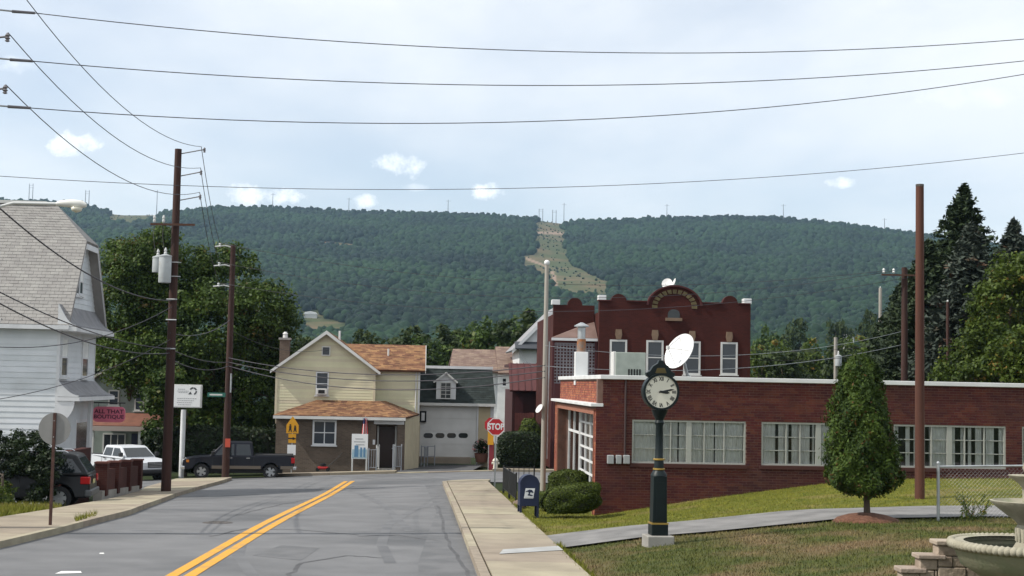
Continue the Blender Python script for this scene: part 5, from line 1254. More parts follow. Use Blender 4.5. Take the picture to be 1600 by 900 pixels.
hedge('shrub_row', 'dark tangled shrubs behind the parked dark pickup truck', p, (4.3, .9, 1.25), 'leaf_dark', 9000, .24, 41, 2.6, RA)
# clipped hedge across the street
p = at_ground(812, 729, 73.5); s = 73.5 / F
hedge('clipped_hedge', 'tall dark clipped hedge in front of the maroon shed', p, (34 * s, .8, 29 * s), 'leaf_dark', 9000, .13, 42, 5, RA)
p = at_ground(826, 729, 75.2); hedge('round_bush', 'round yellow green bush rising behind the clipped hedge', p, (20 * s, .7, 40 * s), 'leaf_yew', 5000, .13, 43, 2.2, RA)
# clipped bushes before the brick building
p = at_ground(893, 806, 38.6); s = 38.6 / F
hedge('clipped_bush', 'big clipped yew bush with flat sloping top by the brick corner', (p.x, p.y, p.z + .1), (43 * s, .62, 22 * s), 'leaf_yew', 18000, .06, 44, 3.6, RA, slant=.17, group=None)
p = at_ground(858, 797, 41.5); s = 41.5 / F; hedge('clipped_bush', 'low dark clipped bush tucked behind the blue mailbox', (p.x, p.y, p.z + .02), (20 * s, .5, 14 * s), 'leaf_yew', 6000, .06, 45, 2.5, RA)
p = at_ground(887, 766, 45.5); s = 45.5 / F; hedge('clipped_bush', 'flat topped clipped yew bush under the shop window', (p.x, p.y, p.z + .02), (30 * s, .5, .50), 'leaf_yew', 11000, .065, 46, 3, RA, slant=.04)
# bushes on the left
p = at_ground(40, 795, 44.5)
def loose_bush(name, label, base, lobes, d, mt, n, per, cr, leaf, seed): return tree(name, label, base, px_lobes(lobes, d, .9, seed), mt, n, per, cr, leaf, seed, 1.0, .05, cat='bush')
b = Vector(p); b.z = zf(b.x, b.y)
loose_bush('dark_bush', 'large dark leafy bush hiding the front of the black SUV', b, [(25, 715, 34), (60, 705, 36), (72, 728, 25), (40, 755, 38), (64, 772, 22), (10, 760, 34), (-20, 740, 40), (64, 690, 18), (30, 690, 20), (-30, 700, 40)], 44.5, 'leaf_dark', 360, 44, .22, .11, 51)
b = at_ground(2, 800, 41.0); loose_bush('light_bush', 'small bright green bush beside the large dark bush', b, [(4, 765, 17), (-14, 775, 20), (8, 782, 13)], 41.0, 'leaf_bright', 90, 40, .13, .07, 52)
# spruces and broadleaf trees behind the brick building
def spruce(name, label, base, h, r, mt, seed, n_br=420, leaf=.2, group=None):
    rng = np.random.default_rng(seed); T = thing(name, label, 'spruce', base, 0, group)
    MB().tube([(0, 0, -.3), (0, 0, h * .5), (0, 0, h * .985)], [r * .09, r * .05, .02], 9).build('trunk', M_('bark'), T)
    P = []; Nn = []; t = []
    for i in range(n_br):
        f = (i + rng.uniform()) / n_br; f = f ** .85; z = h * (.06 + .94 * f); L_ = (r * (1 - f) ** .85 + .12) * rng.uniform(.55, 1.12); a = rng.uniform(0, 6.283)
        k = max(10, int(58 * (L_ / r) + 8)); s = rng.uniform(.12, 1, k) ** .8
        side = rng.normal(0, .16, k) * (1.1 - s) * L_ * .9; droop = -.28 * L_ * s ** 1.6 + .18 * L_ * s ** 4 + rng.normal(0, .06, k)
        P.append(np.stack([np.cos(a) * s * L_ - np.sin(a) * side, np.sin(a) * s * L_ + np.cos(a) * side, z + droop], -1))
        Nn.append(np.stack([rng.normal(0, .6, k), rng.normal(0, .6, k), np.full(k, .8)], -1)); t.append(np.clip(np.full(k, rng.normal(.42, .18)) + .25 * (s - .5) + rng.normal(0, .08, k), 0, 1))
    P = np.concatenate(P); leaves('crown', P, np.concatenate(Nn), leaf, M_(mt), np.concatenate(t), T, seed, .4); return T
for (px, top, d, rr, mt_, sd, lb) in ((1507, 291, 76, 6.6, 'needle_dark', 61, 'tallest dark spruce tree standing behind the low brick building'),
                                      (1450, 378, 73, 6.0, 'needle_dark', 62, 'dark spruce tree just behind the bare brown pole'),
                                      (1518, 352, 68, 4.8, 'needle_blue', 63, 'blue grey spruce tree with brown cones near its top'),
                                      (1408, 445, 80, 4.6, 'needle_dark', 64, 'short dark spruce tree beside the grey wooden pole'),
                                      (1586, 345, 80, 5.0, 'needle_blue', 65, 'thin topped blue spruce tree beyond the bright maple')):
    b = at_ground(px, 700, d); spruce('spruce_tree', lb, b, pt(px, top, d).z - b.z, rr, mt_, sd, 1050, .36)
b = at_ground(1560, 700, 63)
tree('maple_tree', 'yellow green maple tree behind the long brick building', b, px_lobes([(1585, 425, 34), (1545, 470, 30), (1600, 480, 52), (1545, 530, 42), (1505, 565, 28), (1590, 560, 56), (1640, 430, 50), (1490, 590, 34)], 63, .9, 7), 'leaf_bright', 420, 55, .48, .19, 66, 4, .28)
b = at_ground(1590, 700, 56)
tree('young_maple', 'bright lime green young maple tree at the end of the brick building', b, px_lobes([(1575, 560, 34), (1545, 580, 28), (1610, 540, 40), (1520, 590, 24), (1605, 580, 40)], 56, .9, 8), 'leaf_bright', 220, 40, .32, .17, 67, 3, .16)
# trees in the valley beyond the houses
def valley_proto(seed, mt_):
    rng = random.Random(seed); L = [((rng.uniform(-.26, .26) * 6, rng.uniform(-.26, .26) * 6, rng.uniform(4.5, 9.5)), (rng.uniform(1.6, 2.5),) * 2 + (rng.uniform(1.5, 2.2),)) for _ in range(9)] + [((0, 0, 10.2), (1.5, 1.5, 1.5)), ((0, 0, 3.4), (2.9, 2.9, 1.8))]
    return tree('valley_tree', 'x', (0, 0, 0), L, mt_, 150, 34, .75, .5, seed, 4, .25)
protos = [valley_proto(71, 'leaf_mid'), valley_proto(72, 'leaf_mid'), valley_proto(73, 'leaf_bright'), valley_proto(74, 'leaf_maple')]
VT = [(455, 545, 125, 0, 0), (478, 518, 150, 0, 1), (520, 530, 165, 0, 2), (565, 515, 150, 0, 0), (602, 520, 170, 0, 1), (640, 510, 145, 0, 0), (668, 522, 140, 0, 3), (700, 508, 150, 0, 0), (728, 500, 160, 0, 3), (762, 494, 140, 0, 3), (800, 492, 150, 0, 3), (838, 484, 135, 0, 0), (868, 492, 150, 0, 3),
      (1186, 538, 130, 1, 2), (1212, 530, 150, 1, 2), (1245, 540, 125, 1, 1), (1272, 527, 150, 1, 2), (1308, 534, 140, 1, 0), (1340, 523, 150, 1, 2), (1372, 530, 120, 1, 2), (1425, 520, 120, 1, 0), (1455, 500, 110, 1, 0), (1200, 505, 260, 1, 3), (1250, 498, 280, 1, 0), (1305, 492, 300, 1, 1), (1360, 485, 280, 1, 0), (130, 560, 120, 2, 0), (165, 585, 130, 2, 3), (270, 600, 110, 2, 3), (120, 520, 150, 2, 0)]
KIND = ['broad mid green', 'loose crowned mid green', 'bright yellow green', 'dark green']
lab = ['leafy green tree rising beyond the roofs of the cream house and garage', 'leafy green tree beyond the flat roof of the long brick building', 'dark leafy tree growing behind the grey green house']
grp = ['trees beyond the cream house', 'trees beyond the brick building', 'trees behind the grey green house']
used = set(); rng_ = random.Random(9)
for px, top, d, g, k in VT:
    o = protos[k] if k not in used else copy_tree(protos[k]); used.add(k)
    b = at_ground(px, 650, d); h = pt(px, top, d).z - b.z; s = h / 11.6
    o.location = b; o.rotation_euler = (0, 0, rng_.uniform(0, 6.28)); w = min(max(s, .7), 1.25); o.scale = (w * rng_.uniform(.85, 1.1), w * rng_.uniform(.85, 1.1), s); tag(o, KIND[k] + ' ' + lab[g].replace('leafy green ', '').replace('dark leafy ', ''), 'tree', grp[g])
# ------------------------------------------------------------------ the conical evergreen on its mulch mound
def arborvitae():
    b = ground(1355, 812); d = b.y; s = d / F
    MB().lathe([(56 * s, -.05), (46 * s, .06), (30 * s, .13), (12 * s, .17), (.01, .18)], 30, (b.x, b.y, zf(b.x, b.y) - .03)).build('mulch_mound', M_('mulch'), None, smooth=True)
    o = bpy.data.objects['mulch_mound']; tag(o, 'low mound of red brown mulch around the conical evergreen', 'mulch')
    bz = zf(b.x, b.y) + .12; T = thing('conical_evergreen', 'conical clipped evergreen tree on a mulch mound in the lawn', 'tree', (b.x, b.y, bz)); rng = np.random.default_rng(81)
    py = [556, 562, 575, 600, 640, 680, 710, 735, 750, 762, 772]; hw = [q_ * .87 for q_ in (8, 20, 30, 38, 47, 54, 58, 61, 60, 50, 30)]; cx = [1343, 1343, 1342, 1342, 1343, 1345, 1345, 1346, 1346, 1347, 1350]
    zz = [pt(1355, q, d).z - bz for q in py]
    n = 42000; f = rng.uniform(0, 1, n); pyr = np.interp(f, [0, 1], [557, 772]); keepw = np.interp(pyr, py, hw)
    k = rng.uniform(0, 62, n) < keepw + 6; pyr = pyr[k]; n = len(pyr)
    R_ = np.interp(pyr, py, hw) * s; Zc = np.interp(pyr, py, zz); C_ = (np.interp(pyr, py, cx) - 1355) * s
    a = rng.uniform(0, 2 * np.pi, n); lump = 1 + .10 * np.sin(a * 3 + Zc * 2.6) + .11 * np.sin(a * 5 - Zc * 6) + .09 * np.sin(a * 9 + Zc * 11) + .05 * np.sin(a * 17 - Zc * 17)
    rad = R_ * lump * (1 - rng.exponential(.12, n).clip(0, .8)) * np.where(rng.uniform(size=n) < .06, rng.uniform(1.02, 1.18, n), 1)
    P = np.stack([C_ + np.cos(a) * rad, np.sin(a) * rad, Zc + rng.normal(0, .03, n)], -1)
    nr = np.stack([np.cos(a), np.sin(a), np.full(n, .15)], -1) + unit(rng, n) * .75
    t = np.clip(.42 + .16 * np.sin(a * 4 + Zc * 4) + rng.normal(0, .17, n), 0, 1); t = np.where(rng.uniform(size=n) < .02 + .05 * (Zc < .9), .97, np.minimum(t, .82))
    leaves('crown', P, nr, .085, M_('leaf_arbor'), t, T, 81, .42)
    prof = [(max(.01, h * s * .66), z) for h, z in zip(hw[::-1], zz[::-1])]; MB().lathe(prof, 20, (-.12, 0, 0)).build('inner_core', M_('core_dark'), T)  # dark core added inside the crown, fills the gaps between sprays
    mb = MB(); mb.tube([(0, 0, -.15), (-.01, 0, .25), (-.03, 0, .9)], [.075, .062, .05], 10)
    for i in range(9):
        w = i * .7; mb.tube([(0, 0, .28 + .03 * i), (.3 * math.cos(w), .3 * math.sin(w), .48 + .02 * i), (.6 * math.cos(w), .6 * math.sin(w), .6)], [.022, .016, .006], 6)
    mb.build('trunk', M_('bark'), T)
arborvitae()
# tall weeds by the wire fence
b = at_ground(1515, 812); wd_ = [(b.x - .45, b.y - .2), (b.x + .45, b.y - .2), (b.x + .45, b.y + .2), (b.x - .45, b.y + .2)]
def weeds():
    rng = np.random.default_rng(91); n = 650; st = rng.normal(0, .16, (26, 2)); T = thing('weed_clump', 'wispy clump of tall weeds at the foot of the wire fence', 'weeds', b); i = rng.integers(0, 26, n); f = rng.uniform(0, 1, n)
    le = rng.normal(0, .18, (26, 2)); h = rng.uniform(.25, .62, 26); P = np.column_stack([st[i] + le[i] * f[:, None] + rng.normal(0, .025, (n, 2)), h[i] * f]); leaves('leaf_mass', P, unit(rng, n) + np.array([0, 0, .4]), .055, M_('leaf_bright'), np.clip(rng.normal(.6, .2, n), 0, 1), T, 91, .35)['kind'] = 'stuff'
    mb = MB()
    for k in range(26): mb.tube([(st[k][0], st[k][1], 0), (st[k][0] + le[k][0], st[k][1] + le[k][1], h[k])], .004, 4)
    mb.build('stems', M_('leaf_mid'), T)
weeds()
# ================================================================== poles, wires, signs, street furniture
def vpole(name, label, base, top_z, r0, r1, mt='wood_pole', cat='utility pole', lean=0.0):
    T = thing(name, label, cat, base); h = top_z - base.z
    MB().tube([(0, 0, -.3), (lean * .5, 0, h * .5), (lean, 0, h)], [r0, (r0 + r1) / 2, r1], 14).build('pole', M_(mt), T, smooth='auto'); return T, h
def insulator(T, p, q, arm=True):
    """bracket from p to q with a porcelain insulator at q (local)"""
    if arm: MB().tube([p, q], .022, 6).build('bracket', mat('bracket_dark', (.10, .10, .11), .6), T)
    MB().lathe([(.02, -.12), (.055, -.1), (.03, -.07), (.06, -.04), (.03, -.01), (.055, .02), (.03, .06), (.015, .08)], 10, q).build('insulator', M_('porcelain_dark'), T)
mat('porcelain_dark', (.16, .15, .16), .35)
WIRES = []
def wire(label, a, b, sag, r=.012, n=18, mt='cable', group=None):
    a, b = Vector(a), Vector(b); P = [a.lerp(b, i / n) + Vector((0, 0, -4 * sag * (i / n) * (1 - i / n))) for i in range(n + 1)]
    o = MB().tube(P, r, 6).build('overhead_wire', M_(mt), None, smooth=True); tag(o, label, 'wire', group); return o
# --- first pole on the left pavement with the transformers
b1 = ground(259, 773); T1, h1 = vpole('utility_pole', 'tall brown utility pole carrying two grey transformer cans', b1, pt(280, 233, b1.y).z, .19, .13, lean=.0)
d1 = b1.y; l1 = lambda px, py: Vector(pt(px, py, d1)) - b1
cx1 = l1(280, 300).x * 0
for py, qx in ((237, 307), (272, 303), (310, 303)):
    z = l1(280, py + 4).z; q = l1(qx + 2, py - 2); q.y = -.25; insulator(T1, (0.0, 0, z), (max(q.x - l1(280, py).x, .3) + .35, -.25, q.z))
ARM1 = []
for py in (233, 266, 304): ARM1.append(b1 + Vector((max(l1(303, py).x - l1(280, py).x, .3) + .37, -.25, l1(303, py).z + .06)))
zc = l1(275, 352).z
MB().box(-.9, .8, -.30, -.21, zc - .04, zc + .04).build('crossarm', mat('arm_brown', (.07, .032, .02), .85), T1)
for x in (-.75, -.4):
    MB().lathe([(.045, -.12), (.06, -.05), (.04, 0), (.06, .06), (.03, .16)], 10, (x, -.26, zc + .19)).build('cutout', M_('porcelain'), T1); MB().tube([(x, -.26, zc - .06), (x - .02, -.26, zc - .45), (x + .1, -.35, l1(265, 398).z)], .012, 5).build('jumper', M_('cable'), T1)
def can(T, cx, cy_, z0, z1, r):
    o = MB().lathe([(r * .96, z0), (r, z0 + .04), (r, z1 - .06), (r * .96, z1)], 22, (cx, cy_, 0)).build('transformer', mat('can_grey', (.42, .45, .46), .5, col2=(.35, .375, .38), scale=3, third=(.30, .2, .13), third_scale=4, third_rng=(.66, .74)), T, smooth='auto')
    MB().lathe([(r * 1.04, z1), (r * 1.04, z1 + .05), (.05, z1 + .11)], 22, (cx, cy_, 0)).build('lid', M_('can_grey'), o, smooth='auto')
    MB().lathe([(.05, z1 + .08), (.065, z1 + .16), (.04, z1 + .2), (.06, z1 + .25), (.02, z1 + .36)], 10, (cx, cy_, 0)).build('bushing', M_('porcelain'), o)
s1 = d1 / F
can(T1, -.24, -.42, l1(262, 443).z, l1(262, 403).z, .235); can(T1, -.60, -.12, l1(250, 426).z, l1(250, 404).z, .2)
for py in (410, 432): MB().tube([(-.24, -.2, l1(265, py).z), (.2, -.1, l1(265, py).z), (.24, .05, l1(265, py).z)], .02, 6).build('hanger', M_('galvanised'), T1)
for py in (545, 468, 500): MB().tube([(-.2, -.17, l1(265, py).z), (.2, -.17, l1(265, py).z)], .03, 6).build('cable_clamp', M_('galvanised'), T1)
# --- second pole at the corner with the street name plate
b2 = ground(352, 750); T2, h2 = vpole('utility_pole', 'brown utility pole at the street corner with pale insulators and a street name plate', b2, pt(374, 383, b2.y).z, .18, .12)
d2 = b2.y; l2 = lambda px, py: Vector(pt(px, py, d2)) - b2; ARM2 = []
for py in (386, 416, 448):
    z = l2(370, py).z; MB().tube([(0, 0, z - .03), (-.35, -.1, z + .05), (-.85, -.2, z - .02)], .035, 6).build('bracket', M_('porcelain'), T2); MB().lathe([(.03, -.1), (.07, -.05), (.04, 0), (.07, .05), (.03, .1)], 10, (-.6, -.15, z + .06)).build('insulator', M_('porcelain'), T2); ARM2.append(b2 + Vector((-.6, -.15, z + .16)))
z = l2(352, 617).z; sp_ = MB().box(-.95, -.1, -.13, -.11, z - .10, z + .10).build('street_name_plate', mat('sign_green', (.03, .13, .10), .5), T2); MB().box(-.85, -.25, -.136, -.131, z - .035, z + .035).build('lettering_bar', M_('off_white'), sp_)
z = l2(360, 600).z; MB().tube([(.13, -.1, z - .4), (.13, -.1, z + .5)], .045, 8).build('conduit', M_('galvanised'), T2)
z = l2(352, 690).z; MB().box(-.02, .22, -.24, -.2, z - .25, z + .15).build('red_notice', mat('notice_red', (.45, .07, .04), .6), T2)
# --- near pole just outside the left edge, with the street lamp
b0 = Vector((pt(-62, 850, 30).x, 30, 0)); b0.z = zf(b0.x, 30) + .1; T0, h0 = vpole('utility_pole', 'brown utility pole with the street lamp arm beside the stop sign', b0, 11.6, .2, .14)
l0 = lambda px, py: Vector(pt(px, py, 30)) - b0; ARM0 = []
for py in (-28, 57, 138): z = l0(0, py).z; insulator(T0, (.1, 0, z - .05), (.55, -.1, z - .02)); ARM0.append(b0 + Vector((.56, -.1, z + .06)))
CR0 = []
for py in (13, 89, 163):
    z = l0(0, py).z; q = (.62, .3, z); MB().tube([(0.05, .05, z), (.5, .22, z)], .02, 6).build('bracket', M_('galvanised'), T0); MB().tube([(.5, .24, z), (.98, .30, z - .01)], [.035, .03], 8).build('strain_insulator', M_('porcelain_dark'), T0); CR0.append(b0 + Vector((.98, .30, z - .01)))
za = l0(90, 320).z
MB().tube([(0, 0, za - .5), (.3, 0, za - .12), (.8, 0, za + .02), (1.75, 0, za + .02)], .035, 8).build('lamp_arm', M_('porcelain'), T0)
hd = MB(); xs_h = l0(88, 320).x; xe_h = l0(135, 320).x; Lh = xe_h - xs_h
hd.tube([(xs_h, 0, za + .02), (xs_h + Lh * .15, 0, za + .03), (xs_h + Lh * .5, 0, za + .035), (xs_h + Lh * .85, 0, za + .02), (xe_h, 0, za)], [.04, .07, .09, .085, .04], 14)
lh = hd.build('lamp_head', mat('lamp_shell', (.66, .66, .62), .4), T0, smooth='auto'); lh.scale = (1, 1, 1)
MB().lathe([(.03, -.1), (.10, -.07), (.125, .0)], 16, (xs_h + Lh * .68, 0, za - .055)).build('lamp_lens', mat('lens', (.62, .60, .50), .15), T0, smooth=True)
for a, q, nm in zip(ARM0, ARM1, ('top', 'middle', 'lowest')): wire(f'{nm} power line of the three running along the street to the transformer pole', a, q, .85, .011, group='power lines along the street')
for a, q, nm in zip(ARM1, ARM2, ('top', 'middle', 'lowest')): wire(f'{nm} power line dropping from the transformer pole to the corner pole', a, q, .35, .013, group='power lines along the street')
# --- lines across the street high over the picture
for (py0, py1, ym, nm, q) in ((13, 56, 80, 'highest', CR0[0]), (89, 90, 130, 'second', CR0[1]), (163, 106, 181, 'third', CR0[2])):
    e = pt(1680, py1 - (4 if py1 > 60 else 2), 36.0); m = q.lerp(e, .53); want = pt(850, ym, m.y).z; wire(f'{nm} of the power lines crossing high over the street', q, e, max(.05, m.z - want), .0105, 30, group='lines across the street')
e0, e1 = pt(-60, 271, 47), pt(1680, 229, 52); m = e0.lerp(e1, .5); wire('thin lowest line crossing over the street in front of the ridge', e0, e1, max(.05, m.z - pt(800, 292, m.y).z), .011, 30)
# --- second pair of poles on the right and lines over the junction
mat('wood_pole_red', (.060, .022, .014), .85, col2=(.095, .036, .022), scale=5, detail=6, stretch=(1, 1, .06), bump=.4, bscale=30)
bR = at_ground(1437, 778); dR = bR.y; TR, _ = vpole('bare_pole', 'thick bare brown pole standing in the lawn by the brick building', bR, pt(1444, 292, dR).z, 7.6 * dR / F, 6.2 * dR / F, 'wood_pole_red', cat='pole')
MB().lathe([(6.4 * dR / F, 0), (6.4 * dR / F, .06)], 14, (0, 0, pt(1444, 292, dR).z - bR.z + .002)).build('pole_cap', M_('iron_rust'), TR)
bQ = at_ground(1413, 700, 64); TQ, _ = vpole('utility_pole', 'brown utility pole behind the flat brick roof beside the bare pole', bQ, pt(1415, 418, 64).z, .17, .13); lQ = lambda px, py: Vector(pt(px, py, 64)) - bQ
AQ = []
for i, (py, x) in enumerate(((428, -1.0), (428, -.55), (434, .6))):
    z = lQ(1415, py).z; MB().lathe([(.03, 0), (.07, .05), (.04, .1), (.07, .15), (.03, .22)], 10, (x, -.2, z)).build('insulator', M_('porcelain'), TQ); AQ.append(bQ + Vector((x, -.2, z + .1)))
z = lQ(1415, 430).z; MB().box(-1.1, .65, -.24, -.16, z - .05, z + .02).build('crossarm', M_('arm_brown'), TQ)
for a, q, sg, nm in zip(ARM2, (AQ[0], AQ[1], AQ[2]), (1.25, 1.45, 1.5), ('upper', 'middle', 'lower')): wire(f'{nm} power line over the junction in front of the red block', a, q, sg, .012, 30, group='power lines over the junction')
for px, top, d, r, mt_, lb in ((1375, 450, 92, .13, 'wood_pole_grey', 'weathered grey wooden pole beside the short dark spruce'), (1481, 472, 66, .09, 'wood_pole', 'thin brown pole in front of the blue grey spruce')):
    q = at_ground(px, 700, d); T, _ = vpole('utility_pole', lb, q, pt(px, top, d).z, r, r * .8, mt_); MB().lathe([(.03, 0), (.05, .04), (.03, .1)], 8, (0, 0, pt(px, top, d).z - q.z)).build('pole_pin', M_('porcelain'), T)
q = at_ground(1305, 700, 90); T, _ = vpole('utility_pole', 'short grey pole with a white transformer beyond the brick roof', q, pt(1305, 527, 90).z, .13, .11, 'wood_pole_grey'); can(T, .12, -.25, pt(1305, 572, 90).z - q.z, pt(1305, 557, 90).z - q.z, .2)
# grey lamp pole by the shop front
bL = at_ground(848, 768); dL = bL.y; TL, hL = vpole('lamp_pole', 'slim grey pole with a white ball top beside the shop front', bL, pt(856, 414, dL).z, .105, .075, 'wood_pole_grey', 'pole'); sL = dL / F
v, f = ico(2); MB().add([tuple(np.array(p) * .11 + np.array([0, 0, hL + .08])) for p in v], [tuple(q_) for q_ in f]).build('ball_top', M_('white_paint'), TL, smooth=True)
MB().tube([(.14, -.02, 1.2), (.14, -.02, hL * .66)], .028, 8).build('conduit', M_('galvanised'), TL)
zz = pt(850, 640, dL).z - bL.z; MB().tube([(0, 0, zz - .1), (-.12, -.1, zz)], .02, 6).build('bracket', M_('galvanised'), TL); wd2 = MB().lathe([(.01, -.03), (.12, 0), (.18, .05), (.185, .03), (.12, -.02), (.01, -.05)], 18).build('antenna_dish', M_('dish_white'), TL, smooth='auto'); wd2.location = (-.16, -.12, zz + .02); wd2.rotation_euler = (R(60), 0, R(-60))
zc_ = pt(852, 570, dL).z - bL.z
# --- lower telephone cables: past the white house to the poles, then along the cross street
J1 = [b1 + Vector((0, -.2, l1(265, py).z)) for py in (545, 560, 470)]; J2 = [b2 + Vector((0, -.15, l2(360, py).z)) for py in (566, 572, 500, 548)]
K0 = lambda px, py, d=30: pt(px, py, d)
wire('thick black telephone cable sloping past the white house roof', K0(-60, 270), J1[2], .7, .02, group='telephone cables'); wire('upper slack telephone cable across the white house wall', K0(-60, 425), J1[0], .35, .016, group='telephone cables')
wire('lower slack telephone cable across the white house wall', K0(-60, 440), J1[1] + Vector((0, 0, .2)), .5, .018, group='telephone cables'); wire('service cable rising from the white house wall to the pole', K0(-30, 540, 42), J1[2] + Vector((0, 0, -.25)), .55, .014, group='telephone cables')
wire('low service cable crossing the white house clapboards', K0(-30, 628, 42), J1[0] + Vector((0, 0, .35)), .35, .012, group='telephone cables')
for a, q, sg, nm in ((J1[0], J2[0], .18, 'upper'), (J1[1], J2[1], .3, 'middle'), (J1[0] + Vector((0, 0, .6)), J2[2], .35, 'top')): wire(f'{nm} telephone cable between the transformer pole and the corner pole', a, q, sg, .018, group='telephone cables between the poles')
Lp = [bL + Vector((0, -.1, pt(852, py, dL).z - bL.z)) for py in (571, 580, 590)]
for a, q, sg, nm in ((J2[0] + Vector((0, 0, .2)), Lp[0], .55, 'top'), (J2[0], Lp[1], .6, 'middle'), (J2[1], Lp[2], .75, 'lowest')): wire(f'{nm} telephone cable strung along the cross street before the cream house', a, q, sg, .02, 30, group='cables along the cross street')
wire('service wire from the corner pole to the cream house gable', J2[3] + Vector((0, 0, 1.0)), CH_P0 + EX * CH_L(515, 545, 1.6)[0] + EY * 1.6 + Vector((0, 0, CH_L(515, 545, 1.6)[1])), .5, .011)
wire('pale service wire running over the brick roof behind the dish', bL + Vector((0, -.1, pt(852, 572, dL).z - bL.z)), pt(1420, 536, 66), .6, .012, 30, mt='galvanised')
wire('pale upper wire crossing the red block windows', bL + Vector((0, -.1, pt(852, 540, dL).z - bL.z)), pt(1420, 515, 66), .75, .010, 30, mt='galvanised')
wire('service wire from the grey lamp pole to the white gabled house', Lp[0], pt(812, 545, 111), .5, .01)
for py in (598, 584): wire('sagging cable behind the brick roof toward the spruce trees' if py == 598 else 'straight cable behind the brick roof toward the spruce trees', pt(1170, py - 36, 78), pt(1440, py - 56, 80), .3, .013)

# ------------------------------------------------------------------ signs
mat('stop_red', (.48, .02, .03), .4, col2=(.40, .018, .026), scale=4); mat('sign_back', (.25, .25, .245), .55, .2, col2=(.21, .21, .205), scale=3); mat('sign_white', (.74, .75, .75), .45); mat('sign_yellow', (.62, .30, .015), .45)
def octagon(r): return [(r * math.cos(R(22.5 + 45 * i)), r * math.sin(R(22.5 + 45 * i))) for i in range(8)]
def stop_sign(label, base, zc, r, rz, front=True, post='galvanised'):
    T = thing('stop_sign', label, 'stop sign', base, rz); h = zc - base.z
    MB().box(-.03, .03, 0, .045, -.3, h + r * (1.0 if not front else .8)).build('post', M_(post), T)
    sh = MB().prism(octagon(r / math.cos(R(22.5))), -.0115, -.002, 'y').build('plate', M_('sign_back'), T); sh.location = (0, 0, h)
    fc = MB().prism(octagon(r / math.cos(R(22.5)) * .995), -.0128, -.0118, 'y').build('face', M_('stop_red'), T); fc.location = (0, 0, h)
    if front:
        m = MB(); A = octagon(r / math.cos(R(22.5)) * .985); B_ = octagon(r / math.cos(R(22.5)) * .90)
        for i in range(8): j = (i + 1) % 8; m.prism([A[i], A[j], B_[j], B_[i]], -.0165, -.0132, 'y')
        o = m.build('border', M_('sign_white'), T); o.location = (0, 0, h); text('STOP', r * .98, 'lettering', M_('sign_white'), T, (0, -.0135, h), .002, sx=.80, bold=.012)
    return T
b = ground(773, 757); stop_sign('red STOP sign on a grey post at the pavement end', b, pt(775, 667, b.y).z, 13.5 * b.y / F, RA)
b = ground(79, 820, HK); TB = thing('round_sign', 'back of a round grey traffic sign on a brown post on the left pavement', 'sign', b, math.pi)
h_ = pt(87, 670, b.y).z - b.z; r_ = 25 * b.y / F
MB().box(-.03, .03, .0, .045, -.3, h_ + r_ * .98).build('post', mat('post_rust', (.05, .022, .018), .8, col2=(.08, .04, .03), scale=6), TB)
MB().disc((0, -.012, h_), r_, .010, 40).build('plate', M_('sign_back'), TB); MB().disc((0, -.0135, h_), r_ * .985, .0012, 40).build('face', M_('sign_yellow'), TB)
for z_ in (.5, -.5): MB().disc((0, .045, h_ + z_ * r_), .012, .008, 8).build('bolt', M_('galvanised'), TB)
# crossing the street: red pole sign with orange panel
b = at_ground(767, 738, 71.5); T = thing('red_sign_post', 'red post with red disc and orange panel behind the stop sign', 'sign', b, RA); s = 71.5 / F
l = lambda py: pt(767, py, 71.5).z - b.z
MB().box(-3 * s, 4 * s, 0, .12, 0, l(690)).build('post', mat('post_red', (.20, .02, .03), .6), T); o = MB().prism(octagon(12 * s), -.02, 0, 'y').build('plate', M_('stop_red'), T); o.location = (0, 0, l(664)); MB().box(-6 * s, 3 * s, -.05, -.02, l(695), l(672)).build('panel', M_('sign_yellow'), T); MB().tube([(-4 * s, .06, 0), (-4 * s, .06, l(664))], .03, 8).build('support_pipe', M_('galvanised'), T)
# fire hydrant
b = at_ground(774, 733, 70.8); T = thing('fire_hydrant', 'small white fire hydrant beside the red post', 'hydrant', b, RA); mat('hydrant_white', (.62, .60, .50), .5)
MB().lathe([(.17, 0), (.17, .05), (.11, .06), (.11, .48), (.15, .5), (.15, .54), (.11, .6), (.05, .66)], 16).build('barrel', M_('hydrant_white'), T, smooth='auto'); MB().lathe([(.03, .66), (.03, .72)], 6).build('nut', M_('hydrant_white'), T)
for sgn in (-1, 1): MB().disc((sgn * .11 - (.08 if sgn < 0 else 0), 0, .4), .06, .08, 12, 'x').build('nozzle', M_('hydrant_white'), T)
# yellow crossing sign by the cream house
b = at_ground(455, 735, 70.9, .1); d = b.y; T = thing('crossing_sign', 'yellow school crossing sign with plaque before the cream house', 'sign', b, RA); s = d / F; l = lambda py: pt(455, py, d).z - b.z
MB().box(-.03, .03, .01, .06, -.2, l(652)).build('post', M_('galvanised'), T); w = 9.5 * s
MB().prism([(-w, l(677)), (w, l(677)), (w, l(664)), (0, l(650)), (-w, l(664))], -.01, 0, 'y').build('plate', M_('sign_yellow'), T); MB().box(-w * .62, w * .62, -.01, 0, l(692), l(678)).build('plaque', M_('sign_yellow'), T)
for x in (-.11, .13):
    h = .30 if x < 0 else .24; z = l(676.5) + .05; m = MB(); m.disc((x, -.016, z + h + .05), .045, .004, 10); m.prism([(x - .055, z + h), (x + .055, z + h), (x + .05, z + h * .5), (x + .09, z), (x + .045, z), (x, z + h * .4), (x - .05, z), (x - .09, z), (x - .05, z + h * .5)], -.016, -.012, 'y'); m.build('pictogram', M_('black_iron'), T)
m = MB(); z = l(685); m.prism([(-.2, z + .03), (.02, z + .03), (.02, z + .08), (.2, z), (.02, z - .08), (.02, z - .03), (-.2, z - .03)], -.016, -.012, 'y'); m.build('arrow', M_('black_iron'), T)
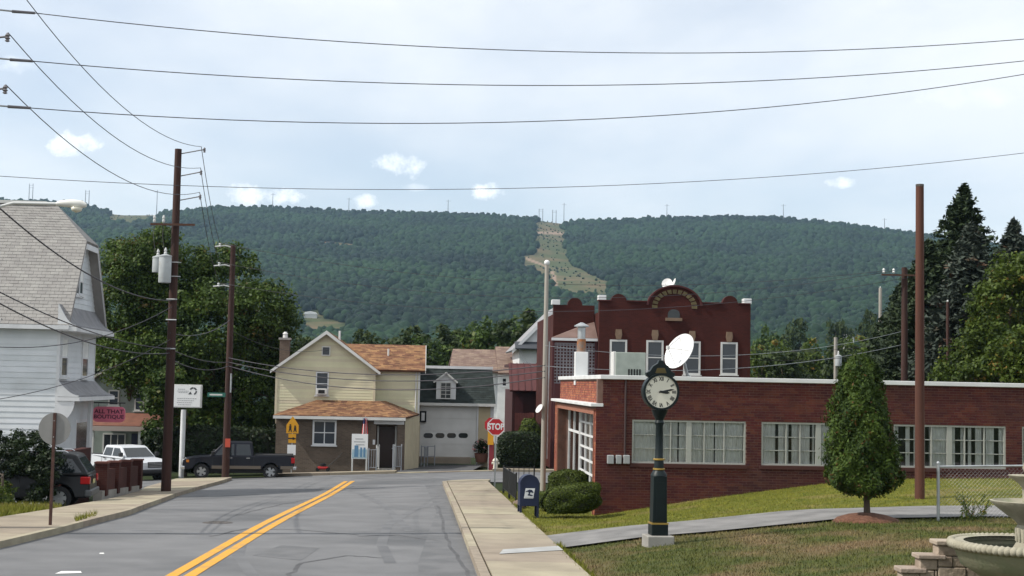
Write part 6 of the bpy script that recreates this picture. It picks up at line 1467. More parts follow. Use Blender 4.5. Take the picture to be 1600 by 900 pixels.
MB().box(-7 * s, 6 * s, -.02, 0, l(711), l(695)).build('notice', M_('sign_white'), T)
# white hairdresser style sign on a white pole
b = at_ground(283, 748); d = b.y; T = thing('white_pole_sign', 'white rectangular sign board on a tall white pole at the corner', 'sign', b, 0); s = d / F; l = lambda px, py: (pt(px, py, d) - b)
MB().tube([(0, 0, -.2), (0, 0, l(283, 640).z)], .125, 14).build('pole', M_('white_paint'), T, smooth='auto'); x0, z1 = l(262, 600).x, l(294, 601).z; x1, z0 = l(316, 600).x, l(294, 637).z
MB().box(x0, x1, -.12, .12, z0, z1).build('cabinet', M_('off_white'), T, bevel=.015); MB().box(x0 + .05, x1 - .05, -.128, -.121, z0 + .05, z1 - .05).build('face', M_('sign_white'), T)
mat('ink', (.05, .055, .06), .6); mat('ink_soft', (.38, .39, .40), .6); rr = random.Random(6); Wd = x1 - x0; Hd = z1 - z0
for i, (fz, fa, fb) in enumerate(((.80, .32, .50), (.72, .30, .62), (.66, .34, .58), (.40, .30, .86), (.31, .32, .78), (.22, .30, .74), (.13, .34, .70))):
    m = MB(); x = x0 + Wd * fa
    while x < x0 + Wd * fb: w_ = rr.uniform(.03, .09); m.box(x, x + w_, -.133, -.1285, z0 + Hd * fz - .018, z0 + Hd * fz + .018); x += w_ + .025
    m.build('print_line', M_('ink_soft'), T)
m = MB(); cx_, cz_ = x0 + Wd * .76, z0 + Hd * .72
for t0, t1, r0, r1 in ((20, 75, .12, .2), (85, 150, .12, .2), (-70, 5, .12, .19)):
    A_ = [(cx_ + r1 * math.cos(R(t0 + (t1 - t0) * k / 6)), cz_ + r1 * math.sin(R(t0 + (t1 - t0) * k / 6))) for k in range(7)] + [(cx_ + r0 * math.cos(R(t1 - (t1 - t0) * k / 6)), cz_ + r0 * math.sin(R(t1 - (t1 - t0) * k / 6))) for k in range(7)]
    m.prism(A_, -.134, -.1285, 'y')
m.prism([(cx_ - .24, cz_ - .16), (cx_ - .05, cz_ - .15), (cx_ - .13, cz_ - .02)], -.134, -.1285, 'y'); m.build('emblem', M_('ink'), T)
# house notice board, flag, gate, mower before the cream house
def CB(px, py, yl): x, z = CH_L(px, py, yl); return CH_P0 + EX * x + EY * yl + Vector((0, 0, z))
y_ = -1.1; g0 = CB(561, 735, y_); g0.z = zf(g0.x, g0.y) + .05; T = thing('notice_board', 'white and blue notice board on two legs by the cream house steps', 'sign', g0, RA); s = g0.y / F; l = lambda py: pt(561, py, g0.y).z - g0.z
MB().box(-12.5 * s, 12.5 * s, -.03, .03, l(717), l(678)).build('board', M_('sign_white'), T); MB().box(-11.5 * s, 11.5 * s, -.036, -.031, l(716), l(702)).build('picture_panel', mat('pic_blue', (.22, .40, .52), .5, col2=(.42, .52, .55), scale=3), T)
for a, b_ in ((-8, -2), (1, 4), (6, 9)): MB().box(a * s, b_ * s, -.041, -.037, l(714), l(702 - (b_ - a))).build('picture_block', mat('pic_blue2', (.10, .22, .36), .5), T)
for k, (a, b_) in enumerate(((-7, 5), (-9, 8), (-6, 7))): MB().box(a * s, b_ * s, -.036, -.031, l(686.5 + 4.5 * k), l(685 + 4.5 * k)).build('print_line', M_('ink_soft'), T)
for x in (-11 * s, 11 * s): MB().box(x - .04, x + .04, -.028, .05, 0, l(717)).build('leg', M_('off_white'), T)
p = CB(571, 664, -.08); T = thing('flag', 'small flag with red and white stripes hanging limp beside the house door', 'flag', p, RA); MB().tube([(0, .05, .25), (0, -.45, .45)], .014, 6).build('staff', M_('galvanised'), T)
fw_ = 10 * p.y / F; V = []; n = 16; mat('flag_red', (.50, .04, .05), .8); mat('flag_white', (.72, .70, .70), .8); mat('flag_blue', (.03, .04, .13), .8)
def fl(u, v): return (-.02 + (u - .45) * fw_ * (.6 + .4 * v), -.36 + .06 * math.sin(u * 16 + v * 2), .36 - v * .98)
for k in range(7):
    m = MB(); u0, u1 = k / 7, (k + 1) / 7; v0 = .3 if k < 4 else .0
    Vv = [fl(u0 + (u1 - u0) * i / 2, v0 + (1 - v0) * j / 8) for j in range(9) for i in range(3)]; m.add(Vv, [(j * 3 + i, j * 3 + i + 1, j * 3 + i + 4, j * 3 + i + 3) for j in range(8) for i in range(2)]); m.build('stripe', M_('flag_red' if k % 2 == 0 else 'flag_white'), T, fix=False)
m = MB(); Vv = [fl(4 / 7 * i / 6, .3 * j / 4) for j in range(5) for i in range(7)]; m.add(Vv, [(j * 7 + i, j * 7 + i + 1, j * 7 + i + 8, j * 7 + i + 7) for j in range(4) for i in range(6)]); m.build('canton', M_('flag_blue'), T, fix=False)
def fence_run(name, label, P, Q, h, gap, mt, r=.014, rails=(.12, .95), post_r=.03, cat='fence', picket=True):
    P, Q = Vector(P), Vector(Q); T = thing(name, label, cat, P); v = Q - P; L_ = v.length
    for t in (0, 1): MB().tube([v * t + Vector((0, 0, -.1)), v * t + Vector((0, 0, h + .04))], post_r, 8).build('post', M_(mt), T)
    for f in rails: MB().tube([Vector((0, 0, h * f)), v + Vector((0, 0, h * f))], r * 1.1, 6).build('rail', M_(mt), T)
    if picket:
        n = int(L_ / gap)
        for i in range(1, n): q = v * (i / n); MB().tube([q + Vector((0, 0, h * rails[0])), q + Vector((0, 0, h * rails[-1]))], r, 5).build('picket', M_(mt), T)
    return T
mat('fence_grey', (.30, .32, .35), .5, .3)
def CG(px, y): p = CB(px, 720, y); p.z = zf(p.x, p.y) + .1; return p
fence_run('front_gate', 'grey metal gate panel left of the house steps', CG(576, -1.2), CG(588, -1.2), 1.1, .12, 'fence_grey'); fence_run('front_gate', 'grey metal gate panel right of the house steps', CG(614, -1.2), CG(627, -1.0), 1.25, .09, 'fence_grey')
fence_run('step_railing', 'pale handrail on the left of the house steps', CG(588, -1.15), CG(592, -.1), 1.25, .15, 'off_white'); fence_run('step_railing', 'pale handrail on the right of the house steps', CG(615, -1.15), CG(617, -.1), 1.25, .15, 'off_white')
def GG(px, y): x, z = loc(GP0, px, 720, y); p = GP0 + EX * x + EY * y; p.z = zf(p.x, p.y); return p
fence_run('pipe_fence', 'short grey pipe fence in front of the garage door', GG(658, -1.6), GG(679, -1.6), 1.15, .33, 'fence_grey', .022, (.5, .98)); fence_run('pipe_fence', 'grey pipe fence end post panel beside the cream wall', GG(663, -2.4), GG(668, -1.7), 1.1, .2, 'fence_grey', .022, (.5, .98))
g0 = CG(505, -.9); T = thing('lawn_mower', 'small red lawn mower left against the cream house wall', 'lawn mower', g0, RA); mat('mower_red', (.35, .02, .02), .4)
MB().box(-.28, .28, -.22, .22, .1, .24).build('deck', M_('mower_red'), T, bevel=.04); MB().lathe([(.14, .24), (.14, .38), (.08, .42)], 12).build('engine', M_('black_iron'), T)
for x in (-.26, .26):
    for y in (-.22, .2): MB().disc((x, y, .1), .1, .05, 14).build('wheel', M_('black_iron'), T)
MB().tube([(.2, -.18, .2), (.75, -.18, .72), (.95, -.18, .95)], .016, 6).build('handle', M_('black_iron'), T); MB().tube([(.2, .18, .2), (.75, .18, .72), (.95, .18, .95), (.95, -.18, .95)], .016, 6).build('handle', M_('black_iron'), T)
# flower tub by the garage
p = GG(752, -.5); p.z = GP0.z - .1; T = thing('flower_tub', 'tub of pink flowers and dark leaves beside the garage door', 'planter', p, RA); MB().lathe([(.3, 0), (.4, .45), (.42, .5), (.36, .5), (.34, .42)], 16).build('tub', mat('terracotta', (.22, .10, .07), .8), T, smooth='auto')
rng = np.random.default_rng(5); P_ = unit(rng, 500) * rng.uniform(.1, .5, 500)[:, None] + np.array([0, 0, .85]); leaves('foliage', P_, unit(rng, 500), .14, M_('leaf_dark'), rng.uniform(0, 1, 500), T, 5); P_ = unit(rng, 60) * .5 + np.array([0, -.05, .8]); leaves('flowers', P_, unit(rng, 60), .12, mat('petal', (.5, .25, .24), .7), rng.uniform(0, 1, 60), T, 6, .9)

# ------------------------------------------------------------------ railing at the corner, mailbox
def rail_iron(label, y0, y1, dx, h=.85):
    P = Vector((float(walk_x(y0)) + dx, y0, 0)); Q = Vector((float(walk_x(y1)) + dx, y1, 0)); P.z = zf(P.x, P.y) + .08; Q.z = zf(Q.x, Q.y) + .08
    return fence_run('iron_railing', label, P, Q, h, .16, 'black_iron', .013, (.1, .97), .026)
rail_iron('black iron railing panel next to the blue mailbox', 44.2, 47.2, .25); rail_iron('black iron railing panel between the mailbox panel and the end panel', 47.5, 50.4, .25); 
P = Vector((float(walk_x(50.7)) + .25, 50.7, 0)); Q = P + EX * 1.1; P.z = zf(P.x, P.y) + .08; Q.z = P.z; fence_run('iron_railing', 'black iron railing end panel turned toward the shop front', P, Q, .85, .16, 'black_iron', .013, (.1, .97), .026)
def mailbox():
    b = ground(825, 805, .05); s = b.y / F; T = thing('mailbox', 'dark blue street mailbox with white eagle emblem on four legs', 'mailbox', b, RA + R(3)); w = 15 * s; h = 63 * s; lz = 15 * s; D = .5
    mat('post_blue', (.006, .012, .042), .5, col2=(.009, .016, .05), scale=4); n = 14; zc = h - w
    poly = [(-w, lz), (w, lz)] + [(w * math.cos(math.pi * i / n), zc + w * math.sin(math.pi * i / n)) for i in range(n + 1)]
    MB().prism(poly, -D / 2, D / 2, 'y').build('body', M_('post_blue'), T, bevel=.012)
    for x in (-w + .03, w - .03):
        for y in (-D / 2 + .03, D / 2 - .03): MB().box(x - .028, x + .028, y - .028, y + .028, -.05, lz + .02).build('leg', M_('post_blue'), T)
    m = MB(); P = [((w + .006) * math.cos(math.pi * i / n), zc + (w + .006) * math.sin(math.pi * i / n)) for i in range(n + 1)]; P2 = [((w - .02) * math.cos(math.pi * i / n), zc + (w - .02) * math.sin(math.pi * i / n)) for i in range(n + 1)]
    for i in range(n): m.prism([P[i], P[i + 1], P2[i + 1], P2[i]], -D / 2 - .012, -D / 2 + .01, 'y')
    m.build('rim', M_('post_blue'), T); MB().box(w * .99, w + .02, -.16, .16, zc - .18, zc + .04).build('pull_door', M_('post_blue'), T, bevel=.01)
    # emblem: white slanted panel with an eagle head shape
    z0, z1 = 27 * s, 42.5 * s; k = .045; y = -D / 2 - .004; mat('emblem_white', (.62, .63, .66), .5)
    e = MB().prism([(-w * .5 - k / 2, z0), (w * .55 - k, z0), (w * .55, z1), (-w * .42, z1)], y - .003, y, 'y').build('emblem', M_('emblem_white'), T)
    H = z1 - z0; W_ = w; f = lambda u, v: (-w * .42 + u * w * .92 - (1 - v) * k * .7, z0 + v * H)
    MB().prism([f(0, .62), f(.1, .72), f(.45, .88), f(.72, .84), f(.98, .58), f(.80, .55), f(.62, .62), f(.55, .42), f(.95, .30), f(.80, .22), f(.30, .30), f(.42, .52), f(.32, .66)], y - .007, y - .0035, 'y').build('eagle_mark', M_('post_blue'), e)
    for i in range(6): MB().box(-w * .42 + i * w * .155, -w * .42 + i * w * .155 + w * .09, y - .0065, y - .0035, z0 + H * .06, z0 + H * .14).build('print_line', M_('ink_soft'), e)
mailbox()
# stone edging beside the steps
p = ground(806, 793); T = thing('stone_edging', 'brown weathered boulder beside the blue mailbox', 'stone', p); v, f = ico(3); rng = np.random.default_rng(4); vv = v * (1 + .12 * np.sin(v[:, [0]] * 5) + .1 * np.sin(v[:, [1]] * 7 + 2)) * np.array([.2, .4, .2]); MB().add([tuple(q) for q in vv + np.array([.12, .2, .03])], [tuple(q) for q in f]).build('boulder', mat('stone_brown', (.11, .08, .058), .95, col2=(.16, .12, .09), scale=4, bump=.6, bscale=15), T, smooth=True)

# ------------------------------------------------------------------ street clock
def clock():
    b = ground(1028, 849, .0); d = b.y; s = d / F; T = thing('street_clock', 'dark green post clock with cream dial on a concrete plinth', 'clock', b, R(8)); l = lambda py: (hor(1028) - py) * s + EYE - b.z
    mat('clock_green', (.004, .009, .010), .45, col2=(.006, .013, .014), scale=5, spec=.25); mat('gold', (.42, .28, .07), .4, .6); mat('dial', (.66, .64, .54), .5)
    pz = l(833); MB().box(-21 * s, 21 * s, -.26, .26, -.25, pz).build('plinth', M_('concrete_grey'), T, bevel=.02)
    hw = 10.5 * s; z1 = l(815); z2 = l(765); z3 = l(742); z4 = l(733)
    MB().box(-13 * s, 13 * s, -13 * s, 13 * s, pz, z1 - .01).build('base_block', M_('clock_green'), T, bevel=.015); MB().box(-13.3 * s, 13.3 * s, -13.3 * s, 13.3 * s, z1 - .012, z1 + .018).build('gold_band', M_('gold'), T)
    MB().prism([(-11.5 * s, z1 + .018), (11.5 * s, z1 + .018), (10.5 * s, z3), (-10.5 * s, z3)], -11 * s, 11 * s, 'y').build('pedestal', M_('clock_green'), T, bevel=.012)
    for sg in (-1, 1):
        m = MB(); m.box(-6 * s, 6 * s, sg * 11.2 * s - .004, sg * 11.2 * s + .004, z1 + .1, z3 - .12); m.build('panel', M_('clock_green'), T, bevel=.002); 
    MB().lathe([(13 * s, z3), (12 * s, z3 + .04), (8 * s, z4)], 20).build('shoulder', M_('clock_green'), T, smooth='auto')
    for a, b_ in ((733, 730), (718, 715)): MB().lathe([(7 * s, l(a)), (9.4 * s, l(a) + .005), (9.4 * s, l(b_) - .005), (7 * s, l(b_))], 20).build('gold_ring', M_('gold'), T, smooth='auto')
    MB().lathe([(7.6 * s, l(731)), (7.2 * s, l(716)), (6.2 * s, l(714)), (5.6 * s, l(665)), (7.5 * s, l(660)), (6 * s, l(656)), (10 * s, l(648)), (13 * s, l(640))], 20).build('column', M_('clock_green'), T, smooth='auto')
    zc = l(612); Rr = 28.5 * s; ro = Vector((0, 0, 0)); D = .20
    hd = MB().disc((0, -D / 2, zc), Rr, D, 40).build('clock_case', M_('clock_green'), T, bevel=.015)
    m = MB(); n = 40
    for i in range(n):
        a0, a1 = 2 * math.pi * i / n, 2 * math.pi * (i + 1) / n; m.prism([(r_ * math.cos(a), zc + r_ * math.sin(a)) for r_, a in ((25.2 * s, a0), (28.8 * s, a0), (28.8 * s, a1), (25.2 * s, a1))], -D / 2 - .035, -D / 2 + .01, 'y')
    m.build('bezel', M_('clock_green'), T); MB().disc((0, -D / 2 - .012, zc), 25.4 * s, .01, 40).build('dial', M_('dial'), T)
    yd = -D / 2 - .014
    for i, num in enumerate(('XII', 'I', 'II', 'III', 'IIII', 'V', 'VI', 'VII', 'VIII', 'IX', 'X', 'XI')):
        a = math.pi / 2 - 2 * math.pi * i / 12; t = text(num, 8.6 * s, 'numeral', M_('black_iron'), T, (20 * s * math.cos(a), yd, zc + 20 * s * math.sin(a)), .001, sx=.72, bold=.0035); t.rotation_euler = (R(90), a - math.pi / 2 if False else 0, 0); t.rotation_euler = Matrix.Rotation(-(a - math.pi / 2), 3, 'Y').to_euler() if False else (Matrix.Rotation(-(a - math.pi / 2), 4, 'Y') @ Matrix.Rotation(R(90), 4, 'X')).to_euler()
    def hand(ang, L_, w, y, nm):
        o = MB().prism([(-L_ * .18, -w / 2), (L_ * .7, -w * .6), (L_, 0), (L_ * .7, w * .6), (-L_ * .18, w / 2)], y - .003, y, 'y').build(nm, M_('black_iron'), T); o.location = (0, 0, zc); o.rotation_euler = (0, -ang, 0)
    hand(R(90 - (3 + 13 / 60) * 30), 14 * s, 3.4 * s, yd - .003, 'hour_hand'); hand(R(90 - 13 * 6), 21.5 * s, 2.4 * s, yd - .008, 'minute_hand'); MB().disc((0, yd - .014, zc), 1.8 * s, .012, 12).build('hub', M_('black_iron'), T)
    # crest on top
    q = [(-17, 590), (-22, 588), (-23, 583), (-17, 580), (-12, 572), (-5, 568), (-3, 563), (3, 563), (5, 568), (12, 572), (17, 580), (23, 583), (22, 588), (17, 590)]
    MB().prism([(a * s, l(b_)) for a, b_ in q], -.07, .07, 'y').build('crest', M_('clock_green'), T, bevel=.008); MB().prism([(-9 * s, l(583)), (9 * s, l(583)), (6 * s, l(575)), (-6 * s, l(575))], -.076, -.071, 'y').build('gold_plate', mat('gold_dull', (.10, .075, .025), .5, .3), T)
clock()

# ------------------------------------------------------------------ fountain, block wall, wire fence
mat('cast_stone', (.33, .31, .24), .85, col2=(.26, .24, .18), scale=5, detail=6, bump=.4, bscale=30, third=(.22, .23, .15), third_scale=3, third_rng=(.55, .75))
mat('cast_stone_green', (.20, .215, .135), .85, col2=(.25, .24, .165), scale=4, detail=6, bump=.3, bscale=30)
mat('stone_block', (.20, .155, .12), .95, col2=(.30, .24, .19), scale=4, detail=6, bump=.7, bscale=18, tint=(.75, 1.3), coords='World')
mat('stone_cap', (.36, .30, .24), .95, col2=(.28, .23, .18), scale=4, detail=6, bump=.5, bscale=25, tint=(.85, 1.15), coords='World')
def fountain():
    d = 18.0; s = d / F; c = pt(1606, 845, d); gz = zf(c.x, c.y) - .05; T = thing('fountain', 'three tiered pale cast stone fountain with roped rim basin', 'fountain', (c.x, c.y, gz)); l = lambda py: pt(1606, py, d).z - gz
    rb = 119 * s; zr = l(846); zb = l(905)
    MB().lathe([(.42, 0), (.45, .12), (.30, .2), (.26, zb - .12), (.34, zb - .02), (rb * .6, zb + .02), (rb * .84, zb + .16), (rb * .93, zr - .10), (rb * .95, zr - .06), (rb * .86, zr - .05), (rb * .8, zr - .18), (.2, zb + .14)], 64).build('lower_basin', M_('cast_stone_green'), T, smooth='auto')
    # roped rim: slanted beads around the edge
    m = MB(); n = 84
    for i in range(n):
        a = 2 * math.pi * i / n; p = Vector((rb * .955 * math.cos(a), rb * .955 * math.sin(a), zr - .05)); tg = Vector((-math.sin(a), math.cos(a), .55)).normalized()
        m.tube([p - tg * .062, p - tg * .03, p + tg * .03, p + tg * .062], [.022, .058, .058, .022], 8)
    o = m.build('roped_rim', M_('cast_stone'), T, smooth=True); o['kind'] = 'stuff'
    MB().lathe([(rb * .80, zr - .06), (rb * .97, zr - .06), (rb * .97, zr - .012), (rb * .80, zr - .012)], 64, cap=False).build('rim_ring', M_('cast_stone'), T, smooth='auto')
    mat('water_dark', (.02, .025, .02), .05, spec=.6); MB().lathe([(.01, zr - .12), (rb * .82, zr - .12)], 48, cap=False).build('water', M_('water_dark'), T)
    z2 = l(783); r2 = 55 * s; z1_ = l(810)
    MB().lathe([(.17, zr - .16), (.19, zr - .1), (.13, zr), (.145, z1_ - .12), (.12, z1_ - .08), (.16, z1_ - .03), (r2 * .55, z1_ + .03), (r2 * .86, z2 - .08), (r2, z2 - .02), (r2 * 1.02, z2), (r2 * .94, z2 + .005), (r2 * .8, z2 - .07), (.1, z2 - .14)], 48).build('middle_bowl', M_('cast_stone'), T, smooth='auto')
    for i in range(14): a = 2 * math.pi * i / 14; MB().tube([(.138 * math.cos(a), .138 * math.sin(a), zr), (.142 * math.cos(a), .142 * math.sin(a), z1_ - .12)], .016, 6).build('flute', M_('cast_stone'), T)
    z3 = l(743); r3 = 28 * s; za = l(757)
    MB().lathe([(.07, z2 - .15), (.09, z2 - .06), (.06, z2 + .02), (.065, za - .05), (.1, za), (r3 * .8, z3 - .05), (r3, z3 - .01), (r3 * 1.02, z3), (r3 * .9, z3 + .004), (.06, z3 - .06)], 36).build('upper_bowl', M_('cast_stone'), T, smooth='auto')
    MB().lathe([(.05, z3 - .06), (.035, z3 + .03), (.06, z3 + .10), (.04, z3 + .17), (.015, z3 + .24)], 20).build('finial', M_('cast_stone'), T, smooth='auto')
    MB().lathe([(.6, -.3), (.6, .02)], 32).build('foot_slab', M_('concrete_grey'), T)
fountain()
def block_wall():
    d = 19.2; s = d / F; p0 = pt(1404, 900, d); p0.z = zf(p0.x, p0.y) - .15; T = thing('block_wall', 'low stepped wall of rough brown stone blocks beside the fountain', 'wall', p0, 0.0); rng = random.Random(8)
    l = lambda px, py: (pt(px, py, d).x - p0.x, pt(px, py, d).z - p0.z)
    steps = [(1405, 886), (1433, 864.5), (1461, 843)]
    tops = [l(*q) for q in steps]; hb = .145; xend = 1.85; caph = .06
    for k, (x, zt) in enumerate(tops):
        xn = tops[k + 1][0] if k + 1 < len(tops) else xend
        x0 = x - .0
        xx = x0
        while xx < xn - .02:
            x1 = min(xx + rng.uniform(.3, .42), xn + (.10 if k < 2 else 0)); MB().box(xx - (.03 if xx == x0 else -.003), x1 - .004, -.17, .17, zt - caph, zt + rng.uniform(-.004, .004), rng.random()).build('cap_stone', M_('stone_cap'), T, bevel=.012); xx = x1
            if x1 > xn: break
    zmin = 0; r_ = 0
    for k, (x, zt) in enumerate(tops):
        z = zt - caph - .004
        xn = tops[k + 1][0] if k + 1 < len(tops) else xend; zz = z; row = 0
        while zz > 0:
            xx = x + .0; off = (row % 2) * .17
            xx0 = x
            while xx0 < xn - .01:
                x1 = min(xx0 + (.2 if (xx0 == x and off) else .38), xn); jit = rng.uniform(-.012, .012)
                MB().box(xx0 + .004, x1 - .004, -.13 + jit, .13, zz - hb + .006, zz - .002, rng.random()).build('block', M_('stone_block'), T, bevel=.014); xx0 = x1
            zz -= hb; row += 1
block_wall()
def wire_fence():
    a = ground(1466, 812); T = thing('wire_fence', 'galvanised chain link fence panel behind the fountain', 'fence', a); d = a.y; zt = pt(1466, 729, d).z - a.z; L_ = 5.2; v = EX * L_; rise = zf(a.x + v.x, a.y + v.y) - zf(a.x, a.y) + .06
    for t, h in ((0, zt + .05), (.5, zt + .05), (1, zt + .05)): q = v * t + Vector((0, 0, rise * t)); MB().tube([q + Vector((0, 0, -.2)), q + Vector((0, 0, h))], .032, 10).build('post', M_('galvanised'), T); MB().lathe([(.04, 0), (.04, .03), (.01, .06)], 10, q + Vector((0, 0, h))).build('post_cap', M_('galvanised'), T)
    MB().tube([Vector((0, 0, zt)), v + Vector((0, 0, zt + rise))], .022, 8).build('top_rail', M_('galvanised'), T)
    m = MB(); st = .085; n = int(L_ / st); nz_ = int((zt - .04) / st); 
    for i in range(-nz_, n):
        for sg in (1, -1):
            k0 = max(0, -i) if sg == 1 else max(0, -i); k1 = min(nz_, n - i)
            if k1 <= k0: continue
            P = [v * ((i + k) / n) + Vector((0, 0, (k * st if sg == 1 else zt - .04 - k * st) + .03 + rise * (i + k) / n)) for k in (k0, k1)]
            m.tube(P, .0012, 4, caps=False)
    o = m.build('wire_mesh', M_('galvanised'), T, fix=False); o['kind'] = 'stuff'
wire_fence()
# ------------------------------------------------------------------ low brick wall by the driveway on the left
def left_wall():
    A = ground(152, 785, .0); B_ = ground(214, 771, .0); v = (B_ - A); L_ = Vector((v.x, v.y)).length; rz = math.atan2(v.y, v.x); T = thing('brick_garden_wall', 'low dark red brick wall with piers on a concrete base by the driveway', 'wall', A, rz); dz = v.z / L_
    l = lambda px, py, t: pt(px, py, (A + v * t).y).z - A.z
    brick_mat('brick_wall_red', (.13, .030, .024), (.10, .024, .02), (.13, .06, .05)); m = MB(); m.prism([(0, -.4), (L_, dz * L_ - .4), (L_, dz * L_ + .32), (0, .38)], -.15, .15, 'y'); m.build('concrete_base', M_('concrete_grey'), T)
    h = l(150, 722, .2)
    for t in (.08, .36, .66, .97):
        x = L_ * t; zt = pt(0, 0, 1).z * 0 + (l(190, 718, t) if t > .3 else l(160, 722, t)); zt = .38 + .85 + dz * x + .05
        MB().box(x - .2, x + .2, -.2, .2, .2 + dz * x, zt).build('pier', M_('brick_wall_red'), T); MB().box(x - .23, x + .23, -.23, .23, zt + .002, zt + .06).build('pier_cap', mat('cap_red', (.12, .045, .035), .85), T)
    for t0, t1 in ((.12, .32), (.40, .62), (.70, .93)): MB().prism([(L_ * t0, .33 + dz * L_ * t0), (L_ * t1, .33 + dz * L_ * t1), (L_ * t1, 1.08 + dz * L_ * t1), (L_ * t0, 1.08 + dz * L_ * t0)], -.1, .1, 'y').build('panel', M_('brick_wall_red'), T); 
left_wall()
# --- transmission masts along the ridge
def mast(px, top, bot, w, label, twin=False):
    y = 2490; p = pt(px, bot, y); gz = zf(p.x, y); h = pt(px, top, y).z - gz; T = thing('ridge_mast', label, 'mast', (p.x, y, gz), 0, 'transmission masts on the ridge'); m = 'mast_steel'; mat(m, (.16, .17, .19), .6)
    for sgn in ((-1, 1) if twin else (0,)): MB().tube([(sgn * 3.2, 0, 0), (sgn * 3.2, 0, h)], [w, w * .6], 6).build('mast_pole', M_(m), T)
    for f in (.80, .92): MB().box(-4.5, 4.5, -.2, .2, h * f - .15, h * f + .15).build('crossarm', M_(m), T) if twin or f == .92 else None
for px, top, bot, tw in ((48, 287, 310, 1), (136, 297, 318, 1), (245, 297, 322, 0), (426, 302, 320, 0), (545, 309, 326, 0), (700, 312, 330, 0), (881, 317, 345, 0), (1042, 319, 336, 0), (1224, 319, 336, 0), (1382, 341, 358, 0), (845, 326, 345, 1), (866, 328, 345, 1)):
    lb_ = {845: 'twin steel mast in the power line cut, beside its left wall of trees', 866: 'twin steel mast in the middle of the power line cut', 881: 'single steel mast at the tree corner of the power line cut', 48: 'twin steel mast on the ridge above the white house roof', 136: 'twin steel mast on the ridge beside the street lamp head', 245: 'single steel mast on the ridge next to the transformer pole'}
    mast(px, top, bot, .75, lb_.get(px, 'single steel power line mast on the wooded ridge'), tw)
# ================================================================== vehicles (local x forward, y left, z up)
def paint(name, c): return mat(name, c, .4, .0, coat=.15, spec=.25)
mat('tyre', (.018, .018, .019), .85); mat('rim', (.42, .43, .44), .35, .7); mat('plastic_black', (.02, .02, .022), .6); mat('lamp_red', (.38, .01, .012), .2); mat('lamp_clear', (.62, .64, .66), .12); mat('lamp_amber', (.55, .18, .02), .2); mat('chrome', (.6, .61, .62), .18, .9)
mat('car_glass', (.012, .016, .018), .05, spec=.7)
def arch(cx, cz, r, n=10): return [(cx + r * math.cos(math.pi * i / n), cz + r * math.sin(math.pi * i / n)) for i in range(n + 1)]   # from +x side to -x side
def shaped(poly, w, belt, tum, nose=None):
    """prism across y whose upper part leans in and whose ends narrow a little"""
    m = MB(); n = len(poly)
    def hw(x, z): 
        k = w / 2 - tum * max(0, z - belt)
        if nose: k -= nose * max(0, (abs(x) / (LEN_ / 2)) - .82) / .18 * .14
        return k
    L_ = [(p[0], hw(*p), p[1]) for p in poly]; R_ = [(p[0], -hw(*p), p[1]) for p in poly]
    m.add(L_ + R_, [tuple(range(n)), tuple(range(2 * n - 1, n - 1, -1))] + [(i, n + i, n + (i + 1) % n, (i + 1) % n) for i in range(n)]); return m
def glass_side(T, poly, w, belt, tum, off=.006, nm='side_window', mt='car_glass'):
    for sgn in (1, -1):
        f = lambda p, o: (p[0], sgn * (w / 2 - tum * max(0, p[1] - belt) + o), p[1]); n = len(poly)
        m = MB(); m.add([f(p, off) for p in poly] + [f(p, -.01) for p in poly], [tuple(range(n)), tuple(range(2 * n - 1, n - 1, -1))] + [(i, n + i, n + (i + 1) % n, (i + 1) % n) for i in range(n)]); m.build(nm, M_(mt), T)
def wheel(T, x, y, r, w, spokes=5):
    sgn = 1 if y > 0 else -1; o = MB(); prof = [(r * .62, -w / 2), (r * .94, -w / 2), (r, -w * .38), (r, w * .38), (r * .94, w / 2), (r * .62, w / 2)]
    k = o.lathe(prof, 28, cap=False).build('wheel', M_('tyre'), T, smooth='auto'); k.location = (x, y, r); k.rotation_euler = (R(90), 0, 0)
    m = MB(); m.lathe([(r * .05, w * .30), (r * .18, w * .36), (r * .2, w * .22)], 14); m.lathe([(r * .56, w * .2), (r * .63, w * .46), (r * .63, -w * .4)], 28, cap=False)
    for i in range(spokes):
        a = 2 * math.pi * i / spokes; c, s = math.cos(a), math.sin(a); pr = [(r * .1, -.05), (r * .6, -.075), (r * .6, .075), (r * .1, .05)]
        m.add([(p[0] * c - p[1] * s, p[0] * s + p[1] * c, w * .38) for p in pr] + [(p[0] * c - p[1] * s, p[0] * s + p[1] * c, w * .2) for p in pr], [(0, 1, 2, 3), (7, 6, 5, 4), (0, 4, 5, 1), (1, 5, 6, 2), (2, 6, 7, 3), (3, 7, 4, 0)])
    q = m.build('rim', M_('rim'), k); d = MB().lathe([(.01, w * .1), (r * .6, w * .1)], 24, cap=False).build('brake_shadow', M_('plastic_black'), k)
    if sgn > 0: q.rotation_euler = d.rotation_euler = (R(180), 0, 0)
LEN_ = 5.7
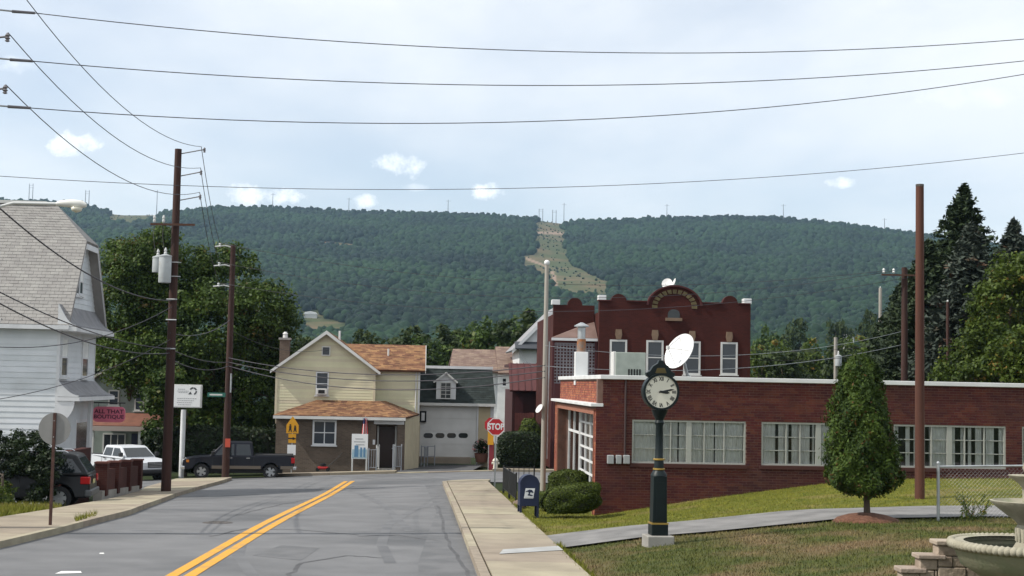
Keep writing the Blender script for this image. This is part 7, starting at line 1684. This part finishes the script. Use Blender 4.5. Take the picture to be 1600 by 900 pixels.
def pickup(label, base, heading, col, L=5.7, W=1.95, H=1.9, two_tone=None, fender=None, sc=1.0, cap=None, wheel_r=.385):
    global LEN_
    LEN_ = L; T = thing('pickup_truck', label, 'pickup truck', base, heading); T.scale = (sc,) * 3; P = M_(col)
    f, r = L / 2, -L / 2; fa, ra = f - .98, r + 1.22; wr = wheel_r; zb = .47; belt = 1.17; cab0, cab1 = f - 1.45, f - 3.62   # windscreen foot, cab back
    low = [(r + .04, zb + .05), (r, 1.0), (r + .02, belt + .03), (cab1 - .04, belt + .05), (cab1, belt + .02), (cab0 + .1, belt - .01), (f - .55, belt - .07), (f - .12, belt - .15), (f - .02, .92), (f, .62), (f - .1, zb)] + [(p[0], p[1]) for p in arch(fa, wr, wr + .085)] + [(p[0], p[1]) for p in arch(ra, wr, wr + .085)]
    low[11:] = [q for q in low[11:] if q[1] >= zb - .001] 
    bm_ = shaped(low, W, 1.0, .06, 1).build('body', P, T, bevel=.035, smooth='auto')
    roof = [(cab0 + .12, belt - .02), (cab0 - .58, H - .05), (cab0 - .75, H), (cab1 + .22, H), (cab1 + .12, H - .04), (cab1, belt - .02)]
    shaped(roof, W - .06, belt, .26).build('cab', P, T, bevel=.04, smooth='auto')
    a = cab0 - .1; hz = H - .11; mid = (cab0 + cab1) / 2 - .12
    glass_side(T, [(a - .08, belt + .05), (a - .53, hz), (mid + .05, hz), (mid + .05, belt + .05)], W - .06, belt, .26)
    glass_side(T, [(mid - .05, belt + .05), (mid - .05, hz), (cab1 + .24, hz), (cab1 + .14, belt + .05)], W - .06, belt, .26)
    def xquad(x0, z0, x1, z1, wf, nm, o):
        h0 = (W - .06) / 2 - .26 * (z0 - belt) - .09; h1 = (W - .06) / 2 - .26 * (z1 - belt) - .11; m = MB(); m.add([(x0 + o, h0, z0), (x0 + o, -h0, z0), (x1 + o, -h1, z1), (x1 + o, h1, z1), (x0, h0, z0 - .01), (x0, -h0, z0 - .01), (x1, -h1, z1 - .01), (x1, h1, z1 - .01)], [(0, 1, 2, 3), (0, 4, 5, 1), (1, 5, 6, 2), (2, 6, 7, 3), (3, 7, 4, 0)]); m.build(nm, M_('car_glass'), T)
    xquad(cab0 + .05, belt + .06, cab0 - .53, H - .09, 0, 'windscreen', .012); xquad(cab1 - .0, belt + .08, cab1 + .1, H - .1, 0, 'rear_window', -.012)
    # cargo bed opening
    MB().box(r + .1, cab1 - .12, -W / 2 + .16, W / 2 - .16, belt + .0, belt + .056).build('bed_floor', M_('plastic_black'), T)
    for sgn in (1, -1): MB().box(r + .05, cab1 - .06, sgn * (W / 2 - .15) - .03, sgn * (W / 2 - .15) + .03, belt + .03, belt + .085).build('bed_rail', M_('plastic_black'), T)
    # trim
    if two_tone:
        for sgn in (1, -1):
            for x0, x1 in ((fa - wr - .12, ra + wr + .12), (ra - wr - .12, r + .06)): MB().box(min(x0, x1), max(x0, x1), sgn * (W / 2 - .02), sgn * (W / 2 + .006), zb + .06, zb + .22).build('lower_trim', M_(two_tone), T)
    for sgn in (1, -1):
        for x in (mid + .22, cab1 + .3): MB().box(x - .09, x + .09, sgn * (W / 2 - .02), sgn * (W / 2 + .03), belt - .1, belt - .06).build('door_handle', M_('chrome' if two_tone else 'plastic_black'), T)
        MB().box(a - .08, a + .1, sgn * (W / 2 + .02) - .0, sgn * (W / 2 + .2), belt + .05, belt + .26).build('mirror', M_('plastic_black'), T, bevel=.03)
        MB().box(f - .26, f + .005, sgn * (W / 2 - .34) - .15, sgn * (W / 2 - .34) + .15, .80, 1.0).build('headlight', M_('lamp_clear'), T, bevel=.02)
        MB().box(f - .4, f - .2, sgn * (W / 2 - .1) - .045, sgn * (W / 2 - .1) + .03, .84, .97).build('turn_lamp', M_('lamp_amber'), T, bevel=.01)
        MB().box(r - .012, r + .16, sgn * (W / 2 - .1) - .07, sgn * (W / 2 - .1) + .085, .84, 1.12).build('tail_light', M_('lamp_red'), T, bevel=.015)
        for x in (fa, ra): wheel(T, x, sgn * (W / 2 - .13), wr, .24)
        # seams of the doors
        for x in (a + .02, mid, cab1 + .02): MB().box(x - .006, x + .006, sgn * (W / 2 - .01), sgn * (W / 2 + .002), zb + .1, belt - .02).build('door_seam', M_('plastic_black'), T)
    g = MB().box(f - .06, f + .012, -W / 2 + .5, W / 2 - .5, .74, 1.02).build('grille', M_('plastic_black'), T, bevel=.01)
    for z in (.80, .88, .96): MB().box(f + .012, f + .022, -W / 2 + .52, W / 2 - .52, z - .012, z + .012).build('grille_bar', M_('chrome'), g)
    MB().box(f - .14, f + .09, -W / 2 + .04, W / 2 - .04, .46, .66).build('front_bumper', M_('chrome' if two_tone else fender or 'chrome'), T, bevel=.05)
    MB().box(r - .11, r + .1, -W / 2 + .06, W / 2 - .06, .50, .66).build('rear_bumper', M_('chrome'), T, bevel=.03); MB().box(r - .118, r - .111, -.16, .16, .53, .64).build('number_plate', M_('sign_white'), T)
    MB().box(r - .004, r + .02, -.6, .6, .72, 1.1).build('tailgate_panel', P, T, bevel=.01); MB().box(r + .6, f - .6, -W / 2 + .3, W / 2 - .3, .3, zb + .1).build('chassis', M_('plastic_black'), T)
    if cap: MB().box(cab0 - .9, cab0 - .82, -.6, .6, H, H + .06).build('roof_lamps', M_('lamp_amber'), T)
    return T
paint('paint_black_blue', (.004, .005, .012)); paint('paint_silver', (.55, .57, .60)); paint('paint_black', (.004, .0045, .006)); mat('trim_tan', (.16, .13, .10), .5, .2)
p = at_ground(373, 742, 69.0); pickup('dark blue pickup truck with tan lower trim parked across the junction', p, math.pi + RA + R(6), 'paint_black_blue', two_tone='trim_tan', sc=.93)
p = at_ground(198, 752, 70); pickup('silver extended cab pickup truck parked in the car park', p, RA - R(48), 'paint_silver', L=5.2, W=1.8, H=1.72, sc=.98, wheel_r=.36, fender='plastic_black')
def suv():
    global LEN_
    LEN_ = 4.5; L, W, H = 4.5, 1.82, 1.74; c = Vector((-15.5, 45.05, 0)); gz = zf(-14.0, 44.8) - .12; T = thing('suv', 'black SUV with red tail lamps backed between bush and wall', 'car', (c.x, c.y, gz), R(188)); P = M_('paint_black')
    f, r = L / 2, -L / 2; fa, ra = f - .85, r + .88; wr = .36; zb = .36; belt = 1.08
    low = [(r + .06, zb), (r - .02, .62), (r + .02, belt), (f - 1.2, belt - .02), (f - .3, belt - .14), (f - .04, .85), (f, .5), (f - .1, zb)] + arch(fa, wr, wr + .07) + arch(ra, wr, wr + .07)
    low[8:] = [q for q in low[8:] if q[1] >= zb - .001]
    shaped(low, W, .9, .08, 1).build('body', P, T, bevel=.05, smooth='auto')
    roof = [(f - 1.15, belt - .02), (f - 1.95, H - .07), (f - 2.2, H), (r + .65, H), (r + .42, H - .05), (r + .02, belt - .02)]; shaped(roof, W - .04, belt, .24).build('roof_cabin', P, T, bevel=.05, smooth='auto')
    hz = H - .14
    for q in ([(f - 1.4, belt + .05), (f - 1.95, hz), (f - 2.35, hz), (f - 2.35, belt + .05)], [(f - 2.45, belt + .05), (f - 2.45, hz), (f - 3.2, hz), (f - 3.2, belt + .05)], [(f - 3.3, belt + .05), (f - 3.3, hz), (r + .55, hz - .02), (r + .22, belt + .08)]): glass_side(T, q, W - .04, belt, .24)
    h0 = W / 2 - .17; h1 = W / 2 - .3; m = MB(); m.add([(r + .04, h0, belt + .08), (r + .04, -h0, belt + .08), (r + .37, -h1, H - .13), (r + .37, h1, H - .13), (r + .1, h0, belt + .08), (r + .1, -h0, belt + .08), (r + .45, -h1, H - .13), (r + .45, h1, H - .13)], [(0, 1, 2, 3), (0, 4, 5, 1), (1, 5, 6, 2), (2, 6, 7, 3), (3, 7, 4, 0)]); m.build('rear_window', mat('car_glass_sky', (.05, .06, .065), .04, spec=.8), T)
    for sgn in (1, -1):
        MB().box(r - .03, r + .26, sgn * (W / 2 - .1) - .13, sgn * (W / 2 - .1) + .09, .80, 1.03).build('tail_light', M_('lamp_red'), T, bevel=.025)
        MB().tube([(f - 2.3, sgn * .62, H + .02), (f - 2.4, sgn * .62, H + .07), (r + .8, sgn * .62, H + .07), (r + .7, sgn * .62, H + .02)], .022, 8).build('roof_rail', M_('chrome'), T)
        for x in (fa, ra): wheel(T, x, sgn * (W / 2 - .11), wr, .22, 6)
        MB().box(f - .2, f + .01, sgn * .65 - .18, sgn * .65 + .18, .68, .84).build('headlight', M_('lamp_clear'), T, bevel=.02)
        MB().box(f - 2.9, f - 2.7, sgn * (W / 2 - .02), sgn * (W / 2 + .02), .95, 1.0).build('door_handle', P, T)
        for x in (f - 1.35, f - 2.4, f - 3.25): MB().box(x - .006, x + .006, sgn * (W / 2 - .01), sgn * (W / 2 + .002), zb + .1, belt - .03).build('door_seam', M_('plastic_black'), T)
    MB().box(r - .09, r + .12, -W / 2 + .04, W / 2 - .04, .40, .62).build('rear_bumper', mat('bumper_grey', (.09, .095, .10), .5), T, bevel=.05); MB().box(r - .035, r - .022, -.2, .2, .78, .92).build('number_plate', mat('plate_pale', (.45, .42, .2), .5), T); MB().tube([(r - .02, -.3, 1.02), (r - .02, .3, 1.02)], .012, 6).build('wiper', M_('plastic_black'), T)
suv()
# ================================================================== the air
def haze():
    m = bpy.data.materials.new('haze_air'); m.use_nodes = True; nt = m.node_tree; N = nt.nodes; L = nt.links
    for n in list(N): N.remove(n)
    out = N.new('ShaderNodeOutputMaterial'); pv = N.new('ShaderNodeVolumePrincipled')
    pv.inputs['Color'].default_value = (.50, .74, 1.0, 1); pv.inputs['Density'].default_value = HAZE_DENSITY; pv.inputs['Anisotropy'].default_value = 0.2
    L.new(pv.outputs[0], out.inputs['Volume'])
    mb = MB().box(-1830, 1830, -70, 2880, -40, 420)
    o = mb.build('haze', m); tag(o, 'thin summer haze in the air over the valley', 'haze', kind='stuff')
HAZE_DENSITY = 0.75e-4
haze()
